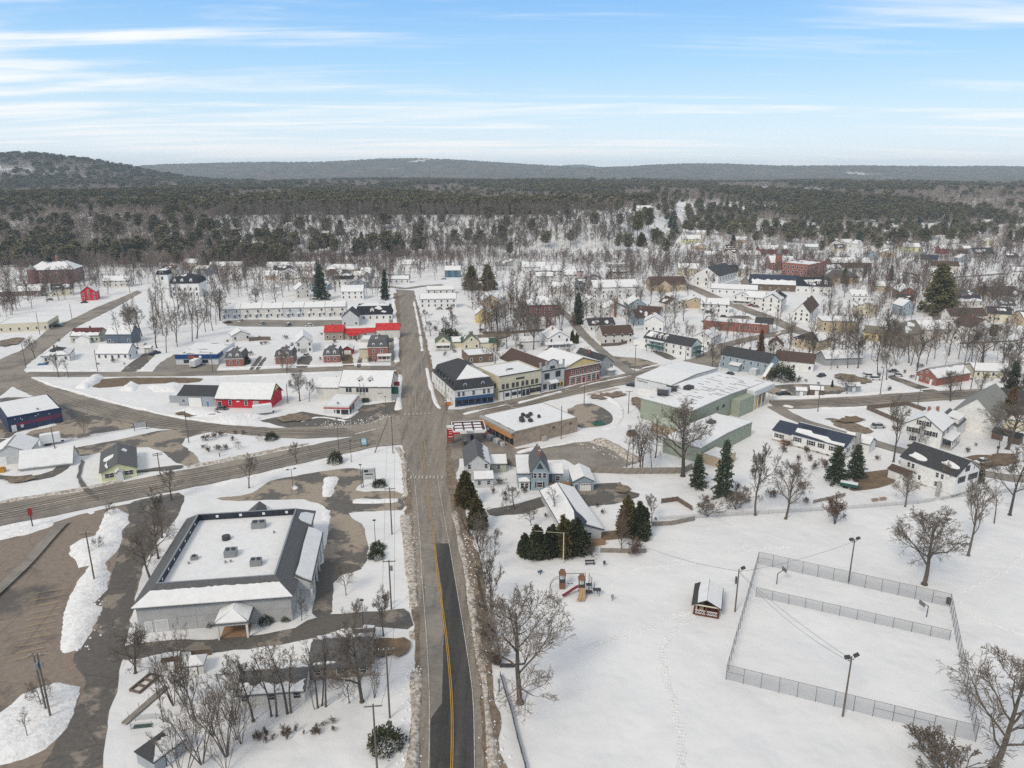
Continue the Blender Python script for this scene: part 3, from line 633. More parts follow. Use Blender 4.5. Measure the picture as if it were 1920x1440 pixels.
def planes_of(roof,x0,x1,y0,y1,h,rise,o,ov,par=None):
    Lx,Ly = x1 - x0,y1 - y0; xm,ym = (x0 + x1) / 2,(y0 + y1) / 2
    if roof == 'gx':
        z = h - rise / (Ly / 2) * ov; t = h + rise
        return [[(x0 - o,y0 - ov,z),(x1 + o,y0 - ov,z),(x1 + o,ym,t),(x0 - o,ym,t)],[(x1 + o,y1 + ov,z),(x0 - o,y1 + ov,z),(x0 - o,ym,t),(x1 + o,ym,t)]]
    if roof == 'gy':
        z = h - rise / (Lx / 2) * ov; t = h + rise
        return [[(x0 - ov,y1 + o,z),(x0 - ov,y0 - o,z),(xm,y0 - o,t),(xm,y1 + o,t)],[(x1 + ov,y0 - o,z),(x1 + ov,y1 + o,z),(xm,y1 + o,t),(xm,y0 - o,t)]]
    if roof == 'hip':
        if Lx >= Ly: r0,r1 = (x0 + Ly / 2,ym),(x1 - Ly / 2,ym); hw = Ly / 2
        else: r0,r1 = (xm,y0 + Lx / 2),(xm,y1 - Lx / 2); hw = Lx / 2
        z = h - rise / hw * ov; t = h + rise; A,B,Cc,D = (x0 - ov,y0 - ov,z),(x1 + ov,y0 - ov,z),(x1 + ov,y1 + ov,z),(x0 - ov,y1 + ov,z)
        r0,r1 = (*r0,t),(*r1,t)
        if Lx >= Ly: return [[A,B,r1,r0],[B,Cc,r1,r1],[Cc,D,r0,r1],[D,A,r0,r0]]
        return [[A,B,r0,r0],[B,Cc,r1,r0],[Cc,D,r1,r1],[D,A,r0,r1]]
    if roof == 'mansard':
        i,r1 = par or (0.9,2.4); A = [(x0 - ov,y0 - ov,h),(x1 + ov,y0 - ov,h),(x1 + ov,y1 + ov,h),(x0 - ov,y1 + ov,h)]
        B = [(x0 + i,y0 + i,h + r1),(x1 - i,y0 + i,h + r1),(x1 - i,y1 - i,h + r1),(x0 + i,y1 - i,h + r1)]
        return [[A[k],A[(k + 1) % 4],B[(k + 1) % 4],B[k]] for k in range(4)] + planes_of('hip',x0 + i,x1 - i,y0 + i,y1 - i,h + r1,rise,0,0.02)
    if roof == 'shed':
        s = rise / Ly; return [[(x0 - o,y0 - ov,h - s * ov),(x1 + o,y0 - ov,h - s * ov),(x1 + o,y1 + o,h + rise + s * o),(x0 - o,y1 + o,h + rise + s * o)]]
    if roof == 'gambrel':
        z1,z2,i = h + rise * 0.68,h + rise,Ly * 0.2
        return [[(x0 - o,y0 - 0.2,h - 0.2),(x1 + o,y0 - 0.2,h - 0.2),(x1 + o,y0 + i,z1),(x0 - o,y0 + i,z1)],[(x0 - o,y0 + i,z1),(x1 + o,y0 + i,z1),(x1 + o,ym,z2),(x0 - o,ym,z2)],
                [(x1 + o,y1 + 0.2,h - 0.2),(x0 - o,y1 + 0.2,h - 0.2),(x0 - o,y1 - i,z1),(x1 + o,y1 - i,z1)],[(x1 + o,y1 - i,z1),(x0 - o,y1 - i,z1),(x0 - o,ym,z2),(x1 + o,ym,z2)]]
def vol(root,x0,x1,y0,y1,h,roof='gx',rise=2.0,wall='white',roofm='grey',snow='full',z0=-0.3,o=0.3,ov=0.35,par=None,parapet=0.35,seed=0,names=('wall','roof','roof_snow'),t=0.16,st=0.2,foundation=False):
    """One block of a building: wall, roof and the snow lying on it. Returns the roof object."""
    g = random.Random(hash((round(x0,2),round(y0,2),seed,root.name)) & 0xffff if False else int(abs(x0 * 131 + y0 * 57 + h * 17 + seed * 7 + root.location.x * 3 + root.location.y * 11)) )
    wm = W[wall] if isinstance(wall,str) else wall; rm = RF[roofm] if isinstance(roofm,str) else roofm
    mb = MB(); xm,ym = (x0 + x1) / 2,(y0 + y1) / 2; c_,s_ = math.cos(root.rotation_euler.z),math.sin(root.rotation_euler.z); KEEPOUT.append([(root.location.x + x * c_ - y * s_,root.location.y + x * s_ + y * c_) for x,y in ((x0 - 1,y0 - 1),(x1 + 1,y0 - 1),(x1 + 1,y1 + 1),(x0 - 1,y1 + 1))])
    if roof == 'gx' or roof == 'gambrel':
        if roof == 'gx': prof = [(y0,z0),(y1,z0),(y1,h),(ym,h + rise),(y0,h)]
        else: i = (y1 - y0) * 0.2; prof = [(y0,z0),(y1,z0),(y1,h),(y1 - i,h + rise * 0.68),(ym,h + rise),(y0 + i,h + rise * 0.68),(y0,h)]
        mb.slab([(x0,y,z) for y,z in prof][::-1],(x1 - x0,0,0))
    elif roof == 'gy': mb.slab([(x,y0,z) for x,z in [(x0,z0),(x1,z0),(x1,h),(xm,h + rise),(x0,h)]],(0,y1 - y0,0))
    elif roof == 'shed': mb.slab([(x0,y,z) for y,z in [(y0,z0),(y1,z0),(y1,h + rise),(y0,h)]][::-1],(x1 - x0,0,0))
    else: mb.box(x0,x1,y0,y1,z0,h)
    mb.build(names[0],wm,root)
    if foundation: bx(x0 - 0.04,x1 + 0.04,y0 - 0.04,y1 + 0.04,-0.3,0.55).build('foundation',W['concrete'],root)
    if roof == 'flat':
        ro = bx(x0 + 0.2,x1 - 0.2,y0 + 0.2,y1 - 0.2,h - 0.02,h + 0.06).build(names[1],rm,root)
        if parapet:
            mb = MB(); p = 0.22; e = 0.03
            mb.box(x0 - e,x1 + e,y0 - e,y0 + p,h - 0.1,h + parapet); mb.box(x0 - e,x1 + e,y1 - p,y1 + e,h - 0.1,h + parapet)
            mb.box(x0 - e,x0 + p,y0 + p,y1 - p,h - 0.1,h + parapet - 0.004); mb.box(x1 - p,x1 + e,y0 + p,y1 - p,h - 0.1,h + parapet - 0.004)
            mb.build('parapet',wm if isinstance(roofm,str) else rm,root)
        if snow != 'none':
            i = 0.26 if parapet else 0.0; P = [(x0 + i,y0 + i,h + 0.062),(x1 - i,y0 + i,h + 0.062),(x1 - i,y1 - i,h + 0.062),(x0 + i,y1 - i,h + 0.062)]
            mb = MB()
            for ring in snow_ring(P,snow if snow != 'patchy' else 'full',g): mb.slab([plane_pt(P,*q) for q in ring],(0,0,st))
            mb.build(names[2],ROOFSNOW,root)
            if snow == 'patchy':
                for k in range(12):
                    cu,cv = g.uniform(0.08,0.92),g.uniform(0.05,0.95); ru,rv = g.uniform(0.03,0.12),g.uniform(0.008,0.03)
                    ring = [(min(.99,max(.01,cu + ru * math.cos(q) * (1 + 0.4 * math.sin(3 * q + k)))),min(.99,max(.01,cv + rv * math.sin(q)))) for q in [2 * math.pi * i / 14 for i in range(14)]]
                    MB().slab([plane_pt(P,*q) + Vector((0,0,st)) for q in ring],(0,0,0.012)).build('bare_patch',rm,root)
        return ro
    pl = planes_of(roof,x0,x1,y0,y1,h,rise,o,ov,par)
    mb = MB(); modes = snow if isinstance(snow,dict) else {k: snow for k in range(len(pl))}
    for k,P in enumerate(pl):
        ring = [P[0],P[1],P[2]] + ([P[3]] if Vector(P[3]) != Vector(P[2]) else [])
        mb.slab([(q[0],q[1],q[2] + 0.01) for q in ring],(0,0,t))
        if roof == 'mansard' and k < 4 and not isinstance(snow,dict): continue
        for r in snow_ring(P,modes.get(k,'none'),g): MB().slab([plane_pt(P,*q) + Vector((0,0,t + 0.014)) for q in r],(0,0,st)).build(names[2],ROOFSNOW,root)
    ro = mb.build(names[1],rm,root)
    return ro
_wc = {}
def win_mesh(w,h,dark=False,far=False):
    k = (round(w,2),round(h,2),dark,far)
    if k not in _wc:
        b = 0.10 if not far else 0.14; fr = MB(); x = w / 2
        if far:
            fr.box(-x - b,x + b,-0.05,0.03,-b,h + b); fr.cur = 1; fr.box(-x,x,-0.07,-0.051,0,h)
            _wc[k] = (fr.mesh('window',[DTRIM if dark else TRIM,GLASS]),None)
        else:
            fr.box(-x - b,-x,-0.07,0.03,-b,h + b).box(x,x + b,-0.07,0.03,-b,h + b).box(-x,x,-0.07,0.03,-b,0).box(-x,x,-0.07,0.03,h,h + b).box(-x,x,-0.055,0.02,h * 0.5 - 0.03,h * 0.5 + 0.03)
            if w > 1.5: fr.box(-0.03,0.03,-0.052,0.02,0,h * 0.5 - 0.03).box(-0.03,0.03,-0.052,0.02,h * 0.5 + 0.03,h)
            _wc[k] = (fr.mesh('window',DTRIM if dark else TRIM),bx(-x,x,-0.03,0.025,0,h).mesh('pane',GLASS))
    return _wc[k]
SHUT = {}
def shutter_mesh(h,m):
    k = (round(h,2),m.name)
    if k not in SHUT: SHUT[k] = bx(-0.2,0.2,-0.06,0.02,-0.05,h + 0.05).mesh('shutter',m)
    return SHUT[k]
FACE = {'f': 0.0,'r': math.pi / 2,'l': -math.pi / 2,'b': math.pi}
def spot(rect,face,s,z,proud=0.03):
    x0,x1,y0,y1 = rect
    return {'f': (s,y0 - proud,z),'r': (x1 + proud,s,z),'l': (x0 - proud,s,z),'b': (s,y1 + proud,z)}[face]
def window(root,rect,face,s,z,w=0.9,h=1.5,shut=None,dark=False,far=False):
    fm,pm = win_mesh(w,h,dark,far); o = link('window',fm,root); o.location = spot(rect,face,s,z); o.rotation_euler = (0,0,FACE[face])
    if pm: link('pane',pm,o)
    if shut:
        for sg in (-1,1):
            q = link('shutter',shutter_mesh(h,shut),o); q.location = (sg * (w / 2 + 0.10 + 0.21),0,0)
    return o
def wins(root,rect,face,zs,n,w=0.9,h=1.5,inset=1.2,shut=None,dark=False,far=False,skip=()):
    x0,x1,y0,y1 = rect; a,b = (x0,x1) if face in 'fb' else (y0,y1)
    for zi,z in enumerate(zs):
        for k in range(n):
            if (zi,k) in skip: continue
            s = (a + b) / 2 if n == 1 else a + inset + (b - a - 2 * inset) * k / (n - 1)
            window(root,rect,face,s,z,w,h,shut,dark,far)
_dc = {}
def door(root,rect,face,s,z=0.1,w=1.0,h=2.1,m=None,name='door',panels=0):
    m = m or TRIM; k = (round(w,2),round(h,2),m.name,panels)
    if k not in _dc:
        mb = bx(-w / 2,w / 2,-0.06,0.03,0,h)
        for i in range(panels): mb.box(-w / 2 + 0.1,w / 2 - 0.1,-0.075,-0.055,h * i / panels + 0.06,h * (i + 1) / panels - 0.06)
        _dc[k] = (mb.mesh(name,m),bx(-w / 2 - 0.12,w / 2 + 0.12,-0.04,0.03,-0.02,h + 0.12).mesh('door_frame',TRIM if m is not TRIM else DTRIM),bx(w / 2 - 0.16,w / 2 - 0.08,-0.12,-0.05,h * 0.45,h * 0.45 + 0.08).mesh('handle',DMETAL))
    o = link(name,_dc[k][0],root); o.location = spot(rect,face,s,z); o.rotation_euler = (0,0,FACE[face])
    link('door_frame',_dc[k][1],o)
    if w < 1.6: link('handle',_dc[k][2],o)
    return o
def chimney(root,roof,x,y,z0,z1,w=0.7,m=None):
    mb = bx(x - w / 2,x + w / 2,y - w / 2,y + w / 2,z0,z1); mb.cur = 1; mb.box(x - w / 2 - 0.06,x + w / 2 + 0.06,y - w / 2 - 0.06,y + w / 2 + 0.06,z1,z1 + 0.12)
    return mb.build('chimney',[m or BRICKC,W['concrete']],roof)
def porch(root,x0,x1,y0,y1,h,n=3,rise=0.5,rail=True,snow='full',roofm='grey',postm=None,floor=0.35,fm=None):
    """An open porch on the front face: floor, posts, railing and its own roof."""
    pm = postm or TRIM
    bx(x0,x1,y0,y1,-0.2,floor).build('porch_floor',fm or W['concrete'],root)
    for k in range(n):
        x = x0 + 0.12 + (x1 - x0 - 0.24) * k / max(1,n - 1); bx(x - 0.09,x + 0.09,y0 + 0.05,y0 + 0.23,floor,h).build('porch_post',pm,root)
    if rail:
        bx(x0 + 0.1,x1 - 0.1,y0 + 0.1,y0 + 0.18,floor + 0.85,floor + 0.95).build('railing',pm,root)
        bx(x0 + 0.1,x1 - 0.1,y0 + 0.12,y0 + 0.16,floor + 0.1,floor + 0.8).build('railing_panel',mat('railing lattice',(0.6,0.6,0.58),0.7,var=0.2),root)
    P = planes_of('shed',x0,x1,y0,y1,h,rise,0.15,0.25)[0]
    ro = MB().slab(P,(0,0,0.14)).build('porch_roof',RF[roofm],root)
    sb = MB()
    for r in snow_ring(P,snow,rng): sb.slab([plane_pt(P,*q) + Vector((0,0,0.145)) for q in r],(0,0,0.18))
    if sb.f: sb.build('porch_roof_snow',ROOFSNOW,root)
    return ro
def dormer(root,x,y,z,w=1.4,h=1.5,depth=2.0,wall='white',roofm='grey',snow='full'):
    ro = vol(root,x - w / 2,x + w / 2,y,y + depth,z + h,'gy',w * 0.4,wall,roofm,snow,z0=z,o=0.15,ov=0.12,names=('dormer','dormer_roof','dormer_snow'),t=0.1,st=0.14)
    window(root,(x - w / 2,x + w / 2,y,y + depth),'f',x,z + 0.25,w * 0.5,h * 0.68,far=True); return ro
def ac_unit(root,x,y,z,w=2.0,d=1.4,h=1.2,fans=2,m=None):
    mb = bx(x - w / 2,x + w / 2,y - d / 2,y + d / 2,z,z + h); mb.box(x - w / 2 + 0.15,x + w / 2 - 0.15,y - d / 2 - 0.04,y - d / 2 - 0.002,z + 0.2,z + h - 0.2)
    o = mb.build('rooftop_unit',m or METAL,root)
    for k in range(fans):
        f = MB().tube((x - w / 2 + w * (k + 0.5) / fans,y,z + h + 0.002),(x - w / 2 + w * (k + 0.5) / fans,y,z + h + 0.22),min(w / fans,d) * 0.36,n=12).build('fan_housing',DMETAL,o)
    return o
def roof_vent(root,x,y,z,r=0.18,h=0.6):
    return MB().tube((x,y,z),(x,y,z + h),r,n=8).tube((x,y,z + h),(x,y,z + h + 0.15),r * 1.6,n=8).build('roof_vent',METAL,root)
def text_on(root,body,rect,face,s,z,size,m,ext=0.02,name='lettering'):
    """Raised letters, turned into a mesh."""
    cu = bpy.data.curves.new('t','FONT'); cu.body = body; cu.size = size; cu.align_x = 'CENTER'; cu.extrude = ext; cu.resolution_u = 2
    ob = bpy.data.objects.new('t',cu); C.objects.link(ob); dg = bpy.context.evaluated_depsgraph_get(); me = bpy.data.meshes.new_from_object(ob.evaluated_get(dg)); bpy.data.objects.remove(ob); bpy.data.curves.remove(cu)
    me.materials.clear(); me.materials.append(m); me.name = name
    o = link(name,me,root); o.location = spot(rect,face,s,z,0.07); o.rotation_euler = (math.pi / 2,0,FACE[face]); return o
def house(label,a,ang,L,Dp,h,roof='gx',rise=2.4,wall='white',roofm='grey',snow='full',rows=1,nf=3,nr=2,nl=0,far=False,shut=None,cat='house',name='house',group=None,ch=1,wz=1.0,dr=None,found=False,ww=0.9,wh=1.4,gab=False,**kw):
    """A simple house: one block with windows, door and chimney. Returns (root, roof, rect)."""
    r = bld(name,label,cat,a,ang,group); ro = vol(r,0,L,0,Dp,h,roof,rise,wall,roofm,snow,foundation=found,**kw); rect = (0,L,0,Dp)
    zs = [wz + 2.7 * k for k in range(rows)]; sk = ()
    if dr is not None: door(r,rect,'f',dr * L,0.15,1.0,2.1,paint('dark door',(0.05,0.05,0.07)) if wall != 'navy' else TRIM); 
    for f,n in (('f',nf),('r',nr),('l',nl)):
        if n: 
            if f == 'f' and dr is not None: sk = tuple((0,k) for k in range(n) if abs((1.2 + (L - 2.4) * k / max(1,n - 1)) - dr * L) < 1.1)
            else: sk = ()
            wins(r,rect,f,zs,n,ww,wh,min(1.5,L * 0.16),shut if f != 'l' else None,far=far,skip=sk)
    if gab:
        if roof == 'gy': window(r,rect,'f',L / 2,h + 0.25,0.8,1.1,far=far)
        else: window(r,rect,'r',Dp / 2,h + 0.25,0.8,1.1,far=far)
    if ch: chimney(r,ro,L * (0.35 + 0.3 * rng.random()),Dp * 0.55,h + rise * 0.6,h + rise + 0.9)
    return r,ro,rect
# ------------------------------------------------------------------ near buildings
NAVY = mat('navy metal panel',(0.025,0.03,0.045),0.6,var=0.3,scale=0.6)
def pharmacy():
    L,D,h = 28.4,36.0,5.7
    r = bld('commercial_building','large pale grey flat roofed store with shingled skirt roof and dark inner parapet','store',(262,1187),8)
    bx(0,L,0,D,-0.3,h).build('wall',W['stucco'],r)
    i,top,fl = 3.1,8.3,6.8; ov = 0.7
    A = [(-ov,-ov),(L + ov,-ov),(L + ov,D + ov),(-ov,D + ov)]; B = [(i,i),(L - i,i),(L - i,D - i),(i,D - i)]
    for k in range(4):
        a,b,c,d = A[k],A[(k + 1) % 4],B[(k + 1) % 4],B[k]; P = [(*a,h - 0.1),(*b,h - 0.1),(*c,top),(*d,top)]
        o = MB().slab(P,(0,0,0.2)).build('skirt_roof',RF['grey'],r)
        rings = []
        if k == 0: rings = snow_ring(P,[[(0.005 + 0.99 * q / 40,0.004) for q in range(41)] + [(0.985 - 0.97 * q / 40,0.66 + 0.05 * rng.random()) for q in range(41)]],rng)
        if k == 1: rings = [[(0.80,0.05),(0.95,0.05),(0.955,0.5),(0.93,0.72),(0.85,0.75),(0.82,0.6)]]
        sb = MB()
        for q in rings: sb.slab([plane_pt(P,*w) + Vector((0,0,0.204)) for w in q],(0,0,0.16))
        if sb.f: sb.build('roof_snow',ROOFSNOW,r)
    t = 0.25
    for (x0,x1,y0,y1) in ((i,L - i,i,i + t),(i,L - i,D - i - t,D - i),(i,i + t,i + t,D - i - t),(L - i - t,L - i,i + t,D - i - t)):
        bx(x0,x1,y0,y1,fl - 0.2,top + 0.22).build('parapet',NAVY,r)
    for (x0,x1,y0,y1) in ((i - .05,L - i + .05,i - .05,i + t + .05),(i - .05,L - i + .05,D - i - t - .05,D - i + .05),(i - .05,i + t + .05,i + t + .05,D - i - t - .05),(L - i - t - .05,L - i + .05,i + t + .05,D - i - t - .05)):
        bx(x0,x1,y0,y1,top + 0.22,top + 0.30).build('parapet_cap',METAL,r)
    bx(i + t,L - i - t,i + t,D - i - t,fl - 0.2,fl).build('roof',RF['grey'],r)
    bx(i + t + .01,L - i - t - .01,i + t + .01,D - i - t - .01,fl + 0.002,fl + 0.22).build('roof_snow',ROOFSNOW,r)
    for k in range(4): bx(i + 4 + k * 5.2,i + 4.6 + k * 5.2,D - i - t - 0.04,D - i - t - 0.004,fl + 0.75,fl + 1.35).build('scupper',TRIM,r)
    for k in range(7): bx(i + t + 0.004,i + t + 0.04,i + 2.5 + k * 3.9,i + 2.95 + k * 3.9,fl + 0.75,fl + 1.3).build('scupper',TRIM,r)
    z = fl + 0.2
    ac_unit(r,17.6,27.5,z,3.0,1.9,1.4); ac_unit(r,14.2,15.2,z,2.4,2.2,1.4); ac_unit(r,20.2,10.5,z,2.2,1.7,1.3); ac_unit(r,7.0,14.5,z,1.3,1.1,0.8,1)
    MB().tube((11.6,22.5,z),(11.6,22.5,z + 0.9),0.9,n=14).build('exhaust_fan',DMETAL,r)
    for x,y in ((6.4,12.6),(13.8,12.0),(14.8,12.2),(21.5,24.0)): roof_vent(r,x,y,z,0.16,0.35)
    # grey lower gap in the front skirt, panel joints and service doors on the front wall
    for x in (10.6,15.2): bx(x,x + 0.08,-0.03,-0.004,0.0,h).build('wall_joint',W['grey'],r)
    bx(6.5,L,-0.035,-0.006,2.9,3.0).build('wall_joint',W['grey'],r)
    rect = (0,L,0,D)
    door(r,rect,'f',1.8,0.05,1.1,2.2,W['paleg']); door(r,rect,'f',4.2,0.05,2.2,2.4,W['paleg'])
    # front entrance canopy
    x0,x1,y0 = 15.2,21.2,-4.6
    for x in (x0 + 0.2,x1 - 0.55):
        for y in (y0 + 0.1,): bx(x,x + 0.35,y,y + 0.35,0,3.2).build('canopy_post',TRIM,r)
    bx(x0,x1,y0,-0.01,3.0,3.5).build('canopy_fascia',W['paleg'],r)
    P = [[(x0 - .25,-0.02,3.5),(x0 - .25,y0 - .3,3.5),(18.2,y0 + 2.0,5.0),(18.2,-0.02,5.0)],[(x1 + .25,y0 - .3,3.5),(x1 + .25,-0.02,3.5),(18.2,-0.02,5.0),(18.2,y0 + 2.0,5.0)],[(x0 - .25,y0 - .3,3.5),(x1 + .25,y0 - .3,3.5),(18.2,y0 + 2.0,5.0),(18.2,y0 + 2.0,5.0)]]
    mb = MB(); sb = MB()
    for q in P:
        ring = q[:3] if q[3] == q[2] else q; mb.slab(ring,(0,0,0.15)); sb.slab([plane_pt(q,*w) + Vector((0,0,0.16)) for w in ((0.04,0.06),(0.96,0.06),(0.99,0.99),(0.01,0.99))],(0,0,0.22))
    mb.build('canopy_roof',RF['grey'],r); sb.build('canopy_snow',ROOFSNOW,r)
    bx(x0 + 0.5,x1 - 0.5,y0 + 0.6,-0.2,-0.1,0.25).build('canopy_floor',WOOD,r)
    bx(x0 + 1.2,x1 - 1.2,-1.3,-0.8,0.25,0.75).build('bench',WOOD,r)
    # side drive-up gallery
    y0,y1 = 5.5,27.0; x1 = L + 3.4
    Pm = [(x1,y0,4.7),(x1,y1,4.7),(L + 0.2,y1,6.5),(L + 0.2,y0,6.5)]
    MB().slab(Pm,(0,0,0.2)).build('gallery_roof',RF['grey'],r)
    MB().slab([plane_pt(Pm,*w) + Vector((0,0,0.205)) for w in [(0.02,0.05),(0.98,0.05),(0.985,0.5),(0.97,0.96),(0.6,0.99),(0.2,0.94),(0.03,0.99),(0.015,0.5)]],(0,0,0.28)).build('gallery_snow',ROOFSNOW,r)
    MB().slab([(L + 0.002,y0 + 0.1,3.4),(x1 - 0.1,y0 + 0.1,3.4),(x1 - 0.1,y0 + 0.1,4.75),(L + 0.002,y0 + 0.1,6.4)],(0,0.2,0)).build('gallery_gable',W['paleg'],r)
    for k in range(6): bx(x1 - 0.45,x1 - 0.1,y0 + 0.1 + k * 4.15,y0 + 0.45 + k * 4.15,0,4.7).build('gallery_column',TRIM,r)
    for k in range(5): bx(L + 0.004,L + 0.06,y0 + 1.2 + k * 4.15,y0 + 3.6 + k * 4.15,0.3,2.9).build('shop_window',GLASS if k != 0 else W['cream'],r)
    vol(r,12.2,18.4,D - 1,D + 4.5,4.6,'gy',2.6,'stucco','grey',{0: 'none',1: 'low'},names=('rear_wing','rear_wing_roof','rear_wing_snow'))
pharmacy()
def low_house():
    r = bld('house','low grey shingled bungalow behind leafless trees, snow on its lower eave','bungalow',(583,1275),6)
    ro = vol(r,0,10.2,0,8.2,2.6,'gx',1.7,'weather','grey',{0: [[(0.08,0.16),(0.42,0.17),(0.44,0.22),(0.3,0.25),(0.1,0.22)]],1: 'low'},ov=0.6)
    vol(r,-10.8,-0.1,-5.4,1.5,2.4,'gx',1.3,'offwhite','grey',{0: 'low',1: 'most'},ov=0.5,names=('wing','wing_roof','wing_snow'))
    chimney(r,ro,6.6,5.0,3.4,5.6,0.6,W['concrete']); rect = (0,10.2,0,8.2)
    wins(r,rect,'f',[0.9],3,1.1,1.2); door(r,rect,'r',2.0,0.1); wins(r,(-10.8,-0.1,-5.4,1.5),'f',[0.9],3,1.2,1.1)
    vol(r,6.6,9.8,8.3,10.6,2.2,'gx',0.7,'brown','grey','none',names=('lean_to','lean_to_roof','lean_to_snow'))
low_house()
def shed(label,a,ang,L,D,h,rise,wall,roofm,snow,dm=None,roof='gx',name='shed',cat='shed',group=None):
    r = bld(name,label,cat,a,ang,group); vol(r,0,L,0,D,h,roof,rise,wall,roofm,snow,ov=0.2,o=0.15); door(r,(0,L,0,D),'f',L / 2,0.05,min(1.4,L * 0.4),1.9,dm or TRIM); return r
shed('garden shed with dark shingle rim and snow capped roof beside the snowed-in lawn',(292,1452),60,5.2,4.2,2.2,1.4,'greysteel','dark',{0: 'most',1: 'most'},roof='hip')
shed('tiny white garden shed in the thicket beside the bungalow',(344,1268),10,3.4,2.6,1.9,0.9,'offwhite','grey','full',roof='hip')
shed('brown plank shed next to a tiny white shed',(306,1258),12,2.8,2.2,1.9,0.6,'weather','brown','high')

def cottage():
    r = bld('house','pale lemon cottage with a grey gable roof and dark shop windows','cottage',(192,904),27); L,D,h = 8.8,17.5,2.9
    ro = vol(r,0,L,0,D,h,'gy',2.0,'lemon','grey',{0: [[(0.45,0.25),(0.55,0.2),(0.66,0.4),(0.62,0.75),(0.5,0.8),(0.46,0.55)],[(0.72,0.45),(0.80,0.3),(0.97,0.42),(0.98,0.5),(0.8,0.42)]],1: [[(0.62,0.55),(0.72,0.5),(0.76,0.7),(0.66,0.8)]]},ov=0.5,o=0.4)
    rect = (0,L,0,D)
    window(r,rect,'f',2.0,1.0,2.3,1.25); window(r,rect,'f',6.9,1.0,2.3,1.25); wins(r,rect,'l',[1.1],4,0.8,1.1,2.5)
    door(r,rect,'f',4.5,0.1,1.0,2.1); vol(r,3.6,5.4,-1.3,-0.05,2.4,'gy',0.8,'white','grey','full',names=('entry_porch','entry_roof','entry_snow'),o=0.15,ov=0.15)
    roof_vent(r,3.0,15.0,4.3,0.15,0.8)
cottage()
def quonset():
    r = bld('storage_building','snow plastered storage shed whose roof reaches nearly to the ground','shed',(36,884),20)
    vol(r,0,14,0,8,1.0,'gx',3.6,'paleg','pale','full',ov=0.5,o=0.2,st=0.3); door(r,(0,14,0,8),'r',4,0.0,2.4,2.4,W['paleg'])
    r = bld('garage','plain grey gabled garage beside a long snow plastered shed','garage',(-12,874),20)
    vol(r,0,9.6,0,11,3.4,'gy',2.4,'paleg','pale',{0: 'most',1: 'full'},ov=0.5); door(r,(0,9.6,0,11),'f',2.2,0,2.6,2.4,W['white'],'garage_door',4)
quonset()
def navy_shop():
    r = bld('shop','navy blue flat roofed shop with a broad faded red mural band','shop',(18,811),42); L,D,h = 16.0,22.0,5.0
    vol(r,0,L,0,D,h,'flat',0,'navy','blue','full',parapet=0.3)
    band_m = mat('faded red mural paint',(0.22,0.03,0.06),0.8,col2=(0.06,0.05,0.11),scale=0.6,detail=8,lo=0.42,hi=0.62,stretch=(0.3,0.3,3))
    MB().slab([(0.3,-0.03,1.6),(L - .05,-0.03,2.0),(L - .05,-0.03,3.3),(9,-0.03,3.2),(0.3,-0.03,2.3)],(0,0.026,0)).build('mural_band',band_m,r)
    bx(-0.06,L + 0.06,-0.08,-0.035,h - 0.3,h + 0.34).build('fascia',mat('deep blue fascia',(0.01,0.03,0.10),0.5,var=0.2),r)
    door(r,(0,L,0,D),'f',1.5,0,1.4,2.3,TRIM); bx(3.4,4.3,-0.05,-0.006,0.9,2.0).build('notice_board',W['paleg'],r)
    for x,z in ((3.8,4.2),(4.2,3.6),(8.2,4.1),(9.0,4.5),(2.2,4.3),(12.2,3.9)): MB().tube((x,-0.02,z),(x,-0.05,z),0.16,n=8).build('painted_moon',TRIM,r)
    roof_vent(r,9.5,3.0,h + 0.2,0.3,0.5)
    mound([(-5,822),(20,822),(28,812),(104,793),(109,797),(60,808),(25,826)],0.4,PLOW)
navy_shop()
def grey_garage():
    r = bld('workshop','grey steel workshop with a white overhead door and plain dark roof','workshop',(336,761),-4); L,D,h = 15.0,12.0,4.2
    vol(r,0,L,0,D,h,'gx',2.2,'greysteel','dark','none',ov=0.3); rect = (0,L,0,D)
    door(r,rect,'f',6.4,0,5.0,3.4,TRIM,'garage_door',5); door(r,rect,'f',11.2,0,1.1,2.2,paint('blue door',(0.10,0.22,0.36))); window(r,rect,'f',2.0,1.6,1.2,1.0)
    vol(r,-5.5,-0.2,3.5,10,2.6,'flat',0,'greysteel','dark','full',parapet=0.15,names=('annex','annex_roof','annex_snow'))
    r = bld('barn','bright red barn with a snow covered roof and tan gable truss','barn',(407,764),-3); L,D,h = 20.5,11.5,3.6
    vol(r,0,L,0,D,h,'gx',4.2,'red','dark','full',ov=0.5,o=0.6); rect = (0,L,0,D)
    for x in (5.2,11.2): window(r,rect,'f',x,1.0,1.0,1.9)
    door(r,rect,'f',1.2,0.0,1.3,2.4,DTRIM); door(r,rect,'f',14.9,0.0,1.8,2.6,W['grey'])
    MB().slab([(L + 0.35,D / 2 - 2.6,h + 2.2),(L + 0.35,D / 2 + 2.6,h + 2.2),(L + 0.35,D / 2,h + 4.0)],(0.12,0,0)).build('gable_truss',W['butter'],r)
    bx(L + 0.36,L + 0.5,D / 2 - 0.12,D / 2 + 0.12,h + 1.2,h + 2.3).build('truss_drop',W['cream'],r)
    bx(7.6,8.8,-0.05,-0.006,2.3,2.7).build('name_board',TRIM,r)
grey_garage()
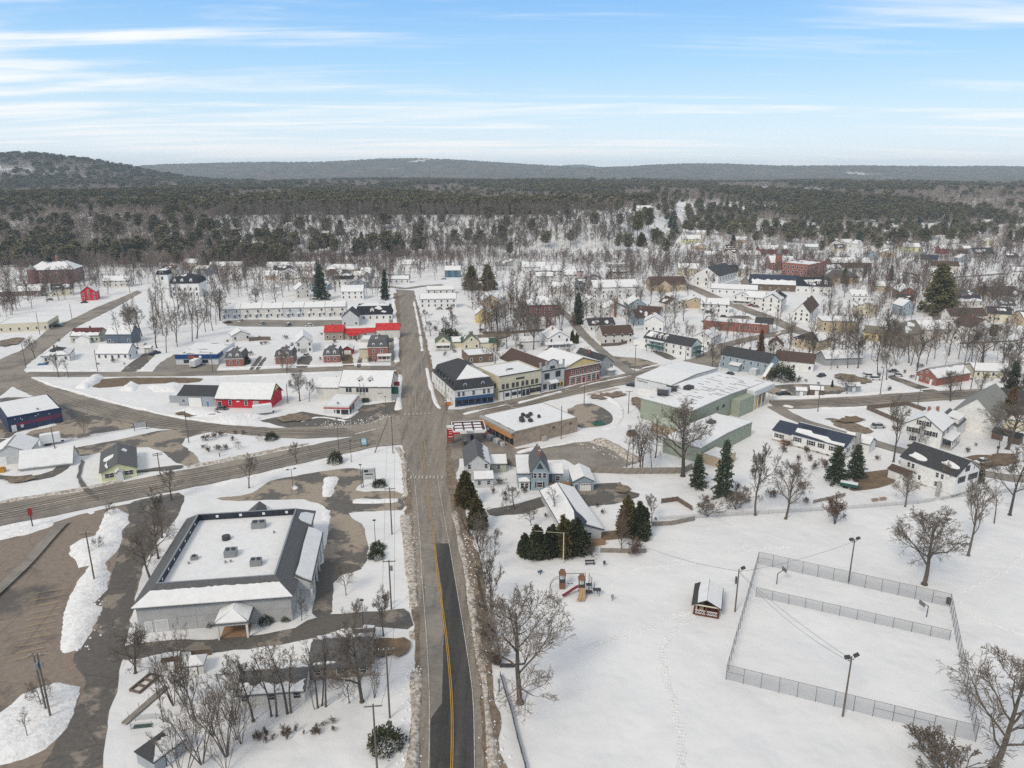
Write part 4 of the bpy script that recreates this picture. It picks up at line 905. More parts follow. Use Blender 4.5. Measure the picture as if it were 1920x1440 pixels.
def white_store():
    r = bld('shop','long white store with a huge snow covered roof, two dormers and street signs','store',(593,751),-2); L,D = 29.0,15.0
    vol(r,9.2,L,0,D,5.6,'gx',4.2,'offwhite','dark','full',ov=0.3,o=0.25,names=('wall','roof','roof_snow')); vol(r,0,9.1,0.6,11,5.0,'gx',2.4,'offwhite','grey','full',names=('wing','wing_roof','wing_snow'))
    rect = (0,L,0,D)
    for x in (12.2,13.4,16.2,17.4,18.6,19.8): window(r,rect,'f',x,3.7,0.75,1.5,dark=True)
    for x in (16.6,20.6): dormer(r,x,2.2,6.6,1.6,1.5,2.6,'white','dark')
    for x in (17.2,18.6): MB().tube((x,-0.25,2.6),(x,-0.25,7.2),0.09,n=6).build('flue_pipe',METAL,r)
    for y in (3,6.5,10): window(r,rect,'r',y,3.4,1.0,1.5)
    bx(23.8,25.6,-0.06,-0.006,3.0,3.4).build('name_board',W['grey'],r)
    bx(L + 0.1,L + 2.6,1.2,1.5,2.6,5.4).build('hanging_sign',mat('dark green sign',(0.008,0.07,0.05),0.5),r)
    bx(L + 0.1,L + 2.2,6.2,6.5,4.4,6.0).build('hanging_sign',mat('dark red sign',(0.25,0.04,0.04),0.5),r)
    bx(18.2,20.6,-2.0,-0.8,0,1.5).build('dumpster',mat('dark green dumpster',(0.02,0.045,0.03),0.6,var=0.3),r)
    r = bld('service_station','small white flat roofed shop with a red stripe round its eaves','shop',(608,778),-3); L,D,h = 9.2,14.5,3.2
    vol(r,0,L,0,D,h,'flat',0,'white','grey','full',parapet=0.25); rect = (0,L,0,D)
    RS = mat('red stripe paint',(0.42,0.015,0.02),0.5)
    bx(-0.07,L + 0.07,-0.07,-0.031,h - 0.75,h - 0.3).build('stripe',RS,r); bx(L + 0.031,L + 0.07,-0.03,D,h - 0.75,h - 0.3).build('stripe',RS,r)
    window(r,rect,'f',7.6,0.4,2.4,1.7,dark=True); window(r,rect,'f',5.2,0.7,1.0,1.3,dark=True); window(r,rect,'f',3.9,1.0,0.5,1.0)
    for y in (2.0,5.5): window(r,rect,'r',y,0.5,2.4,1.7,dark=True)
    for y in (9.0,12.2): door(r,rect,'r',y,0,2.6,2.4,W['white'],'garage_door',4)
    roof_vent(r,4.6,2.2,h + 0.2,0.3,0.7)
white_store()
def blue_shop():
    r = bld('shop','pale flat roofed shop with a deep blue fascia and an orange sign','shop',(331,684),2); L,D,h = 18.8,24.0,4.6
    vol(r,0,L,0,D,h,'flat',0,'steel','dark','patchy',parapet=0.2); rect = (0,L,0,D)
    BL = mat('blue fascia paint',(0.008,0.055,0.20),0.5,var=0.15)
    bx(-0.1,L + 0.1,-0.5,-0.035,2.9,h + 0.2).build('fascia',BL,r); bx(L + 0.04,L + 0.35,-0.03,6.5,2.9,h + 0.2).build('fascia',BL,r)
    OR = mat('orange sign lettering',(0.75,0.20,0.02),0.5); fr = (0,L,-0.5,D)
    bx(5.6,9.6,-0.56,-0.505,3.1,4.4).build('sign_panel',mat('dark red sign panel',(0.16,0.03,0.04),0.5),r)
    text_on(r,'SUBS',fr,'f',7.3,3.35,1.3,OR); MB().tube((11.2,-0.505,3.75),(11.2,-0.57,3.75),0.65,n=16).build('round_badge',TRIM,r)
    window(r,rect,'f',5.0,0.9,3.0,1.3,dark=True); window(r,rect,'f',12.6,0.9,3.2,1.3,dark=True); door(r,rect,'f',8.4,0,1.8,2.2,GLASS); door(r,rect,'f',15.4,0,1.0,2.1)
blue_shop()
# brick mansard houses along the side street
def mansard_house(label,a,ang,L,D,h,r1,two=False,side_wing=None,porch_=None):
    r = bld('house',label,'house',a,ang); ro = vol(r,0,L,0,D,h,'mansard',0.8,'brick','grey',{4: 'none',5: 'low',6: 'full',7: 'low'} if not two else {4: 'patch'},par=(0.5,r1),ov=0.3); rect = (0,L,0,D)
    bx(-0.28,L + 0.28,-0.28,-0.02,h - 0.28,h - 0.02).build('cornice',TRIM,r)
    for k in range(2):
        x = L * (0.3 + 0.4 * k); window(r,rect,'f',x,1.0,0.9,1.5)
        if two: window(r,rect,'f',x,3.9,0.9,1.5)
        dormer(r,x,-0.05,h + 0.2,1.3,1.5,1.4,'white','grey','full' if not two else 'none')
    wins(r,rect,'r',[1.0] + ([3.9] if two else []),2,0.9,1.5)
    chimney(r,ro,L * 0.55,D * 0.55,h + r1,h + r1 + 1.8); return r,rect
mansard_house('brick mansard cottage beside a round dark evergreen bush',(424,687),5,7.6,9.5,3.6,2.6)
mansard_house('brick mansard cottage with a dark recessed doorway',(517,683),5,7.8,9.5,3.5,2.4)
mansard_house('brick mansard cottage next to a small red garage',(607,680),5,7.4,9.0,3.4,2.5)
rt,rc = mansard_house('tall two storey brick mansard house with a white corner porch',(691,677),4,8.8,12,6.6,3.0,True)
porch(rt,4.4,10.6,-2.4,-0.02,2.7,4,0.4); vol(rt,-0.02 - 4.5,-0.05,4,12,5.0,'gx',1.6,'cream','grey','full',names=('rear_wing','rear_wing_roof','rear_wing_snow'))
g_,_,_ = house('small red garage with a white door between brick houses',(643,665),4,4.6,6,2.6,'gy',1.4,'barnred','grey','full',0,0,0,name='garage',cat='garage',ch=0)
door(g_,(0,4.6,0,6),'f',2.3,0,3.2,2.1,TRIM,'garage_door',4)
h_,_,rr_ = house('white gabled house with a grey garage door behind the brick cottages',(556,663),16,7.6,15,5.2,'gy',3.2,'white','grey','full',2,2,0,ch=0)
door(h_,rr_,'f',3.4,0,2.8,2.3,W['grey'],'garage_door',4)
house('small snow roofed white house behind the brick cottage with the evergreen bush',(436,641),30,9,8,3.0,'gy',2.2,'offwhite','grey','full',1,2,2,ch=0,far=True)
# red metal roofs
r_,ro_,rc_ = house('weathered house under a bright red metal roof with a long red side wing',(609,638),5,9.6,9,4.4,'gx',2.6,'weather','red','none',1,3,0,far=True)
vol(r_,9.7,20.6,1.0,8,3.2,'gx',1.8,'weather','red','none',names=('wing','wing_roof','wing_snow')); porch(r_,12,17,-1.0,0.95,2.4,3,0.3,False,'none','red')
vol(r_,21,26,1.4,7.2,3.6,'gx',1.6,'grey','red','none',names=('link_wing','link_roof','link_snow')); vol(r_,26.2,38.5,2.0,10,4.6,'gx',2.6,'offwhite','red','none',names=('main_block','main_roof','main_snow'))
house('flat white outbuilding in front of the red metal roofs',(677,660),4,12.5,9,6.0,'flat',0,'offwhite','grey','full',1,3,2,ch=0,far=True)
house('grey gabled barn squeezed behind the red metal roofs',(642,612),5,9.2,12,5.2,'gy',4.0,'paleg','dark','none',1,2,0,ch=0,far=True,name='barn',cat='barn')
r_ = bld('inn','white inn with a black mansard roof streaked with snow','inn',(666,601),6)
ro_ = vol(r_,0,21.5,0,12,3.4,'mansard',0.8,'white','black',{0: 'patch',4: 'full',5: 'full',6: 'full'},par=(1.6,4.6)); wins(r_,(0,21.5,0,12),'f',[0.9],6,0.9,1.5,far=True); dormer(r_,10,0.3,3.9,2.2,2.4,2.0,'white','black'); dormer(r_,15.5,4.5,7.6,3.4,1.4,4,'white','grey')
# row house
r_ = bld('row_house','long two storey row house with a snow covered roof and small entry hoods','row house',(411,598),7); L = 74
for k in range(6): vol(r_,k * L / 6 + 0.02,(k + 1) * L / 6 - 0.02,(k % 2) * 0.25,9.5,5.6 + 0.12 * (k % 2),'gx',2.4,'offwhite' if k % 3 else 'paleg','grey','full',o=0.02,names=('unit','unit_roof','unit_snow'),seed=k)
for k in range(12):
    door(r_,(0,L,-0.02,9),'f',3.0 + k * 6.15,0.1,1.0,2.1,W['slate']); window(r_,(0,L,-0.02,9),'f',5.6 + k * 6.15,1.0,0.9,1.4,far=True); window(r_,(0,L,-0.02,9),'f',4.2 + k * 6.15,3.6,0.9,1.3,far=True)
    MB().slab([(2.2 + k * 6.15,-1.0,2.3),(3.8 + k * 6.15,-1.0,2.3),(3.8 + k * 6.15,-0.1,2.7),(2.2 + k * 6.15,-0.1,2.7)],(0,0,0.2)).build('entry_hood',ROOFSNOW,r_)
for k in range(6): chimney(r_,r_,6 + k * 12.2,4.8,7,8.6)

# ------------------------------------------------------------------ the block right of the main road
def corner_block():
    r = bld('mansard_building','big white corner building with black mansard roof and blue shopfront awning','shop building',(853,763),22); L,D,h = 15.4,27,6.4
    vol(r,0,L,0,D,h,'mansard',3.6,'white','dark',{1: 'none',4: 'full',5: 'patch'},par=(1.0,3.4),ov=0.35); rect = (0,L,0,D)
    bx(-0.1,L + 0.1,-0.45,-0.02,h - 0.3,h - 0.03).build('cornice',TRIM,r)
    for x in (1.6,3.4,7.4,11.6,13.4): window(r,rect,'f',x,4.0,1.0,1.6)
    for y in range(3,26,4): window(r,rect,'l',y,4.0,0.9,1.5); window(r,rect,'l',y + 1.5,1.0,0.9,1.5)
    for x in (4.2,11.2): dormer(r,x,0.15,h + 0.35,1.7,2.1,1.6,'slate','black','none')
    for k in range(6): bx(-0.02,0.5,2.2 + k * 3.8,3.6 + k * 3.8,h + 0.6,h + 2.6).build('side_dormer',RF['black'],r)
    BL = mat('blue awning',(0.025,0.065,0.15),0.7,var=0.2)
    MB().slab([(0.1,-1.4,2.7),(L - 0.1,-1.4,2.7),(L - 0.1,-0.03,3.5),(0.1,-0.03,3.5)],(0,0,0.08)).build('awning',BL,r)
    bx(0.1,L - 0.1,-0.14,-0.03,0.0,0.75).build('stall_riser',BL,r)
    for k in range(6): bx(0.5 + k * 2.5,2.6 + k * 2.5,-0.10,-0.03,0.78,2.65).build('shop_window',GLASS,r)
    for k in range(7): bx(0.1 + k * 2.48,0.32 + k * 2.48,-0.18,-0.03,0.0,2.7).build('pilaster',BL,r)
    vol(r,-0.02 + 1.5,10.5,D + 0.1,D + 9,4.2,'gx',2.2,'white','black','left',names=('rear_wing','rear_wing_roof','rear_wing_snow'))
    r = bld('sandwich_board','orange and white sidewalk sign at the street corner','sign',(834,762),20)
    mb = bx(0,2.6,0,0.3,0.3,1.6); o = mb.build('panel',mat('orange placard',(0.60,0.22,0.05),0.6,var=0.3),r); bx(-0.1,2.7,-0.1,0.5,1.6,1.9).build('snow_cap',ROOFSNOW,r)
    for x in (0.1,2.4): bx(x,x + 0.12,0.05,0.2,0,2.6).build('post',POLEM,r)
corner_block()
def cream_block():
    r = bld('shop_building','cream two storey flat roofed shop building with eight dark upper windows','shop building',(936,751),32); L,D,h = 19.4,17,9.0
    vol(r,0,L,0,D,h,'flat',0,'cream','grey','full',parapet=0.6); rect = (0,L,0,D); DG = mat('dark green trim',(0.03,0.04,0.03),0.6)
    bx(-0.15,L + 0.15,-0.25,-0.035,h + 0.35,h + 0.7).build('cornice',DG,r); bx(-0.08,L + 0.08,-0.16,-0.02,3.4,3.8).build('belt_course',DG,r)
    for x in (1.8,3.7,6.3,8.2,10.7,12.7,15.2,17.2): window(r,rect,'f',x,4.4,1.0,1.7,dark=True)
    bx(7.6,11.4,-0.1,-0.035,7.2,7.9).build('sign_board',DG,r)
    for k,(x0,x1) in enumerate(((0.2,1.9),(2.1,5.2),(5.4,8.2),(8.4,9.9))): bx(x0,x1,-0.06,-0.03,0.1,3.35).build('shopfront_panel',TRIM,r)
    for x,w in ((3.6,1.6),(6.8,2.0),(9.2,0.9)): window(r,(0,L,-0.06,D),'f',x,1.2,w,1.2,dark=True)
    for k in range(2): door(r,rect,'f',11.2 + k * 1.8,0.05,1.5,2.7,GLASS)
    for k in range(2): window(r,rect,'f',15.2 + k * 2.6,0.9,2.2,1.6,dark=True)
    for x in (2.0,5.3,8.3,10.1,14.0,19.2): bx(x - 0.1,x + 0.1,-0.15,-0.03,0,3.4).build('pilaster',DG,r)
    for k in range(3): window(r,rect,'l',3 + k * 4.5,4.4,0.9,1.6,dark=True)
    roof_vent(r,7,6,h + 0.2); bx(8.5,11,7,8.6,h + 0.2,h + 0.45).build('roof_hatch',RF['grey'],r)
    # theatre-like false front
    r = bld('shop_building','white false fronted hall with an arched parapet and brown shingle roof','hall',(1013,735),33); L,D,h = 11.6,30,7.6
    vol(r,0,L,0.5,D,h,'gy',3.6,'white','brown',{0: 'none',1: 'full'},o=0.1); rect = (0,L,0,D)
    mb = MB(); pts = [(-0.2,-0.3),(L + 0.2,-0.3),(L + 0.2,10.0),(L - 2.6,10.2)] + [(L / 2 + 2.3 * math.cos(q),10.6 + 1.9 * math.sin(q)) for q in np.linspace(0,math.pi,9)] + [(2.6,10.2),(-0.2,10.0)]
    mb.slab([(x,0,z) for x,z in pts],(0,0.45,0)).build('false_front',W['paleg'],r)
    bx(-0.35,L + 0.35,-0.2,-0.01,8.1,8.5).build('cornice',DTRIM,r)
    ring = [(L / 2 + 2.4 * math.cos(q),-0.08,10.6 + 2.0 * math.sin(q)) for q in np.linspace(0,math.pi,13)]; MB().path(ring,0.16,5).build('arch_trim',DTRIM,r)
    for x in (0.15,3.0,L - 3.0,L - 0.15): bx(x - 0.3,x + 0.3,-0.12,0.5,9.6,11.6).box(x - 0.4,x + 0.4,-0.2,0.6,11.6,11.9).build('finial',W['grey'],r)
    for x,z,w,hh in ((L / 2 - 0.6,8.9,0.9,1.0),(L / 2 + 0.6,8.9,0.9,1.0),(2.6,4.9,1.0,2.2),(3.8,4.9,1.0,2.2),(8.0,5.2,1.0,2.2),(9.2,5.2,1.0,2.2)): window(r,rect,'f',x,z,w,hh,dark=True)
    MB().slab([(3.9,-2.0,3.2),(7.9,-2.0,3.2),(7.9,-0.02,3.9),(3.9,-0.02,3.9)],(0,0,0.3)).build('entry_canopy',ROOFSNOW,r)
    for x in (4.6,5.6,6.6,7.4): door(r,rect,'f',x,0.05,0.8,2.4,GLASS)
    window(r,rect,'f',2.2,0.9,1.4,1.9,dark=True); YL = mat('yellow poster frame',(0.62,0.42,0.05),0.6)
    for x in (9.0,10.5): bx(x - 0.6,x + 0.6,-0.1,-0.02,0.8,2.8).build('poster_frame',YL,r); bx(x - 0.38,x + 0.38,-0.13,-0.105,1.1,2.5).build('poster',GLASS,r)
    # brick block
    r = bld('shop_building','red brick two storey shop building with a tan pediment','shop building',(1056,725),35); L,D,h = 19.6,20,7.6
    vol(r,0,L,0,D,h,'gy',3.2,'brick','grey','full',ov=0.6,o=0.7); rect = (0,L,0,D); P = [(0.8,h + 0.1),(L - 0.8,h + 0.1),(L / 2,h + 2.9)]
    MB().slab([(x,-0.45,z) for x,z in P],(0,0.3,0)).build('pediment',W['butter'],r); bx(-0.5,L + 0.5,-0.7,-0.02,h - 0.35,h - 0.02).build('cornice',TRIM,r)
    for k in range(7): window(r,rect,'f',4.6 + k * 2.25,4.4,1.0,1.8)
    bx(3.2,L,-0.2,-0.02,3.3,3.8).build('belt_course',TRIM,r)
    for k,x in enumerate((4.8,8.0,13.6,16.2)): window(r,rect,'f',x,0.8,1.6,1.9)
    for x in (10.8,18.6): door(r,rect,'f',x,0.05,1.3,2.5,W['barnred'])
    for x in (3.4,6.5,9.8,12.0,15.0,17.6): bx(x - 0.12,x + 0.12,-0.12,-0.02,0,3.3).build('pilaster',TRIM,r)
    r,ro,rect = house('grey gabled house at the end of the shop row with a charcoal roof',(1120,707),33,8.6,17,5.4,'gy',3.4,'grey','dark','none',2,2,2,ch=1); vol(r,5.2,8.0,-2.2,-0.05,2.4,'hip',0.8,'grey','grey','full',names=('bay','bay_roof','bay_snow'),ov=0.2)
cream_block()
def strip_store():
    r = bld('store','low tan block convenience store with orange fascia and snow covered flat roof','store',(904,806),-56); L,D,h = 19.6,25.5,5.0
    vol(r,0,L,0,D,h,'flat',0,'tanblock','grey','full',parapet=0.3); rect = (0,L,0,D)
    bx(-0.1,L + 0.1,-1.2,-0.035,h - 0.25,h + 0.28).build('eave',W['grey'],r); OR = mat('orange fascia',(0.48,0.25,0.10),0.7,var=0.15)
    bx(0.1,L - 0.4,-1.1,-0.04,h - 2.0,h - 0.28).build('fascia',OR,r)
    for k in range(7): bx(0.6 + k * 2.7,2.9 + k * 2.7,-0.09,-0.03,0.5,2.8).build('shop_window',GLASS,r)
    for k in range(3): bx(0.9 + k * 2.7,1.9 + k * 2.7,-0.13,-0.095,1.2,2.2).build('window_poster',paint(('magenta','white card','red card')[k],((0.4,0.1,0.3),(0.7,0.7,0.7),(0.5,0.05,0.05))[k]),r)
    for x,y,s in ((13,7.5,1.6),(11.2,8.5,1.4),(10.5,11.5,1.5),(14.5,9.8,1.4),(8.5,11,1.2),(9.2,13.6,1.2),(12.8,14.5,0.9)): ac_unit(r,x,y,h + 0.2,s,s * 0.8,1.0,1,DMETAL)
    for y in (15,22): bx(L + 0.02,L + 0.06,y,y + 1.2,3.2,4.0).build('wall_vent',W['brown'],r)
    bx(L + 0.1,L + 1.2,10.5,12.0,0,1.6).build('meter_cabinet',W['concrete'],r); MB().tube((L + 0.4,12.6,0),(L + 0.4,12.6,5.6),0.08).build('flue_pipe',METAL,r)
    for k in range(8):
        g = rng; bx(6 + k * 1.4,7.2 + k * 1.4,-3.2 + 0.2 * (k % 2),-1.9,0,0.9 + 0.3 * (k % 3)).build('covered_goods',W['paleg'] if k % 3 else W['slate'],r)
strip_store()
def gas_canopy():
    p = at(879,830); r = empty('fuel_canopy',(p.x,p.y,0),R(8),'red and white fuel canopy with snow between its roof ribs','fuel canopy')
    RED = mat('canopy red',(0.45,0.01,0.015),0.45); L2,D2,z = 5.3,4.6,4.9
    mb = bx(-L2,L2,-D2,-D2 + 0.2,z,z + 1.0); mb.box(-L2,L2,D2 - 0.2,D2,z,z + 1.0).box(-L2,-L2 + 0.2,-D2 + 0.2,D2 - 0.2,z,z + 0.997).box(L2 - 0.2,L2,-D2 + 0.2,D2 - 0.2,z,z + 0.997); mb.build('fascia',TRIM,r)
    bx(-L2 - 0.03,-L2 + 2.2,-D2 - 0.06,-D2 - 0.005,z + 0.02,z + 0.55).build('red_panel',RED,r); bx(-L2 - 0.05,-L2 - 0.004,-D2,-D2 + 2.0,z + 0.02,z + 0.55).build('red_panel',RED,r); bx(L2 - 0.4,L2 + 0.04,-D2 - 0.05,-D2 - 0.004,z - 0.9,z + 0.4).build('red_panel',RED,r)
    text_on(r,'Falcon',(-L2,L2,-D2,D2),'f',0.2,z + 0.2,0.95,DTRIM)
    bx(-L2 + 0.2,L2 - 0.2,-D2 + 0.2,D2 - 0.2,z + 0.3,z + 0.4).build('deck',mat('rusty canopy deck',(0.16,0.085,0.07),0.8,var=0.3),r)
    for i in range(3):
        for j in range(3):
            x0 = -L2 + 0.75 + i * 3.05; y0 = -D2 + 0.65 + j * 2.65; bx(x0,x0 + 2.6,y0,y0 + 2.1,z + 0.402,z + 0.72).build('roof_snow',ROOFSNOW,r)
    for i in range(4): bx(-L2 + 0.4 + i * 3.1,-L2 + 0.7 + i * 3.1,-D2 + 0.2,D2 - 0.2,z + 0.40,z + 0.86).build('roof_rib',RF['maroon'],r)
    for j in range(4): bx(-L2 + 0.2,L2 - 0.2,-D2 + 0.3 + j * 2.75,-D2 + 0.62 + j * 2.75,z + 0.405,z + 0.84).build('roof_rib',RF['maroon'],r)
    for s in (-1,1): bx(-0.25,0.25,s * 1.5 - 0.25,s * 1.5 + 0.25,0,z).build('column',METAL,r)
    for s in (-1,1):
        q = at(879 + 0,830); e = empty('fuel_pump',(p.x + 0.9 * s,p.y + s * 2.8,0.12),R(8),'grey and black fuel pump under the canopy, ' + ('street side' if s > 0 else 'store side of the island'),'fuel pump')
        bx(-0.55,0.55,-0.35,0.35,0,1.5).build('cabinet',DMETAL,e); bx(-0.5,0.5,-0.3,0.3,1.5,2.1).build('head',METAL,e); bx(-0.35,0.35,-0.37,-0.352,0.9,1.35).build('display',GLASS,e)
    bx(-1.6,1.6,-4.6,4.6,-0.05,0.15).build('island_kerb',W['concrete'],r)
    p = at(845,832); r = empty('price_sign',(p.x,p.y,0),R(8),'tall red price sign on two legs beside the fuel canopy','sign')
    bx(-1.1,1.1,-0.2,0.2,0.9,5.4).build('panel',RED,r); bx(-1.1,1.1,-0.25,0.25,5.41,6.3).build('header',TRIM,r)
    for zz,w in ((4.9,0.8),(4.1,0.5),(3.4,0.5),(2.4,0.7)): bx(-w,w,-0.23,-0.205,zz,zz + 0.22).build('price_line',TRIM,r)
    bx(-0.9,0.9,-0.235,-0.205,1.2,2.0).build('lower_board',W['brown'],r)
    for s in (-1,1): bx(s * 0.95 - 0.1,s * 0.95 + 0.1,-0.1,0.1,0,0.9).build('leg',DMETAL,r)
gas_canopy()
def steel_plant():
    r = bld('warehouse','white steel building with a smooth snow covered roof beside the green works','warehouse',(1190,727),-44)
    vol(r,0,17,0,36,4.2,'gx',0.9,'steel','pale','full',ov=0.1,o=0.1); text_on(r,'Metal Works',(0,17,0,36),'f',3.6,3.1,0.9,mat('dark green lettering',(0.02,0.08,0.06),0.6)); door(r,(0,17,0,36),'f',11,0.3,1.3,2.2,W['grey'])
    r = bld('factory','pale green corrugated works with streaked snow on its low roof','factory',(1200,784),-46); L,D,h = 20.5,50,7.2
    vol(r,0,L,0,D,h,'gx',0.7,'green','metal',{0: 'full',1: 'full'},ov=0.15,o=0.12)
    for k in range(70):
        y = 3 + int(rng.uniform(0,30)) * 1.5; x = rng.uniform(1,17); zz = h + 0.7 * (1 - abs((y - 25)) / 25) + 0.43; bx(x,x + rng.uniform(1.2,4),y,y + 0.25,zz - 0.3,zz).build('bare_streak',RF['dark'],r)
    bx(L + 0.15,L + 3.5,D - 24,D - 14,-0.2,6.2).build('bump_out',W['green'],r)
    bx(L + 0.15,L + 3.5,D - 13.5,D + 1.5,5.6,7.4).build('loading_roof',W['steel'],r); bx(L + 0.2,L + 3.4,D - 13.4,D + 1.4,7.402,7.6).build('loading_roof_snow',ROOFSNOW,r)
    for k in range(6): bx(L + 3.05,L + 3.3,D - 13.2 + k * 2.85,D - 12.8 + k * 2.85,0,5.6).build('loading_post',W['cream'] if k else TRIM,r)
    bx(L + 0.2,L + 0.6,D - 13,D + 1,0,5.5).build('loading_wall',W['weather'],r); bx(L + 1.2,L + 2.8,D - 12,D - 9,0,5.2).build('lumber_rack',W['butter'],r)
    for y,x in ((6.5,4.0),(13,3.2)): MB().tube((x - 1.6,y,h + 1.7),(x + 1.8,y + 1.5,h + 1.7),1.1,n=12).build('dust_collector',DMETAL,r)
    bx(2,4.4,8.6,12,h + 0.5,h + 2.6).build('rooftop_house',W['paleg'],r); ac_unit(r,6.5,20,h + 0.7,2.4,3.4,1.4,1,DMETAL); roof_vent(r,3,18,h + 0.7,0.5,1.0)
    for k in range(2): window(r,(0,L,0,D),'r',17 + k * 4,4.2,1.2,0.9,dark=True)
    # lower block in front, timber lean-to
    r2 = bld('factory','low green steel workshop with a wide snow covered roof below the larger works','factory',(1242,848),-44)
    vol(r2,0,13,0,33,4.6,'gx',0.6,'green','pale','full',ov=0.1,o=0.1); bx(3.4,5.4,20,23,4.9,6.1).build('rooftop_unit',DMETAL,r2); bx(1.6,4.2,6,10,4.7,5.6).build('rooftop_house',W['paleg'],r2)
    vol(r2,13.1,20,1,9,2.8,'flat',0,'tan','grey','full',parapet=0.1,names=('annex','annex_roof','annex_snow'))
    r3 = bld('lumber_shed','open timber shed with a pale green metal roof and stacked lumber','shed',(1222,806),-44)
    vol(r3,0,10,0,7,2.8,'gx',1.4,'tan',mat('pale green metal roofing',(0.36,0.41,0.33),0.6,var=0.1),'none',ov=0.4)
    for k in range(4): bx(1 + k * 2.2,2.6 + k * 2.2,-1.6,-0.3,0,1.6 + 0.3 * (k % 2)).build('lumber_stack',W['tan'],r3)
steel_plant()
# yard houses below the store
def yard_houses():
    r,ro,rc = house('grey gabled house beside the brown cedar at the fuel lot corner',(873,902),6,7.0,13,4.8,'gy',3.0,'paleg','grey',{0: 'none',1: 'low'},2,2,2,ch=0)
    vol(r,2.4,7.4,-5.0,-0.05,2.6,'gx',1.0,'paleg','grey','full',names=('wing','wing_roof','wing_snow')); wins(r,(2.4,7.4,-5,0),'f',[0.9],2,0.9,1.2,1.2)
    house('small flat snow roofed outbuilding behind the grey gabled house',(921,886),4,4.4,5,2.6,'shed',0.6,'sage','grey','full',1,1,1,ch=0,name='outbuilding',cat='outbuilding')
    r = bld('house','blue grey Victorian house with steep grey roof, red window blinds and wooden deck','house',(986,920),2)
    ro = vol(r,1.4,6.2,0,11,5.8,'gy',3.6,'blueg','grey','none',o=0.35); vol(r,-2.2,1.35,1.5,11.5,4.4,'shed',1.2,'blueg','grey','full',names=('side_wing','side_wing_roof','side_wing_snow'))
    vol(r,-1.8,1.0,-0.2,1.45,2.8,'hip',0.6,'white','grey','full',names=('bay','bay_roof','bay_snow'),ov=0.2); wins(r,(-1.8,1.0,-0.2,1.4),'f',[0.8],2,0.9,1.6,0.8)
    vol(r,6.25,10.5,4,11,3.2,'gx',1.4,'blueg','grey','full',names=('ell','ell_roof','ell_snow')); rect = (1.4,6.2,0,11)
    SH = paint('dark shutter',(0.03,0.03,0.05))
    for x in (2.5,3.8,5.1): window(r,rect,'f',x,3.8,0.85,1.4)
    for x in (2.6,4.9): bx(x - 1.0,x - 0.7,-0.08,-0.02,3.75,5.25).build('shutter',SH,r)
    bx(3.45,4.15,-0.06,-0.035,3.9,5.1).build('window_blind',paint('red blind',(0.25,0.03,0.06)),r)
    window(r,rect,'f',3.8,1.0,1.5,1.5,SH); MB().slab([(2.9,-0.3,6.6),(4.7,-0.3,6.6),(3.8,-0.3,8.3)],(0,0.25,0)).build('gable_shingles',RF['dark'],r)
    for y in (3,6.5): chimney(r,ro,3.9,y,8.4,10.6,0.7)
    door(r,(6.25,10.5,4,11),'f',7.2,0.8,1.0,2.1,W['slate']); window(r,(6.25,10.5,4,11),'f',9.2,1.2,1.0,1.3)
    bx(6.3,12.4,0.2,3.9,0.6,0.8).build('deck',WOOD,r)
    for x0,x1,y0,y1 in ((6.3,8.2,0.2,0.3),(9.6,12.4,0.2,0.3),(12.3,12.4,0.3,3.9),(6.3,6.4,0.3,3.9)): bx(x0,x1,y0,y1,0.8,1.75).build('deck_railing',WOOD,r)
    for k in range(4): bx(8.2,9.6,-0.9 + k * 0.28,-0.62 + k * 0.28,0,0.15 + k * 0.16).build('step',WOOD,r)
    for x in (6.5,9.3,12.2): bx(x,x + 0.15,0.3,0.45,0,0.6).build('deck_post',WOOD,r)
    r,ro,rect = house('grey one-car garage with a white panelled door by the wooden deck',(1075,921),4,5.6,8.5,2.9,'gy',1.4,'blueg','grey','full',0,0,0,name='garage',cat='garage',ch=0)
    door(r,rect,'f',3.3,0,3.2,2.3,TRIM,'garage_door',4); door(r,rect,'f',0.8,0,0.9,2.1,W['slate'])
    for k in range(4): bx(2.0 + k * 0.75,2.5 + k * 0.75,-0.13,-0.10,1.8,2.1).build('door_light',GLASS,r)
    r = bld('house','long low ranch house with a bare bluish strip down its snowy roof','ranch house',(1062,1019),12); L,D = 8.6,24
    ro = vol(r,0,L,0,D,2.8,'gy',1.7,'paleg','blue',{0: [[(0.02,0.02),(0.98,0.02),(0.985,0.5),(0.9,0.66),(0.7,0.9),(0.4,0.95),(0.02,0.97)]],1: [[(0.02,0.02),(0.985,0.02),(0.985,0.97),(0.3,0.97),(0.22,0.82),(0.1,0.72),(0.02,0.9)]]},o=0.5,ov=0.6,par=None)
    rect = (0,L,0,D); window(r,rect,'f',3.4,0.8,1.4,1.5); window(r,rect,'f',5.4,0.8,1.4,1.5); bx(-0.5,L + 0.3,-2.6,-0.05,0,0.4).build('deck',WOOD,r); bx(-0.5,L + 0.3,-2.6,-2.5,0.4,1.3).build('deck_railing',WOOD,r)
    bx(L + 0.2,L + 6,-0.5,3.2,0,0.35).build('side_deck',LEAF,r)
yard_houses()
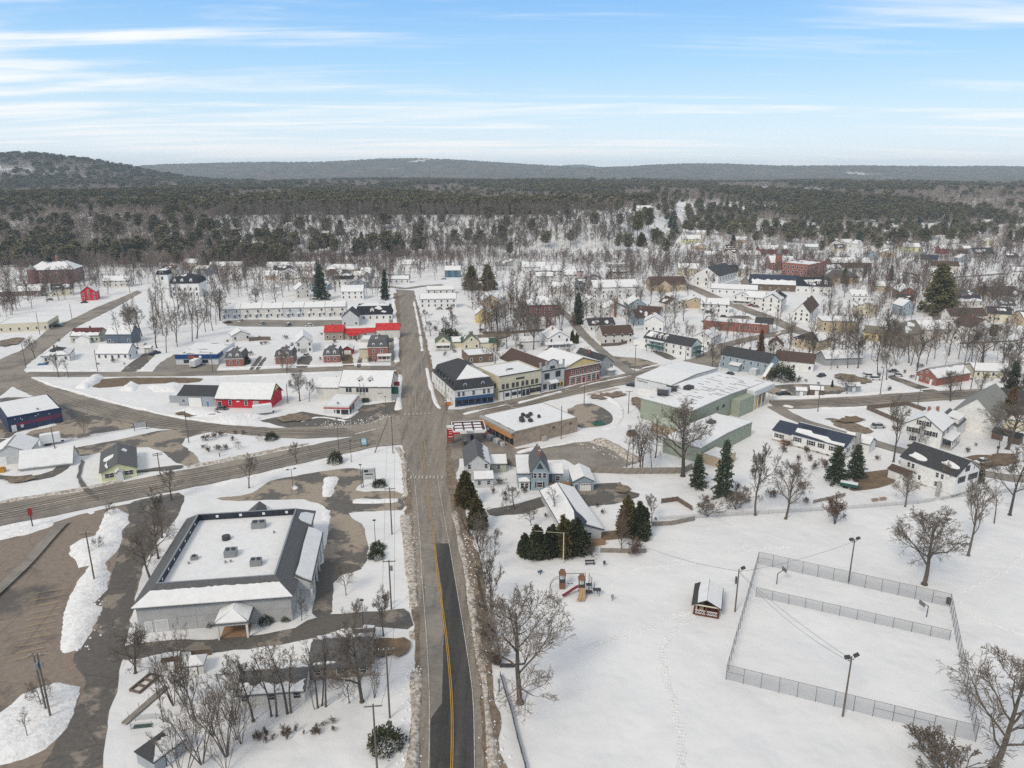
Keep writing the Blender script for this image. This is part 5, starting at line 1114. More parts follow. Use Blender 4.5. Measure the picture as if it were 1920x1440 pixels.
# right hand side
def right_houses():
    DS = paint('black shutter',(0.03,0.03,0.035))
    r = bld('house','long white raised ranch with dark blue panelled roof and patchy snow','ranch house',(1446,826),-46); L,D = 23.5,10.5
    ro = vol(r,0,6.5,0.6,D - 0.4,3.6,'gx',2.0,'white','blue',{0: 'none',1: 'full'},names=('wing','wing_roof','wing_snow'),foundation=True); ro = vol(r,6.55,L,0,D,4.2,'gx',2.3,'white','blue',{0: [[(0.05,0.5),(0.3,0.55),(0.36,0.38),(0.62,0.4),(0.72,0.2),(0.95,0.22),(0.96,0.04),(0.66,0.03),(0.55,0.1),(0.3,0.16),(0.06,0.2)]],1: 'full'},foundation=True)
    rect = (0,L,0,D)
    for x in (1.6,2.8): window(r,(0,6.5,0.6,D),'f',x,1.4,0.9,1.3,DS)
    for x in (8.6,13.0,16.2,20.0): window(r,rect,'f',x,2.0,1.6 if x != 16.2 else 1.0,1.4,DS)
    for x in (9,12,15,18,21): bx(x,x + 0.9,-0.08,-0.045,0.2,0.55).build('basement_window',GLASS,r)
    for y in (2.5,6.5): window(r,rect,'r',y,2.0,1.0,1.4,DS)
    for y in (3.6,5.4): window(r,rect,'r',y,4.7,0.7,0.9)
    chimney(r,ro,L + 0.6,7.6,-6.8 + 6.5,6.9,1.3,W['concrete'])
    for k in range(5): MB().slab([plane_pt(planes_of('gx',6.55,L,0,D,4.2,2.3,0.3,0.35)[0],u_,v_) + Vector((0,0,0.18)) for u_,v_ in ((0.1 + k * 0.09,0.6),(0.18 + k * 0.09,0.6),(0.18 + k * 0.09,0.9),(0.1 + k * 0.09,0.9))],(0,0,0.06)).build('solar_panel',mat('solar panel',(0.012,0.016,0.035),0.2,spec=0.6),r)
    bx(3.4,6.2,-2.0,0.5,1.0,1.2).build('landing',WOOD,r)
    vol(r,L - 4.5,L + 3.2,D + 0.05,D + 5,3.2,'gx',1.4,'white','blue','full',names=('rear_ell','rear_ell_roof','rear_ell_snow'))
    r = bld('house','tall white gabled house with charcoal roof and rows of black windows near the park fence','house',(1684,893),-62); L,D = 16,10.5
    ro = vol(r,0,L,0,D,6.2,'gx',3.4,'white','dark',{0: 'patch',1: 'full'},foundation=True); rect = (0,L,0,D)
    for x in (2.6,3.9,11.0,12.4): window(r,rect,'f',x,4.0,0.8,1.3)
    for x in (3.2,6.2,11.0,12.4): window(r,rect,'f',x,1.4,0.8,1.3)
    for y in (1.6,2.7,3.8,6.2,7.3,8.4,9.4): window(r,rect,'r',y,3.9,0.75,1.5,dark=True)
    for y in (4.2,5.2): window(r,rect,'r',y,6.8,0.7,1.4,dark=True)
    window(r,rect,'r',7.6,6.8,0.6,1.0); vol(r,-1.0,5.0,-3.4,-0.05,2.8,'gx',0.9,'white','brown','none',names=('side_wing','side_wing_roof','side_wing_snow')); bx(9,15.6,-6.5,-0.05,-0.1,0.45).build('terrace',SNOW,r)
    chimney(r,ro,L - 1.8,-4.0,0,4.6,0.8,W['concrete'])
    r = bld('house','big white farmhouse with snow covered gable roof, front porch and grey barn attached','farmhouse',(1690,826),-44); L,D = 11.2,12.5
    ro = vol(r,0,L,0,D,6.0,'gy',3.8,'white','grey',{0: 'full',1: 'full'},o=0.4,ov=0.4); rect = (0,L,0,D)
    for z,xs in ((0.9,(3.2,)),(3.7,(2.0,4.0,7.2,9.0)),(6.6,(4.6,6.8))):
        for x in xs: window(r,rect,'f',x,z,0.95,1.5,DS)
    for y in (2.0,7.0): window(r,rect,'r',y,3.8,0.95,1.5,DS)
    for k in range(2): chimney(r,ro,4.6 + k * 2,8 + k * 2,8.6,10.8,0.8)
    P = [(L + 3.0,1.2,2.9),(L + 3.0,11,2.9),(L + 0.03,11,3.5),(L + 0.03,1.2,3.5)]; MB().slab(P,(0,0,0.14)).build('porch_roof',RF['grey'],r); MB().slab([Vector(q) + Vector((0,0,0.145)) for q in P],(0,0,0.2)).build('porch_snow',ROOFSNOW,r)
    for k in range(5): bx(L + 2.7,L + 2.9,1.4 + k * 2.3,1.6 + k * 2.3,0,2.9).build('porch_post',TRIM,r)
    bx(L + 0.05,L + 3.0,1.2,11,-0.1,0.5).build('porch_floor',W['concrete'],r); bx(L + 2.75,L + 2.85,1.4,5.8,0.6,1.4).build('railing',TRIM,r)
    for y in (2.6,5.0,8.5): bx(L + 0.05,L + 0.09,y,y + 1.2,0.8,2.4).build('porch_window',GLASS,r)
    vol(r,2.2,L + 1.2,D + 0.05,D + 10.5,4.6,'gy',2.6,'white','grey',{0: 'full',1: 'none'},names=('ell','ell_roof','ell_snow')); wins(r,(2.2,L + 1.2,D,D + 10.5),'r',[1.2],3,0.7,0.8,2.6)
    bx(L - 2.5,L + 1.0,D + 2,D + 9,4.9,6.4).build('shed_dormer',W['white'],r); MB().slab([(L + 1.3,D + 1.8,6.4),(L + 1.3,D + 9.2,6.4),(L - 2.6,D + 9.2,7.1),(L - 2.6,D + 1.8,7.1)],(0,0,0.25)).build('shed_dormer_snow',ROOFSNOW,r)
    wins(r,(L - 2.5,L + 1.0,D + 2,D + 9),'r',[5.3],3,0.7,0.8,1.2)
    r2 = bld('barn','huge pale grey gambrel-like barn behind the white farmhouse','barn',(1778,800),-44); vol(r2,0,14,0,25,5.2,'gy',6.4,'white','pale','none',ov=0.5)
    for k in range(7): bx(-0.6,-0.45,2 + k * 3.4,2.5 + k * 3.4,4.2,4.6).build('snow_guard',DMETAL,r2)
    r,ro,rc = house('cream house with charcoal gable roof behind a brown conifer',(1846,778),-34,13,17,5.0,'gx',3.6,'cream','dark','none',2,3,3,ch=0,far=True); vol(r,2,14,-13,-0.1,3.4,'gx',2.6,'cream','dark','low',names=('ell','ell_roof','ell_snow'))
    shed('dark wood shed with three white doors under the great bare tree',(1858,822),-50,8,3.4,2.3,1.2,'brown','dark','none')
    # brick house, cream ranch
    r,ro,rc = house('red brick hall with a streaked snowy metal roof beside a driveway',(1716,713),-66,9.4,20.5,3.4,'gy',3.0,'brick','metal',{0: 'full',1: 'most'},0,0,0,ch=0)
    for x,z in ((2.2,3.6),(4.7,4.4),(2.4,1.6),(5.4,1.6),(7.6,1.4)): window(r,rc,'f',x,z,0.7,0.9)
    door(r,rc,'f',1.0,0,1.0,2.2); door(r,rc,'f',7.0,0,1.0,2.2)
    house('cream ranch house behind the brick hall',(1826,708),-6,15,10,3.0,'gx',2.0,'cream','grey','full',1,3,2,nl=1,ch=0,far=True,gab=False)
    # pale blue apartment house and its neighbours
    r,ro,rc = house('pale blue grey apartment house with charcoal roof and covered outside stair',(1350,688),-44,22.5,9.5,6.0,'gx',3.0,'blueg','dark','none',2,7,1,ch=1)
    vol(r,5.6,10.2,-2.6,-0.05,2.6,'shed',0.6,'blueg','grey','full',names=('entry','entry_roof','entry_snow')); vol(r,15.5,18.5,-3.2,-0.05,2.6,'flat',0,'paleg','grey','full',names=('vestibule','vestibule_roof','vestibule_snow'),parapet=0.1)
    MB().slab([(22.7,1.0,5.6),(24.2,1.0,5.6),(24.2,-6.0,1.2),(22.7,-6.0,1.2)],(0,0,0.3)).build('stair_roof',ROOFSNOW,r); MB().slab([(22.7,0.9,3.4),(24.2,0.9,3.4),(24.2,-6.0,-0.2),(22.7,-6.0,-0.2)],(0,0,0.2)).build('stair_flight',WOOD,r)
    for y in (-5.8,-2.6,0.6): bx(24.0,24.15,y,y + 0.15,0,1.4 + (y + 6) * 0.64).build('stair_post',TRIM,r)
    GR = mat('green porch paint',(0.03,0.10,0.08),0.6)
    r,ro,rc = house('white two storey house with dark green double porches',(1206,654),-46,27,9,5.8,'gx',2.8,'white','dark',{0: [[(0.03,0.3),(0.16,0.25),(0.18,0.85),(0.06,0.9)]],1: 'full'},2,7,2,ch=1)
    for z in (2.6,5.2): bx(3.4,12.6,-2.2,-0.05,z,z + 0.2).build('gallery_deck',GR,r); bx(3.4,12.6,-2.2,-2.1,z + 0.2,z + 1.0).build('gallery_rail',GR,r) if z < 5 else None
    for k in range(4): bx(3.4 + k * 3,3.6 + k * 3,-2.2,-2.0,0,5.2).build('gallery_post',GR,r)
    bx(3.4,12.6,-2.3,-0.05,5.41,5.65).build('gallery_snow',ROOFSNOW,r)
    for z in (2.6,5.0): bx(27.05,29.4,1.5,7.5,z,z + 0.2).build('end_porch_deck',GR,r)
    for y in (1.6,4.4,7.2): bx(29.1,29.3,y,y + 0.2,0,5.0).build('end_porch_post',GR,r)
    for x in (5.5,8.5,11.5): dormer(r,x,1.0,6.6,1.4,1.3,2.4,'white','dark')
    bx(-6.5,-0.05,0.5,8.5,-0.2,3.2).build('garage_block',W['white'],r); bx(-6.5,-0.05,0.5,8.5,3.202,3.45).build('garage_snow',ROOFSNOW,r)
    r,ro,rc = house('long low red brick building with a flat snowy roof beside the parked cars',(1318,617),-22,34,13,4.6,'flat',0,'brick','grey','full',0,0,0,ch=0,name='brick_building',cat='building')
    for x in (20,24,28): window(r,rc,'f',x,1.6,1.3,1.8)
    bx(6,9,-2,-0.05,0,2).build('stoop',W['concrete'],r); vol(r,27,36,4,14,4.9,'gx',2.2,'offwhite','dark','none',names=('end_gable','end_gable_roof','end_gable_snow')); roof_vent(r,14,6,4.9,0.5,0.7)
right_houses()

# ------------------------------------------------------------------ the rest of the town, house by house
# label, base corner in the photograph, turn, length, depth, eave height, roof, rise, wall, roofing, snow, storeys, windows front, right
TOWN = [
 ('white cape cottage with a navy front door and snow roof',(181,675),1,15,9.2,3.0,'gx',3.4,'white','grey','full',1,5,2),
 ('white hip roofed bungalow with bare charcoal roof crown beside a blue tarp',(80,681),20,11,12,3.2,'hip',2.6,'white','dark','low',1,3,2),
 ('dark green house with maroon roof and white porch windows',(134,643),6,14,10,3.6,'gx',3.0,'sage','maroon','low',1,6,2),
 ('slate blue house with white trimmed arched windows and snow roof',(201,645),2,12.5,10,5.0,'gx',3.4,'slate','grey','full',1,2,0),
 ('long cream flat roofed shop block beside the hill street',(-2,624),16,24,20,4.4,'flat',0,'cream','grey','full',1,6,4),
 ('deep red barn-like house with white windows on the hill street',(153,564),18,9.5,10,5.8,'gy',3.8,'red','grey','full',2,3,2),
 ('cream gabled house with black roof patches near the red barn-like house',(98,556),30,13,9,5.0,'gx',3.0,'cream','dark','patch',2,3,2),
 ('grey brown bungalow behind a line of parked cars',(0,556),12,26,9,3.2,'gx',2.8,'brown','grey','full',1,6,2),
 ('pale house with plain snow roof beyond the wooded lot',(193,539),6,19,10,4.8,'gx',2.8,'offwhite','grey','full',2,5,2),
 ('long snow roofed barn at the forest edge, lower of two',(392,508),4,28,12,4.0,'gx',3.0,'offwhite','grey','full',1,6,2),
 ('very long snow roofed barn at the forest edge',(498,509),0,42,13,4.0,'gx',3.2,'offwhite','grey','full',1,8,2),
 ('white cross gabled house in front of the long barns',(523,527),10,15,10,5.0,'gy',3.4,'white','grey','full',2,3,3),
 ('tall narrow white house with its gable behind the bare trees',(556,560),25,9,12,5.8,'gy',3.6,'offwhite','grey','full',2,2,2),
 ('large cream villa with a broad snowy hip roof',(610,520),6,27,16,6.0,'hip',4.4,'tan','tan','most',2,6,3),
 ('white house with black mansard roof below the cream villa',(624,535),5,15,11,4.6,'mansard',0.8,'white','black','full',1,4,2),
 ('white gambrel roofed house with twin snow bands',(640,562),5,15,11,5.4,'gambrel',3.4,'white','dark','full',2,4,2),
 ('small white house with porch dormers at the top of the main road',(719,532),4,20,9,3.4,'gx',2.8,'white','dark','most',1,5,2),
 ('long white two storey house beside the upper main road',(788,578),5,23,9,5.8,'gx',2.6,'white','grey','full',2,6,2),
 ('low white house with two snowy roof wings behind the long white house',(800,552),8,20,8,3.0,'gx',2.0,'offwhite','grey','full',1,5,2),
 ('teal fronted house with a snow roof and white cupola',(834,520),3,13,12,5.6,'gx',2.8,'teal','grey','full',2,3,2),
 ('butter yellow gabled barn among bare trunks',(892,606),6,8.5,10,5.0,'gy',3.4,'butter','grey','full',1,1,1),
 ('tan gabled house behind the butter yellow barn',(905,580),8,11,13,5.4,'gy',3.6,'tan','brown','full',2,2,2),
 ('dark red brick schoolhouse with a snowy hip roof behind bare trunks',(990,594),5,18,14,7.0,'hip',4.0,'darkbrick','grey','full',2,6,4),
 ('sage roofed cream house with green roofed wings near the corner building',(817,656),6,7.5,9,3.6,'gy',3.0,'cream','sage','none',1,2,2),
 ('cream gabled house joined to a green roofed wing',(870,656),8,7.5,9,4.2,'gy',3.0,'cream','sage','patch',1,2,2),
 ('low snow covered flat roof behind the black mansard building',(878,682),18,12,12,3.6,'flat',0,'brown','grey','full',1,3,2),
 ('white gabled house with a wrap-around porch roof above the shop row',(1028,655),12,11,14,5.4,'gy',3.2,'white','grey','full',2,2,3),
 ('long white meeting house with plain snow roof and a row of dark windows',(1112,560),8,32,15,7.4,'gx',4.0,'white','grey','full',2,6,3),
 ('white cross gabled house below the meeting house',(1088,590),8,14,15,5.8,'gy',4.2,'white','tan','full',2,3,2),
 ('white house with a tall red brick chimney beside the lane',(1133,594),6,14,11,4.8,'gy',3.4,'white','brown',{0: 'full',1: 'none'},1,3,2),
 ('charcoal roofed white cottage with two small gables beside the lane',(1104,622),12,15,10,3.6,'gx',2.8,'white','dark','patch',1,4,2),
 ('off white house with steep brown roofs behind a picket fence',(1130,646),10,16,11,4.8,'gx',3.6,'offwhite','brown','none',2,4,2),
 ('grey turreted Victorian house at the foot of the wooded bluff',(930,508),2,24,14,5.0,'hip',5.0,'paleg','pale','patch',2,5,2),
 ('white barn with a snow roof and ridge cupola at the foot of the bluff',(979,513),3,20,12,5.4,'gx',3.4,'white','grey','full',1,4,2),
 ('white gabled farmhouse next to the cupola barn',(1014,520),4,18,11,5.2,'gx',3.6,'white','grey','full',2,4,2),
 ('dusty pink house with a snowy hip roof',(1063,521),6,14,12,5.4,'hip',3.0,'pink','grey','full',2,3,2),
 ('white three storey mansard house with long porch roof at the bluff',(1141,515),4,16,12,6.0,'mansard',0.8,'white','pale','low',2,5,2),
 ('cream house with dark shuttered windows and snow roof below the bluff',(1271,517),-8,17,12,6.0,'gx',3.4,'cream','grey','full',2,4,2),
 ('black roofed white house peeping over the great white gable',(1348,519),-10,15,10,5.2,'gx',4.0,'white','black','none',2,3,2),
 ('white square house with a snowy pyramid roof',(1383,518),-10,15,12,5.8,'hip',3.2,'offwhite','grey','full',2,3,3),
 ('broad barn-like house with navy roof half under snow',(1406,544),-14,34,18,4.6,'gx',6.0,'brown','blue','low',1,6,2),
 ('low long white shop with snow roof on the eastern street',(1332,550),-16,32,12,3.6,'gx',2.4,'white','grey','full',1,7,2),
 ('white double gabled house facing the eastern street',(1374,570),-24,11,13,5.2,'gy',3.0,'white','grey','full',2,2,3),
 ('white gabled house with a snow roof beside a red parked car',(1396,572),-24,12,12,5.2,'gx',3.0,'white','grey','full',2,3,2),
 ('tall white three storey house with half bare black roof',(1425,584),-28,12,22,7.6,'gy',3.6,'white','black',{0: 'full',1: 'left'},3,3,5),
 ('white house with an enormous brown black roof on the eastern street',(1486,602),-30,9,33,5.6,'gy',5.2,'white','brown','none',2,3,5),
 ('tan cottage with a small snow roof wing below the enormous roof',(1282,578),-6,14,10,4.2,'gy',2.8,'tan','grey','full',1,2,2),
 ('white two storey house with an outside stair by the parked cars',(1313,586),-12,17,10,5.4,'gx',2.8,'white','grey','full',2,4,2),
 ('tan house with dark roof among bare trees above the parked cars',(1220,546),4,26,14,5.0,'gx',4.6,'tan','brown','none',2,5,2),
 ('pale blue grey Victorian house with snowy front gable',(1178,590),6,11,12,6.0,'gy',3.6,'blueg','grey','full',2,2,2),
 ('small white snow roofed house on the corner below the brick building',(1300,646),-36,9,14,4.4,'gy',2.6,'white','grey','full',1,2,3),
 ('tan stone house with a black and grey hip roof at the bend',(1486,650),-48,13,14,4.8,'hip',3.0,'tan','black',{1: 'full'},2,3,3),
 ('tan house with a flat snowy roof among tall bare trunks',(1540,622),-10,19,12,6.0,'hip',1.6,'tan','grey','full',2,4,2),
 ('little white house with a steep gable near the tan stone house',(1440,661),-20,6.5,9,3.6,'gy',3.0,'white','brown','none',1,2,1),
 ('white gabled house with brown roofs behind the blue apartment house',(1452,690),-26,16,9,4.0,'gx',3.2,'white','brown','none',1,3,2),
 ('long grey shed with an orange end wall and snow roof',(1546,686),8,18,8,3.2,'gx',2.6,'grey','grey','full',0,0,0),
 ('weathered brown plank barn with grey roof and a loft window',(1655,646),-58,10,17,6.6,'gy',5.2,'weather','tan','patch',0,0,0),
 ('yellow farmhouse wing attached beside the weathered barn',(1618,636),-30,15,9,3.8,'gx',2.8,'butter','tan','patch',1,5,2),
 ('grey white house with wide snow roof beyond the weathered barn',(1724,640),3,20,13,6.0,'gx',3.4,'offwhite','pale','full',2,4,2),
 ('white gabled house with rows of small windows above the stone wall',(1818,634),8,14,14,5.6,'gy',4.2,'white','brown','none',2,3,0),
 ('light blue Victorian house under the tall pine',(1690,592),6,8,10,5.8,'gy',3.2,'blueg','grey','full',2,2,2),
 ('brown roofed house above the stone wall, next to white gable',(1780,606),4,22,10,4.2,'gx',3.6,'offwhite','brown','none',1,4,2),
 ('dormered black roofed white house before the red brick block',(1492,548),-12,24,12,5.0,'gx',5.2,'white','black','patch',1,5,2),
 ('dark hip roofed house with snow on one slope behind bare crowns',(1545,530),-8,26,14,4.6,'hip',4.8,'tan','grey',{0: 'none',1: 'full',2: 'full',3: 'full'},1,4,2),
 ('long storage barn with a white roof beyond the red brick block',(1558,502),0,36,14,4.4,'gx',3.6,'brown','grey','full',0,0,0),
 ('narrow brick gabled house with white roof among bare crowns',(1686,564),-12,10,18,6.0,'gy',3.4,'brick','grey','full',2,2,3),
 ('yellow house with a snow roof on the far eastern slope',(1693,472),-4,18,12,5.0,'gx',3.6,'lemon','grey','full',1,4,2),
 ('white house with grey roof, first of a pair below the yellow house',(1706,492),-30,12,14,6.0,'gx',3.4,'white','pale','none',2,3,2),
 ('white house with blue black roof, second of a pair below the yellow house',(1724,497),-30,14,12,5.4,'gx',3.8,'white','blue','none',2,3,2),
 ('pale house half hidden behind the tall pine',(1745,508),-14,22,12,4.8,'gx',3.4,'offwhite','brown','none',1,4,2),
 ('deep red house on the far eastern slope',(1762,476),0,10,10,5.4,'gx',3.0,'barnred','grey','full',2,2,2),
 ('white house with a dark red roof at the far forest edge',(1744,446),0,24,13,4.0,'gx',4.6,'white','maroon','none',1,4,2),
 ('pale yellow house with snow roof beside the far winding lane',(1279,456),-6,22,13,4.8,'gx',4.0,'lemon','grey','full',2,6,2),
 ('white house on the terrace above the pale yellow house',(1286,428),0,20,10,4.6,'gx',3.2,'white','grey','full',1,5,2),
 ('grey house on the upper terrace beside the winding lane',(1284,413),0,18,10,4.6,'gx',3.2,'grey','dark','full',2,5,2),
 ('white barn standing alone on the snowy plateau',(1057,396),0,22,12,4.0,'gx',4.0,'white','grey','full',0,0,0),
 ('white barn with a square end by lone pines on the plateau',(1194,398),0,20,12,5.0,'gx',3.4,'white','grey','full',0,0,0),
 ('maroon house with snowy gables below the pine grove',(1424,476),0,30,12,4.6,'gx',3.4,'barnred','grey','full',1,6,2),
 ('snow roofed house with round drift behind the slender spire',(1388,486),0,20,12,4.0,'gx',3.4,'offwhite','grey','full',1,3,2),
 ('snow covered house shed row above the railway cut, grey one',(1510,470),0,20,10,4,'gx',2.4,'grey','grey','full',1,4,2),
 ('white gable house under the little dark fir',(1606,466),10,8,10,5.0,'gy',3.6,'white','grey','full',1,2,1),
 ('white gable house, slimmer neighbour of the one under the fir',(1591,464),10,7,10,5.0,'gy',3.4,'white','grey','full',1,2,1),
 ('white cottage with a bright snow roof above the railway cut',(1568,462),0,12,9,4.6,'gx',3.0,'offwhite','grey','full',1,3,1),
 ('charcoal roofed long cottage above the railway cut',(1648,462),0,24,10,3.2,'gx',3.2,'offwhite','dark','none',1,4,1),
 ('white gabled cottage beside the charcoal roofed one',(1640,459),0,10,10,4.6,'gy',3.4,'white','grey','full',1,2,1),
 ('sage roofed house at the wood edge above the eastern slope',(1655,448),0,22,12,4.6,'gx',4.4,'offwhite','sage','none',1,4,1),
 ('low brown house by the frozen pond road',(1795,482),0,18,11,3.6,'gx',3.4,'offwhite','brown','none',1,3,2),
 ('dark roofed barn by the frozen pond road',(1826,484),0,20,14,4.6,'gx',5.0,'grey','dark','patch',0,0,0),
 ('white triangular gabled house in the reddish thicket',(1856,458),-10,12,12,4.0,'gy',4.4,'white','grey','full',1,2,1),
 ('white roofed house in the upper pine edge',(1846,420),0,22,11,4.0,'gx',3.2,'offwhite','grey','full',0,0,0),
 ('white house near the top of the eastern wood, wide snow roof',(1380,375),0,26,12,4.4,'gx',3.4,'white','grey','full',0,0,0),
 ('blue roofed low house beside the tall pine foot',(1792,575),4,18,11,3.2,'gx',2.8,'offwhite','blue','low',1,4,2),
 ('brown flat house in the eastern thicket',(1845,556),2,24,11,3.6,'gx',2.6,'tan','brown','none',1,4,2)]
for t_ in TOWN:
    lb,a,ang,L,D,h,roof,rise,wall,rm,sn,st,nf,nr = t_
    nm = 'barn' if ' barn ' in ' ' + lb + ' ' and 'barn-like' not in lb else ('shop' if 'shop' in lb else 'house')
    far_y = at(*a).y
    q,ro,rc = house(lb,a,ang,L,D,h,roof,rise,wall,rm,sn,st,nf,nr,far=True,name=nm,cat={'barn': 'barn','shop': 'shop','house': 'house'}[nm],ch=0 if roof in ('flat','mansard') or nm == 'barn' else 1,gab=(roof == 'gy' and far_y < 700 and st > 0),dr=0.5 if (lb.startswith('white cape')) else None)
    if 'cupola' in lb: vol(q,L * 0.45,L * 0.45 + 2,D / 2 - 1,D / 2 + 1,h + rise + 1.6,'hip',0.9,'white','grey','full',z0=h + rise - 0.8,names=('cupola','cupola_roof','cupola_snow'),ov=0.15)
    if 'turreted' in lb:
        vol(q,L - 9,L - 3,-3,1,5.6,'gy',4.2,'paleg','pale','full',names=('front_gable','front_gable_roof','front_gable_snow'))
    if 'tall red brick chimney' in lb: chimney(q,ro,6.2,-0.45,0,9.4,0.9)
    if 'green roofed wings' in lb: vol(q,7.6,17,3,9,3.0,'gx',1.8,'cream','green','left',names=('wing','wing_roof','wing_snow')); porch(q,0,7,-2.2,-0.05,2.5,3)
    if 'cream gabled house joined' in lb: vol(q,7.6,17,1,8,3.0,'gx',1.4,'cream','green','left',names=('wing','wing_roof','wing_snow'))
    if 'wrap-around' in lb: porch(q,-2,L + 1,-2.6,-0.05,2.7,5); vol(q,-13,-2.5,6,13,3.0,'gx',1.6,'white','grey','full',names=('wing','wing_roof','wing_snow'))
    if 'long porch roof' in lb: porch(q,-2,L + 5,-3,-0.05,2.8,6)
    if 'double gabled' in lb: porch(q,0,L,-2.2,-0.05,2.5,4)
    if 'orange end' in lb: MB().slab([(L + 0.32,0.5,0),(L + 0.32,D - 0.5,0),(L + 0.32,D - 0.5,h - 0.1),(L + 0.32,D / 2,h + rise - 0.3),(L + 0.32,0.5,h - 0.1)],(0.1,0,0)).build('end_wall',W['butter'],q)
    if 'weathered brown plank' in lb: window(q,rc,'r',D * 0.5,4.0,0.8,0.8,dark=True); window(q,rc,'f',L / 2,h + 1.2,1.6,1.4)
    if 'white porch windows' in lb: vol(q,3,10,-2.4,-0.05,2.6,'gy',1.6,'white','maroon','full',names=('porch_gable','porch_roof','porch_snow')); 
    if 'long white meeting' in lb:
        vol(q,-3.5,-0.1,5,8.4,9.0,'hip',5.5,'white','pale','none',names=('belfry','belfry_spire','belfry_snow'),ov=0.2)
    if 'long cream flat' in lb:
        for k in range(5): bx(L + 0.03,L + 0.08,2 + k * 3.4,4.6 + k * 3.4,0.6,2.6).build('shop_window',GLASS,q)
    if 'tan house with dark roof' in lb: vol(q,4,13,-6,-0.05,5.0,'gy',3.6,'tan','brown','none',names=('front_gable','front_gable_roof','front_gable_snow'))
    if 'dormered black' in lb:
        for x in (8,15,20): dormer(q,x,1.0,h + 1.2,1.8,1.8,3,'white','black')
    if 'barn-like house with navy' in lb: vol(q,-6,-0.1,2,15,4.5,'hip',4.0,'tan','tan','none',names=('west_wing','west_wing_roof','west_wing_snow'))
_g = random.Random(21)
for poly,n_,lb,gp in (([(1540,500),(1660,480),(1920,500),(1920,640),(1780,600),(1600,600)],16,'small snow roofed house tucked among the bare eastern trees','houses among the eastern trees'),([(1500,470),(1560,440),(1900,430),(1900,500),(1600,490)],14,'distant snow roofed house on the eastern slope','houses of the far eastern slope'),([(1290,455),(1400,455),(1480,500),(1330,500)],7,'distant pale house below the pine grove','houses below the pine grove'),([(1265,400),(1330,395),(1345,440),(1290,450)],6,'distant house beside the winding lane','houses along the winding lane'),([(970,520),(1110,515),(1090,560),(990,560)],5,'small pale house behind the schoolhouse trees','houses behind the schoolhouse'),([(440,510),(600,525),(780,500),(720,545),(560,545)],9,'small white house between the row house and the woods','houses above the row house'),([(1170,600),(1300,570),(1290,620),(1190,640)],4,'little outbuilding in the gardens above the church lane','outbuildings above the church lane'),([(240,505),(400,500),(400,540),(300,545)],5,'pale house at the western wood edge','houses at the western wood edge')):
    c_ = 0
    for _ in range(400):
        x,y = _g.uniform(min(p[0] for p in poly),max(p[0] for p in poly)),_g.uniform(min(p[1] for p in poly),max(p[1] for p in poly)); p = at(x,y); L,D = _g.uniform(9,15),_g.uniform(8,11)
        if not inside(np.array([x]),np.array([y]),poly)[0] or not free(np.array([p.x,p.x + L,p.x + L / 2,p.x,p.x + L]),np.array([p.y,p.y,p.y + D / 2,p.y + D,p.y + D])).all(): continue
        house(lb,(x,y),_g.uniform(-25,20),L,D,_g.uniform(3.2,5.6),_g.choice(('gx','gx','gy')),_g.uniform(2.6,3.8),_g.choice(('white','white','offwhite','paleg','cream','tan','blueg')),_g.choice(('grey','dark','brown')),_g.choice(('full','full','most','patch')),_g.choice((1,2)),3,2,far=True,group=gp); c_ += 1
        if c_ == n_: break
# a few large individual buildings of the far town
r_ = bld('school','dark red brick school with snowy hip roof, corner turret and tall chimneys','school',(55,532),10); L = 33
ro_ = vol(r_,0,L,0,20,10.5,'hip',6.5,'darkbrick','grey','most',ov=0.6); wins(r_,(0,L,0,20),'f',[1.5,5.0,8.2],9,1.3,1.9,2.0,far=True)
MB().tube((3.5,-0.5,0),(3.5,-0.5,11),2.8,2.8,14).build('turret',W['darkbrick'],r_); MB().tube((3.5,-0.5,11),(3.5,-0.5,15),3.2,0.1,14).build('turret_roof',RF['pale'],r_)
chimney(r_,ro_,19,9,15,20,1.6); chimney(r_,ro_,14,12,14,18.5,1.6)
r_ = bld('mansion','white brick mansion with a square tower and black mansard roof','mansion',(300,558),4)
vol(r_,8,27,0,16,9.6,'mansard',2.6,'white','black',{4: 'patch',0: 'none'},par=(1.2,3.2)); vol(r_,0,7.6,-1.5,6,16.0,'mansard',0.6,'white','black','full',par=(0.8,2.6),names=('tower','tower_roof','tower_snow'))
for x in (11,16,22): dormer(r_,x,0.2,10.1,1.8,2.0,1.6,'white','black'); 
wins(r_,(8,27,0,16),'f',[1.2,4.8],5,1.1,2.0,1.8,far=True); window(r_,(0,7.6,-1.5,6),'f',3.8,12.5,1.4,2.2,far=True); window(r_,(0,7.6,-1.5,6),'f',3.8,16.6,1.8,1.4,far=True)
r_ = bld('brick_block','massive red brick flat roofed block with three rows of white windows','brick building',(1464,524),-46); vol(r_,0,22,0,32,13.4,'flat',0,'brick','grey','most',parapet=0.5)
wins(r_,(0,22,0,32),'f',[2.5,6.2,9.8],6,1.3,2.0,2.2,far=True); wins(r_,(0,22,0,32),'r',[2.5,6.2,9.8],6,1.3,2.0,2.4,far=True); roof_vent(r_,11,10,13.5,0.6,1.2); ac_unit(r_,6,14,13.5,2,2,1.2)
r_ = bld('church','great white gabled church hall with dark grey roof','church',(1301,536),-40); vol(r_,0,19,0,34,9.0,'gy',6.0,'white','dark',{0: 'patch',1: 'none'},ov=0.5)
r_.rotation_euler = (0,0,R(-38)); vol(r_,19.1,22,2,32,3.2,'flat',0,'white','grey','full',names=('aisle','aisle_roof','aisle_snow'),parapet=0.1)
for k in range(6): window(r_,(0,19,0,34),'r',4 + k * 5.2,5.0,1.2,2.6,far=True)
for z in (1.5,4.8): wins(r_,(0,19,0,34),'f',[z],3,1.1,1.8,3,far=True)
window(r_,(0,19,0,34),'f',9.5,10.4,1.2,1.8,far=True)
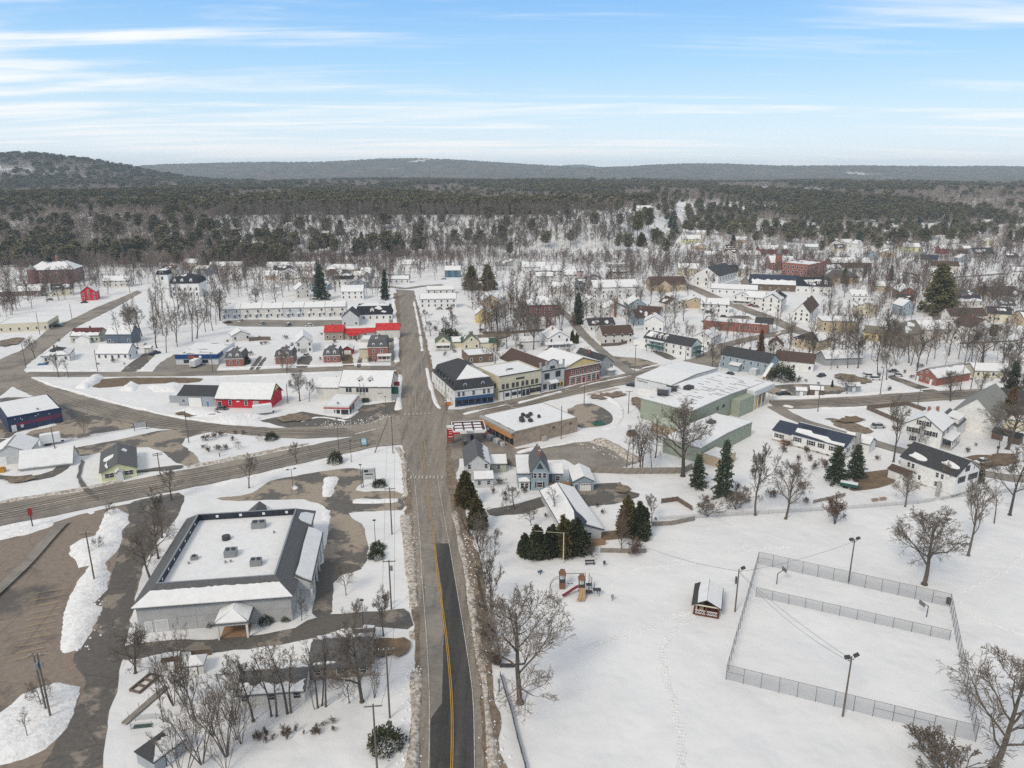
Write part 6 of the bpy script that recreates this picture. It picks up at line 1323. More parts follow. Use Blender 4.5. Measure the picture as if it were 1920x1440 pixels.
r_ = bld('church','red brick church with a slender pale grey spire','church',(1444,506),-6); vol(r_,0,18,0,22,6.0,'gx',5.0,'brick','grey','full'); vol(r_,4,8.5,-3,1.5,14,'hip',0.4,'brick','grey','none',names=('tower','tower_roof','tower_snow'))
MB().tube((6.25,-0.75,14.2),(6.25,-0.75,26),2.0,0.08,8).build('spire',RF['pale'],r_); wins(r_,(0,18,0,22),'f',[1.6],4,1.2,3.0,2.5,far=True)
MB().tube((-14,4,0),(-14,4,10),0.7,0.6,8).tube((-14,4,10),(-14,4,17),0.9,0.05,8).build('small_spire',RF['pale'],r_)
# ------------------------------------------------------------------ the park
NET = bpy.data.materials.new('chain link mesh'); NET.use_nodes = True
_n,_l = NET.node_tree.nodes,NET.node_tree.links
_t = _n.new('ShaderNodeBsdfTransparent'); _m = _n.new('ShaderNodeMixShader'); _m.inputs[0].default_value = 0.15
_n['Principled BSDF'].inputs['Base Color'].default_value = (0.16,0.165,0.17,1); _l.new(_t.outputs[0],_m.inputs[1]); _l.new(_n['Principled BSDF'].outputs[0],_m.inputs[2]); _l.new(_m.outputs[0],_n['Material Output'].inputs[0])
FENCE = mat('fence post steel',(0.13,0.13,0.135),0.5,var=0.2)
def link_fence(label,a,b,n,h,r=0.05,mesh=NET,rails=(1.0,),post=FENCE,name='chain_link_fence',world=False,extra=()):
    p,q = (a,b) if world else (at(*a),at(*b)); d = q - p; e = empty(name,(p.x,p.y,p.z),math.atan2(d.y,d.x),label,'fence'); L = math.hypot(d.x,d.y)
    pm = MB().tube((0,0,-0.1),(0,0,h),r,n=6).mesh('post',post); w = L / n; pn = bx(r,w - r,-0.012,0.012,0.05,h - 0.03).mesh('mesh_panel',mesh); rm = MB().tube((0,0,h),(w,0,h),r * 0.7,n=5).mesh('top_rail',post)
    for k in range(n + 1):
        o = link('post',pm,e); o.location = (k * w,0,0)
        if k < n:
            o = link('mesh_panel',pn,e); o.location = (k * w,0,0); o = link('top_rail',rm,e); o.location = (k * w,0,0)
            if k in extra: o = link('mid_rail',rm,e); o.location = (k * w,0,-h * 0.45)
    return e
cTL,cTR,cBR,cBL = at(1421,1057),at(1780,1138),at(1829,1391),at(1361,1274)
link_fence('tall chain link fence on the court side next to the spreading maple',cTL,cTR,12,3.0,world=True,extra=(0,11)); link_fence('tall chain link fence with a double gate at one end of the court',cBL,cBR,13,3.0,world=True,extra=(0,8,9,10))
link_fence('tall chain link fence between the court and the little pavilion',cBL,cTL,16,3.0,world=True); link_fence('tall chain link fence closing the court on the side away from the pavilion',cBR,cTR,16,3.0,world=True)
link_fence('lower chain link fence dividing the court lengthwise',at(1417,1119),at(1780,1201),11,2.2,world=True)
def floodlight(label,a,hpx,heads,rz=0.3,cat='light pole'):
    p = at(*a); h = tall(p,a[1],hpx); e = empty('light_pole',p,rz,label,cat); MB().tube((0,0,-0.2),(0,0,h),0.17,0.11,8).build('pole',POLEM,e)
    for k in range(heads):
        s = (k - (heads - 1) / 2) * 1.7 or 0.9; MB().path([(0,0,h - 0.5),(s * 0.5,0,h - 0.7),(s * 0.8,0,h - 0.1)],0.05,5).build('bracket',DMETAL,e)
        o = bx(-0.4,0.4,-0.25,0.3,-0.22,0.28).build('lamp_head',DMETAL,e); o.location = (s,0,h + 0.05); o.rotation_euler = (0.6,0,0.2 * s); bx(-0.33,0.33,-0.28,-0.255,-0.17,0.22).build('lens',GLASS,o)
    return e,h
LP1,h1 = floodlight('wooden floodlight pole with two heads inside the gated end of the court',(1580,1343),112,2); LP2,h2 = floodlight('wooden floodlight pole with two heads behind the court, near the maple',(1591,1091),80,2); LP3,h3 = floodlight('wooden pole with a single lamp beside the little pavilion',(1378,1147),80,1)
def hoop(label,a,rz):
    p = at(*a); e = empty('basketball_hoop',p,rz,label,'basketball hoop'); MB().tube((0,0,0),(0,0,2.5),0.09).build('pole',DMETAL,e); MB().tube((0,0,2.45),(1.5,0,3.3),0.08).build('arm',DMETAL,e)
    bx(1.5,1.56,-0.8,0.8,2.8,3.7).build('backboard',mat('grey backboard',(0.16,0.16,0.17),0.5),e)
    MB().path([(1.86 + 0.23 * math.cos(q),0.23 * math.sin(q),3.0) for q in np.linspace(0,2 * math.pi,11)],0.02,4).build('ring',mat('orange hoop',(0.30,0.10,0.04),0.5),e)
hoop('bent black basketball hoop at the pavilion end of the court',(1456,1095),R(15)); hoop('bent black basketball hoop at the maple end of the court',(1737,1157),R(190))
def pavilion():
    p = at(1300,1152); e = empty('pavilion',p,R(-18),'little open brown pavilion with white lattice railings and a snowy shingle roof','pavilion'); L,D,h = 4.8,7.2,2.5
    BR = mat('red brown stain',(0.15,0.055,0.04),0.8,var=0.3)
    bx(-0.1,L + 0.1,-0.1,D + 0.1,-0.1,0.3).build('floor',BR,e)
    for x in (0.1,L / 2,L - 0.1):
        for y in (0.1,D / 2,D - 0.1): bx(x - 0.1,x + 0.1,y - 0.1,y + 0.1,0.3,h).build('post',BR,e)
    bx(-0.05,L + 0.05,-0.06,0.0,h - 0.3,h).build('valance',W['cream'],e); bx(L,L + 0.06,0,D,h - 0.3,h).build('valance',W['cream'],e)
    for x0 in (0.3,L / 2 + 0.15):
        for k in range(4):
            w = (L / 2 - 0.45) / 4; a,b = x0 + k * w,x0 + (k + 1) * w; MB().tube((a,0.1,0.45),(b,0.1,1.1),0.035,n=4).tube((b,0.1,0.45),(a,0.1,1.1),0.035,n=4).build('lattice',TRIM,e)
        bx(x0,x0 + L / 2 - 0.45,0.07,0.13,1.1,1.2).build('rail',TRIM,e); bx(x0,x0 + L / 2 - 0.45,0.07,0.13,0.35,0.45).build('rail',TRIM,e)
    for k in range(5): bx(L - 0.13,L - 0.07,0.4 + k * 1.35,1.5 + k * 1.35,0.4,1.15).build('side_panel',BR,e)
    bx(1.0,1.8,1.5,4.8,0.3,1.05).build('table',W['tan'],e); bx(0.3,0.6,0.6,0.9,0.3,1.9).build('leaning_board',W['cream'],e)
    P = planes_of('gy',0,L,0,D,h,1.3,0.5,0.5); mb = MB()
    for q in P: mb.slab(q,(0,0,0.14))
    mb.build('roof',RF['dark'],e)
    MB().slab([plane_pt(P[0],*w) + Vector((0,0,0.15)) for w in ((0.02,0.42),(0.5,0.36),(0.98,0.40),(0.99,0.99),(0.01,0.99))],(0,0,0.25)).build('roof_snow',ROOFSNOW,e); MB().slab([plane_pt(P[1],*w) + Vector((0,0,0.15)) for w in ((0.02,0.04),(0.95,0.04),(0.99,0.99),(0.01,0.99))],(0,0,0.25)).build('roof_snow',ROOFSNOW,e)
pavilion()
def playground():
    OR = mat('playset brown plastic',(0.20,0.095,0.06),0.6,var=0.2); TA = mat('playset tan plastic',(0.42,0.28,0.16),0.6,var=0.2); RD = mat('red slide plastic',(0.20,0.03,0.05),0.5)
    p = at(1084,1110); e = empty('playset',p,R(0),'brown roofed climbing set with towers, red and tan slides and ladders','playset')
    def tower(x,y,zr=4.3,w=1.1,fl=1.7):
        for sx in (0,w):
            for sy in (0,w): MB().tube((x + sx,y + sy,0),(x + sx,y + sy,3.4),0.06).build('post',DMETAL,e)
        bx(x - 0.1,x + w + 0.1,y - 0.1,y + w + 0.1,fl - 0.1,fl).build('deck',DMETAL,e); c = (x + w / 2,y + w / 2); b = w / 2 + 0.22; mb = MB()
        for a0,a1 in (((-b,-b),(b,-b)),((b,-b),(b,b)),((b,b),(-b,b)),((-b,b),(-b,-b))):
            mb.poly([(c[0] + a0[0],c[1] + a0[1],3.4),(c[0] + a1[0],c[1] + a1[1],3.4),(c[0] + a1[0] * 0.55,c[1] + a1[1] * 0.55,zr - 0.15),(c[0] + a0[0] * 0.55,c[1] + a0[1] * 0.55,zr - 0.15)])
        mb.box(c[0] - b * 0.6,c[0] + b * 0.6,c[1] - b * 0.6,c[1] + b * 0.6,zr - 0.2,zr); mb.build('tower_roof',OR,e)
        bx(x,x + w,y - 0.09,y - 0.03,0.1,fl).build('front_panel',OR,e); bx(x + 0.1,x + w - 0.1,y + w,y + w + 0.05,fl,fl + 0.9).build('back_panel',TRIM,e)
    tower(-3.8,1.0); tower(0.1,-1.0)
    def slide(pts,w,m):
        for a,b in zip(pts[:-1],pts[1:]):
            a,b = Vector(a),Vector(b); d = (b - a); s = Vector((-d.y,d.x,0)).normalized() * w / 2; MB().slab([a - s,b - s,b + s,a + s],(0,0,0.06)).build('slide_bed',m,e)
            for sg in (-1,1): MB().tube(a + s * sg + Vector((0,0,0.1)),b + s * sg + Vector((0,0,0.1)),0.09,n=6).build('slide_rim',m,e)
    slide([(0.0,-0.4,1.6),(-1.2,-0.9,1.15),(-2.0,-1.2,0.7),(-3.0,-1.7,0.3),(-3.4,-1.9,0.28)],0.6,RD); slide([(0.4,-1.1,1.6),(0.35,-2.2,0.9),(0.15,-2.9,0.45),(-0.25,-3.7,0.25)],0.6,TA); slide([(0.95,-1.1,1.6),(0.95,-2.2,0.9),(0.8,-2.9,0.45),(0.5,-3.7,0.25)],0.6,TA)
    MB().tube((-2.6,1.8,3.3),(1.6,1.9,3.3),0.06).build('swing_beam',DMETAL,e)
    for x in (-2.6,1.6): MB().tube((x,1.85,0),(x,1.85,3.3),0.06).build('swing_post',DMETAL,e)
    for x in (-1.9,-1.2): MB().tube((x - 0.2,1.85,0.9),(x - 0.2,1.85,3.3),0.015,n=4).tube((x + 0.2,1.85,0.9),(x + 0.2,1.85,3.3),0.015,n=4).box(x - 0.25,x + 0.25,1.75,1.95,0.82,0.9).build('swing',DMETAL,e)
    for s in (0,0.7): MB().path([(-3.9,1.2 + s,2.6),(-5.0,1.0 + s,2.3),(-5.7,0.8 + s,1.4),(-5.9,0.7 + s,0)],0.05).build('climbing_arch',DMETAL,e)
    for x,y,z0,z1 in ((2.3,1.0,1.2,3.9),(2.9,1.0,1.2,2.9),(2.3,-0.9,0.2,2.2),(3.3,-0.6,0.2,2.6),(4.2,-1.6,0,1.6),(3.9,-0.9,0,1.4)): MB().tube((x,y,0),(x,y,z1),0.06).build('post',DMETAL,e)
    bx(1.7,2.9,0.4,1.4,1.2,1.3).build('deck',DMETAL,e); bx(2.9,4.6,-1.8,-0.6,1.3,1.4).build('deck',DMETAL,e); bx(1.5,2.9,-1.2,-0.2,0.5,0.6).build('deck',DMETAL,e)
    for k in range(6): MB().tube((2.35,1.0,1.5 + k * 0.38),(2.85,0.9,1.4 + k * 0.3),0.03,n=4).build('rung',DMETAL,e)
    p = at(1106,1058); e = empty('picnic_bench',p,R(4),'dark park bench half buried in snow behind the playset','bench'); bx(-1.1,1.1,-0.45,-0.15,0.35,0.45).build('seat',DMETAL,e); bx(-1.1,1.1,0.3,0.38,0.55,0.95).build('backrest',DMETAL,e)
    for x in (-0.9,0.9): bx(x - 0.06,x + 0.06,-0.4,0.35,0,0.5).build('leg',DMETAL,e)
    def bin_(label,a,h,m=DMETAL,nm='litter_bin',cat='bin'):
        q = at(*a); e2 = empty(nm,q,0,label,cat); MB().tube((0,0,0),(0,0,h * 0.5),0.05).build('post',DMETAL,e2); MB().tube((0,0,h * 0.45),(0,0,h),0.26,0.3,8).build('body',m,e2); MB().tube((0,0,h),(0,0,h + 0.08),0.34,0.3,8).build('lid',m,e2)
    bin_('dark litter bin near the buried park bench',(1133,1061),1.1); bin_('grey pedestal grill between playset and pavilion',(1148,1126),1.2,METAL,'park_grill','grill')
    p = at(1013,1077); e = empty('spring_rider',p,0.4,'little leaning spring rider standing alone beside the playset','spring rider'); MB().tube((0,0,0),(0.1,0,0.5),0.12).build('spring',DMETAL,e); bx(-0.6,0.5,-0.1,0.1,0.5,1.0).build('body',W['slate'],e); MB().tube((0.2,-0.3,1.1),(0.2,0.3,1.1),0.04).build('handle',DMETAL,e)
    p = at(1316,1135); mound([(p.x + 7.5,p.y + 3),(p.x + 8.3,p.y + 3),(p.x + 8.3,p.y + 4),(p.x + 7.5,p.y + 4)],0.2,PLOW,world=True)
    e = empty('park_bench',at(1318 + 62,1090 + 0),R(72),'narrow bench against the court fence by the pavilion','bench'); bx(-1.2,1.2,-0.2,0.2,0.45,0.52).build('seat',DMETAL,e)
    for x in (-1,1): bx(x - 0.05,x + 0.05,-0.15,0.15,0,0.45).build('leg',DMETAL,e)
    e = empty('litter_bin',at(1778,1132),0,'black bin in the corner of the court','bin'); MB().tube((0,0,0),(0,0,1.2),0.45,0.5,10).build('body',DMETAL,e); MB().tube((0,0,1.2),(0,0,1.35),0.55,0.4,10).build('lid',DMETAL,e)
playground()
def footprints(path,seed,wide=0.35,n=2):
    """Trodden trail: rims of pushed-up snow round each step."""
    g = random.Random(seed); P = smooth_path([at(*p) for p in path],0.75); mb = MB()
    for i,p in enumerate(P):
        for _ in range(n):
            s = side(P,i); c = p + s * (g.choice((-1,1)) * wide * g.uniform(0.3,1.4)); d = Vector((s.y,-s.x,0)); a,b = 0.30 * g.uniform(0.8,1.3),0.19 * g.uniform(0.8,1.3); hh = g.uniform(0.06,0.14); k = len(mb.v); m = 8
            for q in range(m):
                t = 2 * math.pi * q / m; o = d * math.cos(t) * a + s * math.sin(t) * b
                for f,z in ((1.7,0.0),(1.15,hh),(0.75,0.012)): mb.v.append(tuple(Vector((c.x,c.y,p.z)) + o * f + Vector((0,0,z + 0.003))))
            for q in range(m):
                r2 = (q + 1) % m
                for w in (0,1): mb.f.append((k + q * 3 + w,k + r2 * 3 + w,k + r2 * 3 + w + 1,k + q * 3 + w + 1)); mb.m.append(0)
    tag(mb.build('footprints',SNOW),'line of footprints trodden through the park snow','footprints',kind='stuff')
footprints([(1300,1150),(1260,1155),(1210,1180),(1150,1198),(1080,1222)],1,0.5,3); footprints([(1302,1156),(1270,1180),(1248,1205),(1243,1240),(1250,1280),(1264,1320),(1275,1370),(1278,1440),(1276,1520)],2,0.4,3)
footprints([(1145,1098),(1180,1070),(1230,1062),(1320,1052),(1420,1030),(1480,1026)],3,0.2,1); footprints([(1920,1040),(1870,1080),(1800,1108)],4,0.3,1); footprints([(1800,1130),(1840,1160),(1920,1190)],5,0.3,1)
footprints([(1262,1052),(1330,1046),(1400,1022)],6,0.2,1)

# ------------------------------------------------------------------ other fences
def slat_mat(nm,c): return lined(nm,c,'X',0.22,0.03,var=0.25)
FW = slat_mat('grey fence boards',(0.26,0.23,0.20)); FB = slat_mat('brown fence boards',(0.16,0.12,0.095)); FWH = slat_mat('white pickets',(0.62,0.62,0.60))
def fence(label,pts,h=1.7,m=None,sec=2.4,name='board_fence',cat='fence'):
    P = [at(*p) for p in pts]; e = empty(name,P[0],0,label,cat); o0 = P[0]
    pc = {}
    for a,b in zip(P[:-1],P[1:]):
        d = b - a; L = d.length; n = max(1,round(L / sec)); w = L / n; ang = math.atan2(d.y,d.x); k_ = round(w,2)
        if k_ not in pc: pc[k_] = (bx(0.06,w - 0.06,-0.02,0.02,0.05,h).mesh('fence_panel',m or FW),bx(-0.06,0.06,-0.06,0.06,-0.1,h + 0.12).mesh('post',m or FW))
        for i in range(n):
            loc = a + d * (i / n) - o0
            for me in pc[k_]: o = link(me.name.split('.')[0],me,e); o.location = loc; o.rotation_euler = (0,0,ang)
fence('tall weathered board fence behind the blue Victorian house',[(895,868),(930,868),(968,876),(984,876)],2.0); fence('weathered board fence beside the gravel lot',[(1098,886),(1180,889),(1280,888),(1298,880)],2.0)
fence('long low wire and rail fence between the gardens and the park snow',[(1236,975),(1300,972),(1420,965),(1560,957),(1640,951),(1720,945),(1800,932),(1900,922),(1960,915)],1.1,NET,3.0,'garden_fence'); fence('grey picket fence under the cedar hedge',[(1126,1036),(1170,1037),(1212,1037)],1.2,FW)
fence('wooden yard fence beside the two tall cedars',[(1222,987),(1260,985),(1303,976)],1.3,FW); fence('brown board fence round the yard of the white farmhouse',[(1625,768),(1672,788),(1700,800),(1735,772),(1700,760),(1625,768)],1.6,FB)
fence('white post enclosure by the deep snow garden',[(1240,944),(1270,940),(1298,958)],1.4,FB,1.8); fence('grey fence in front of the steep brown roofed house',[(1127,650),(1160,648),(1180,643)],1.6,FB); fence('dark board fence behind the brick cottages',[(467,640),(490,638),(508,638)],2.0,FB)
fence('short picket fence on the bank beside the shaggy bush',[(146,822),(155,820),(170,817)],1.1,FW,1.2); fence('dark board fence below the brick schoolhouse',[(905,627),(960,626),(1005,622),(1055,622)],1.6,FB); fence('low grey fence beside the white tall gabled house',[(1525,944),(1585,930)],1.0,FW)
fence('black rail fence along the playing field beside the road',[(938,1268),(947,1300),(957,1330),(970,1385),(985,1440),(1000,1500)],0.9,DMETAL,3.0,'rail_fence'); fence('black rail fence running under the roadside maples',[(893,1080),(905,1130),(920,1185),(936,1250)],0.9,DMETAL,3.0,'rail_fence')
fence('black metal bike rail beside the great maple',[(938,1252),(966,1252)],0.9,DMETAL,1.2,'rail_fence'); fence('dark stone wall above the snowy field',[(1800,645),(1830,644),(1870,642),(1910,640)],0.7,mat('field stone',(0.12,0.11,0.10),0.9,var=0.4),2.0,'stone_wall','wall')
fence('brown board fence by the thicket behind the bungalow',[(360,1232),(398,1228)],1.3,FB,1.5); fence('sagging wire fence along the bank below the shop lot',[(110,833),(160,822),(210,812),(258,803)],0.8,NET,3.0,'wire_fence')

# ------------------------------------------------------------------ poles, lines, lamps, signs
def pole(label,a,hpx=None,h=None,arms=1,tr=0,rz=0.0,lean=(0,0),group=None):
    p = at(*a); h = h or tall(p,a[1],hpx); e = empty('utility_pole',p,rz,label,'utility pole',group); t = Vector((lean[0],lean[1],h)); MB().tube((0,0,-0.2),t,0.17,0.12,7).build('pole',POLEM,e)
    for k in range(arms):
        c = t * (0.97 - 0.07 * k); bx(c.x - 1.3,c.x + 1.3,c.y - 0.07,c.y + 0.07,c.z - 0.07,c.z + 0.07).build('crossarm',POLEM,e)
        for s in (-1.15,-0.4,0.4,1.15): MB().tube((c.x + s,c.y,c.z + 0.07),(c.x + s,c.y,c.z + 0.3),0.06,n=5).build('insulator',W['paleg'],e)
    for k in range(tr):
        q = 2.1 * k; c = t * 0.84; MB().tube((c.x + 0.42 * math.cos(q),c.y + 0.42 * math.sin(q) - 0.1,c.z - 0.5),(c.x + 0.42 * math.cos(q),c.y + 0.42 * math.sin(q) - 0.1,c.z + 0.5),0.27,n=10).build('transformer',METAL,e)
    return Vector(p) + Matrix_rot(rz,t * 0.97),e
def Matrix_rot(rz,v): return Vector((v.x * math.cos(rz) - v.y * math.sin(rz),v.x * math.sin(rz) + v.y * math.cos(rz),v.z))
def wire(label,a,b,sag=0.8,r=0.022):
    a,b = Vector(a),Vector(b); pts = [a.lerp(b,t) - Vector((0,0,sag * 4 * t * (1 - t))) for t in np.linspace(0,1,13)]; o = MB().path([p - pts[0] for p in pts],r,4).build('power_line',DMETAL); o.location = pts[0]; tag(o,label,'cable','overhead cables')
UP = [pole('roadside utility pole opposite the brown cedar, crossarm over the store sign',(735,1002),88,rz=0.1)[0],pole('roadside utility pole with transformer beside the snowy lawn of the big store',(734,1142),92,tr=1,rz=0.1)[0],pole('roadside utility pole in front of the bungalow driveway',(731,1346),132,rz=0.1)[0],pole('roadside utility pole beside the round evergreen bush',(708,1455),135,rz=0.1)[0],pole('utility pole at the intersection corner above the state road',(737,850),70,rz=0.1)[0]]
order = [4,0,1,2,3]
for i,j in zip(order[:-1],order[1:]):
    for s in (-1.1,1.1): wire('thin black cable strung between the roadside utility poles',UP[i] + Vector((s,0.1,0.2)),UP[j] + Vector((s,0.1,0.2)),1.0)
pole('leaning guy pole at the intersection corner',(702,849),h=10,arms=0,lean=(4.2,3.5)); pole('heavy twin utility pole with three grey transformers on the snow island',(96,1350),125,tr=3,rz=0.15); pole('second bare pole of the twin on the snow island',(88,1338),112,arms=0,lean=(-0.3,0.2)); pole('utility pole rising from the snow island of the parking lot',(178,1093),95,rz=0.2)
PB = [pole('utility pole beside the state road near the lemon cottage',(301,893),44,arms=2,rz=0.5)[0],pole('utility pole by the shrub island',(354,830),60,arms=0)[0],pole('utility pole behind the snow plastered shed',(108,868),66,arms=0)[0],pole('utility pole between red barn and white store',(540,757),38,arms=0)[0]]
PC = [pole(lb,a,hp,arms=ar) for lb,a,hp,ar in (('utility pole at the corner of the black mansard building',(837,770),62,1),('utility pole beside the state road near the tan store',(1095,760),40,1),('utility pole behind the tan store',(1052,823),62,0),('utility pole at the white steel building parking',(1190,696),50,1),('utility pole at the works fence beside the lane',(1178,775),42,1),('utility pole by the eastern side street, opposite the cleared yard sheds',(1533,772),50,0),('leaning utility pole by the parked cars',(1650,740),52,0),('utility pole opposite the brick hall',(1720,765),40,0),('tall pole between the brick hall and cream ranch',(1820,730),60,0),('utility pole next to the brick hall corner',(1800,733),45,0),('double utility pole on the eastern street bend',(1455,620),44,1),('utility pole on the eastern street',(1463,600),40,1),('utility pole beside the low red brick building',(1380,645),40,0),('utility pole by the hill street junction',(49,690),46,0),('utility pole before the white cape cottage',(183,696),40,0),('utility pole at the green porch house',(1285,676),42,0),('utility pole on the hill street',(135,598),28,0),('utility pole beside the blue shop',(399,697),36,0),('pole at the yellow lane end near farmhouse drive',(1870,852),40,0),('utility pole by the cream flat shop block',(75,628),42,0),('utility pole by the brick mansard row',(540,695),26,0),('pole with a loose top by the white store',(633,735),30,0))]
for i,j in ((0,1),(1,3),(9,8),(6,7),(10,11)): wire('thin black cable above the eastern streets',PC[i][0],PC[j][0],1.2)
wire('long park cable from the tall flag-like pole to the pavilion lamp',LP3.location + Vector((0,0,h3 - 0.4)),at(1140,1046) + Vector((0,0,7)),1.5,0.03); wire('cable from the pavilion lamp to the gated end floodlight',LP3.location + Vector((0,0,h3 - 0.6)),LP1.location + Vector((0,0,h1 - 0.5)),0.8,0.03); wire('cable from the pavilion lamp to the maple end floodlight',LP3.location + Vector((0,0,h3 - 0.6)),LP2.location + Vector((0,0,h2 - 0.5)),0.8,0.03); wire('second cable from the pavilion lamp towards the gated end floodlight',LP3.location + Vector((0.3,0,h3 - 1.0)),LP1.location + Vector((0.2,0,h1 - 1.2)),1.6,0.03)
wire('cable slanting across the intersection',PC[0][0],UP[4],1.0); p_ = at(1056,1056); e_ = empty('flagpole',p_,0,'pale slim pole standing behind the playset tower','pole'); MB().tube((0,0,0),(0,0,7.6),0.13,0.1).build('shaft',W['cream'],e_); MB().tube((0,0,7.5),(-6.5,0.5,7.8),0.04,n=4).build('arm',W['cream'],e_)
def lamp(label,a,hpx,heads=1,rz=0.0):
    p = at(*a); h = tall(p,a[1],hpx); e = empty('lamp_post',p,rz,label,'lamp post'); MB().tube((0,0,0),(0,0,h),0.08,0.06).build('post',DMETAL,e); MB().tube((0,0,0),(0,0,0.35),0.25).build('base',W['concrete'],e)
    for k in range(heads):
        s = (-1) ** k * (1.0 if heads > 1 else 0.0); MB().tube((0,0,h - 0.1),(s * 0.9,0,h),0.04,n=5).build('arm',DMETAL,e) if s else None; bx(s - 0.35,s + 0.35,-0.22,0.22,h,h + 0.2).build('lamp_head',DMETAL,e)
lamp('black twin headed lamp post on a snow heap in the store lot',(549,914),34,2,0.5); lamp('black lamp post beside the grey store sign',(678,914),42); lamp('black lamp post among evergreen bushes on the store lawn',(704,1018),42); lamp('black lamp post behind the bungalow roof',(682,1186),60); lamp('black street lamp beside the striped shop',(724,778),34); lamp('grey lamp post on the state road lawn',(700,907),20); lamp('thin lamp post at the state road lawn edge',(659,866),40); lamp('white signal post on the intersection lawn',(637,866),80)
def sign(label,a,w,z0,z1,m,posts=2,rz=0.0,text=None,tm=None,extra=None,cat='sign'):
    p = at(*a); e = empty('sign',p,rz,label,cat); bx(-w / 2,w / 2,-0.12,0.12,z0,z1).build('panel',m,e)
    for k in range(posts): x = (k - (posts - 1) / 2) * w * 0.95; bx(x - 0.09,x + 0.09,-0.15,0.15,0,z1 if posts > 1 else z0).build('post',DMETAL,e)
    for b in extra or (): bx(b[0],b[1],-0.15,-0.125,b[2],b[3]).build('sign_bar',b[4],e)
    return e
sign('grey two post store sign with a black band on the corner lawn',(693,913),3.6,2.3,5.6,W['paleg'],2,0.15,extra=((-1.3,-0.1,4.5,5.2,DTRIM),(0.1,1.3,4.7,5.2,W['grey']),(-1.0,1.1,3.7,4.05,DTRIM),(-1.0,0.4,2.8,3.0,W['grey']))); sign('small light blue sign on the intersection lawn',(683,838),1.9,0.8,2.8,paint('light blue sign',(0.30,0.52,0.62)),2,extra=((-0.7,0.7,1.8,2.1,TRIM),)); sign('dark framed notice board on the snow bank',(264,806),4.0,0.9,2.6,W['grey'],2,0.4); sign('tall narrow red and black sign beside the parking lot snow',(62,990),0.9,3.4,5.4,W['barnred'],1,0.3); sign('speed sign post by the bungalow drive',(723,1140),0.8,2.0,3.0,DTRIM,1); sign('small post sign on the white farmhouse yard edge',(1870,850),0.9,1.6,2.4,DTRIM,1)
sign('small sign post on the shrub island',(412,856),0.8,1.2,2.0,W['paleg'],1); sign('sign post beside the roadside snow near the maple row',(936,1296),0.5,1.7,2.4,METAL,1)

# ------------------------------------------------------------------ vehicles
def car_parts(kind):
    k = {'car': (4.4,1.78,0.62,1.42,-0.9,1.35),'suv': (4.6,1.85,0.85,1.72,-1.6,1.2),'pickup': (5.4,1.9,0.9,1.75,-0.3,1.3)}[kind]; L,w,bh,top,c0,c1 = k; y = w / 2; g = 0.28
    body = MB(); prof = [(-L / 2,g),(L / 2,g),(L / 2 + 0.04,g + 0.3),(L / 2 - 0.15,bh),(c1 + 0.3,bh + 0.08),(c0 - 0.4,bh + 0.08),(-L / 2,bh + (0.02 if kind != 'pickup' else 0.0))]; body.slab([(x,-y,z) for x,z in prof],(0,w,0))
    cab = MB(); cp = [(c0 - 0.5 if kind != 'pickup' else c0,bh + 0.06),(c1 + 0.35,bh + 0.06),(c1 - 0.35,top),(c0 + (0.0 if kind == 'suv' else 0.3),top)]; cab.slab([(x,-y + 0.14,z) for x,z in cp],(0,w - 0.28,0))
    roof = bx(cp[3][0] - 0.02,cp[2][0] + 0.05,-y + 0.2,y - 0.2,top,top + 0.05); wh = MB().tube((0,-0.11,0),(0,0.11,0),0.33,n=12); lt = bx(-0.03,0.03,-0.2,0.2,-0.08,0.08)
    return body.mesh('body',TRIM),cab.mesh('cabin_glass',GLASS),roof.mesh('roof',TRIM),wh.mesh('wheel',RUBBER),lt.mesh('headlight',METAL),L,y,bh
CARS = {k: car_parts(k) for k in ('car','suv','pickup')}; SNOWCAP = bx(-0.9,0.8,-0.65,0.65,0,0.14).mesh('snow_cap',ROOFSNOW)
CC = {'white': (0.70,0.70,0.70),'silver': (0.42,0.43,0.45),'black': (0.02,0.02,0.025),'navy': (0.02,0.03,0.07),'grey': (0.16,0.165,0.17),'red': (0.35,0.02,0.03),'green': (0.03,0.06,0.045)}
def car(label,a,rz,col='grey',kind='car',snow=False,group=None):
    p = at(*a); e = empty({'car': 'parked_car','suv': 'parked_suv','pickup': 'pickup_truck'}[kind],p,R(rz),label,{'car': 'car','suv': 'car','pickup': 'pickup'}[kind],group); bo,cb,rf,wh,lt,L,y,bh = CARS[kind]; pm = paint('car ' + col,CC[col],0.3)
    for nm,me in (('body',bo),('cabin_glass',cb),('roof',rf)):
        o = link(nm,me,e)
        if nm != 'cabin_glass': o.material_slots[0].link = 'OBJECT'; o.material_slots[0].material = pm
    for sx in (-1,1):
        for sy in (-1,1): o = link('wheel',wh,e); o.location = (sx * L * 0.31,sy * (y - 0.08),0.33)
    for sy in (-1,1): o = link('headlight',lt,e); o.location = (L / 2 + 0.02,sy * (y - 0.3),bh - 0.12)
    if snow: o = link('snow_cap',SNOWCAP,e); o.location = (0,0,{'car': 1.47,'suv': 1.77,'pickup': 1.8}[kind])
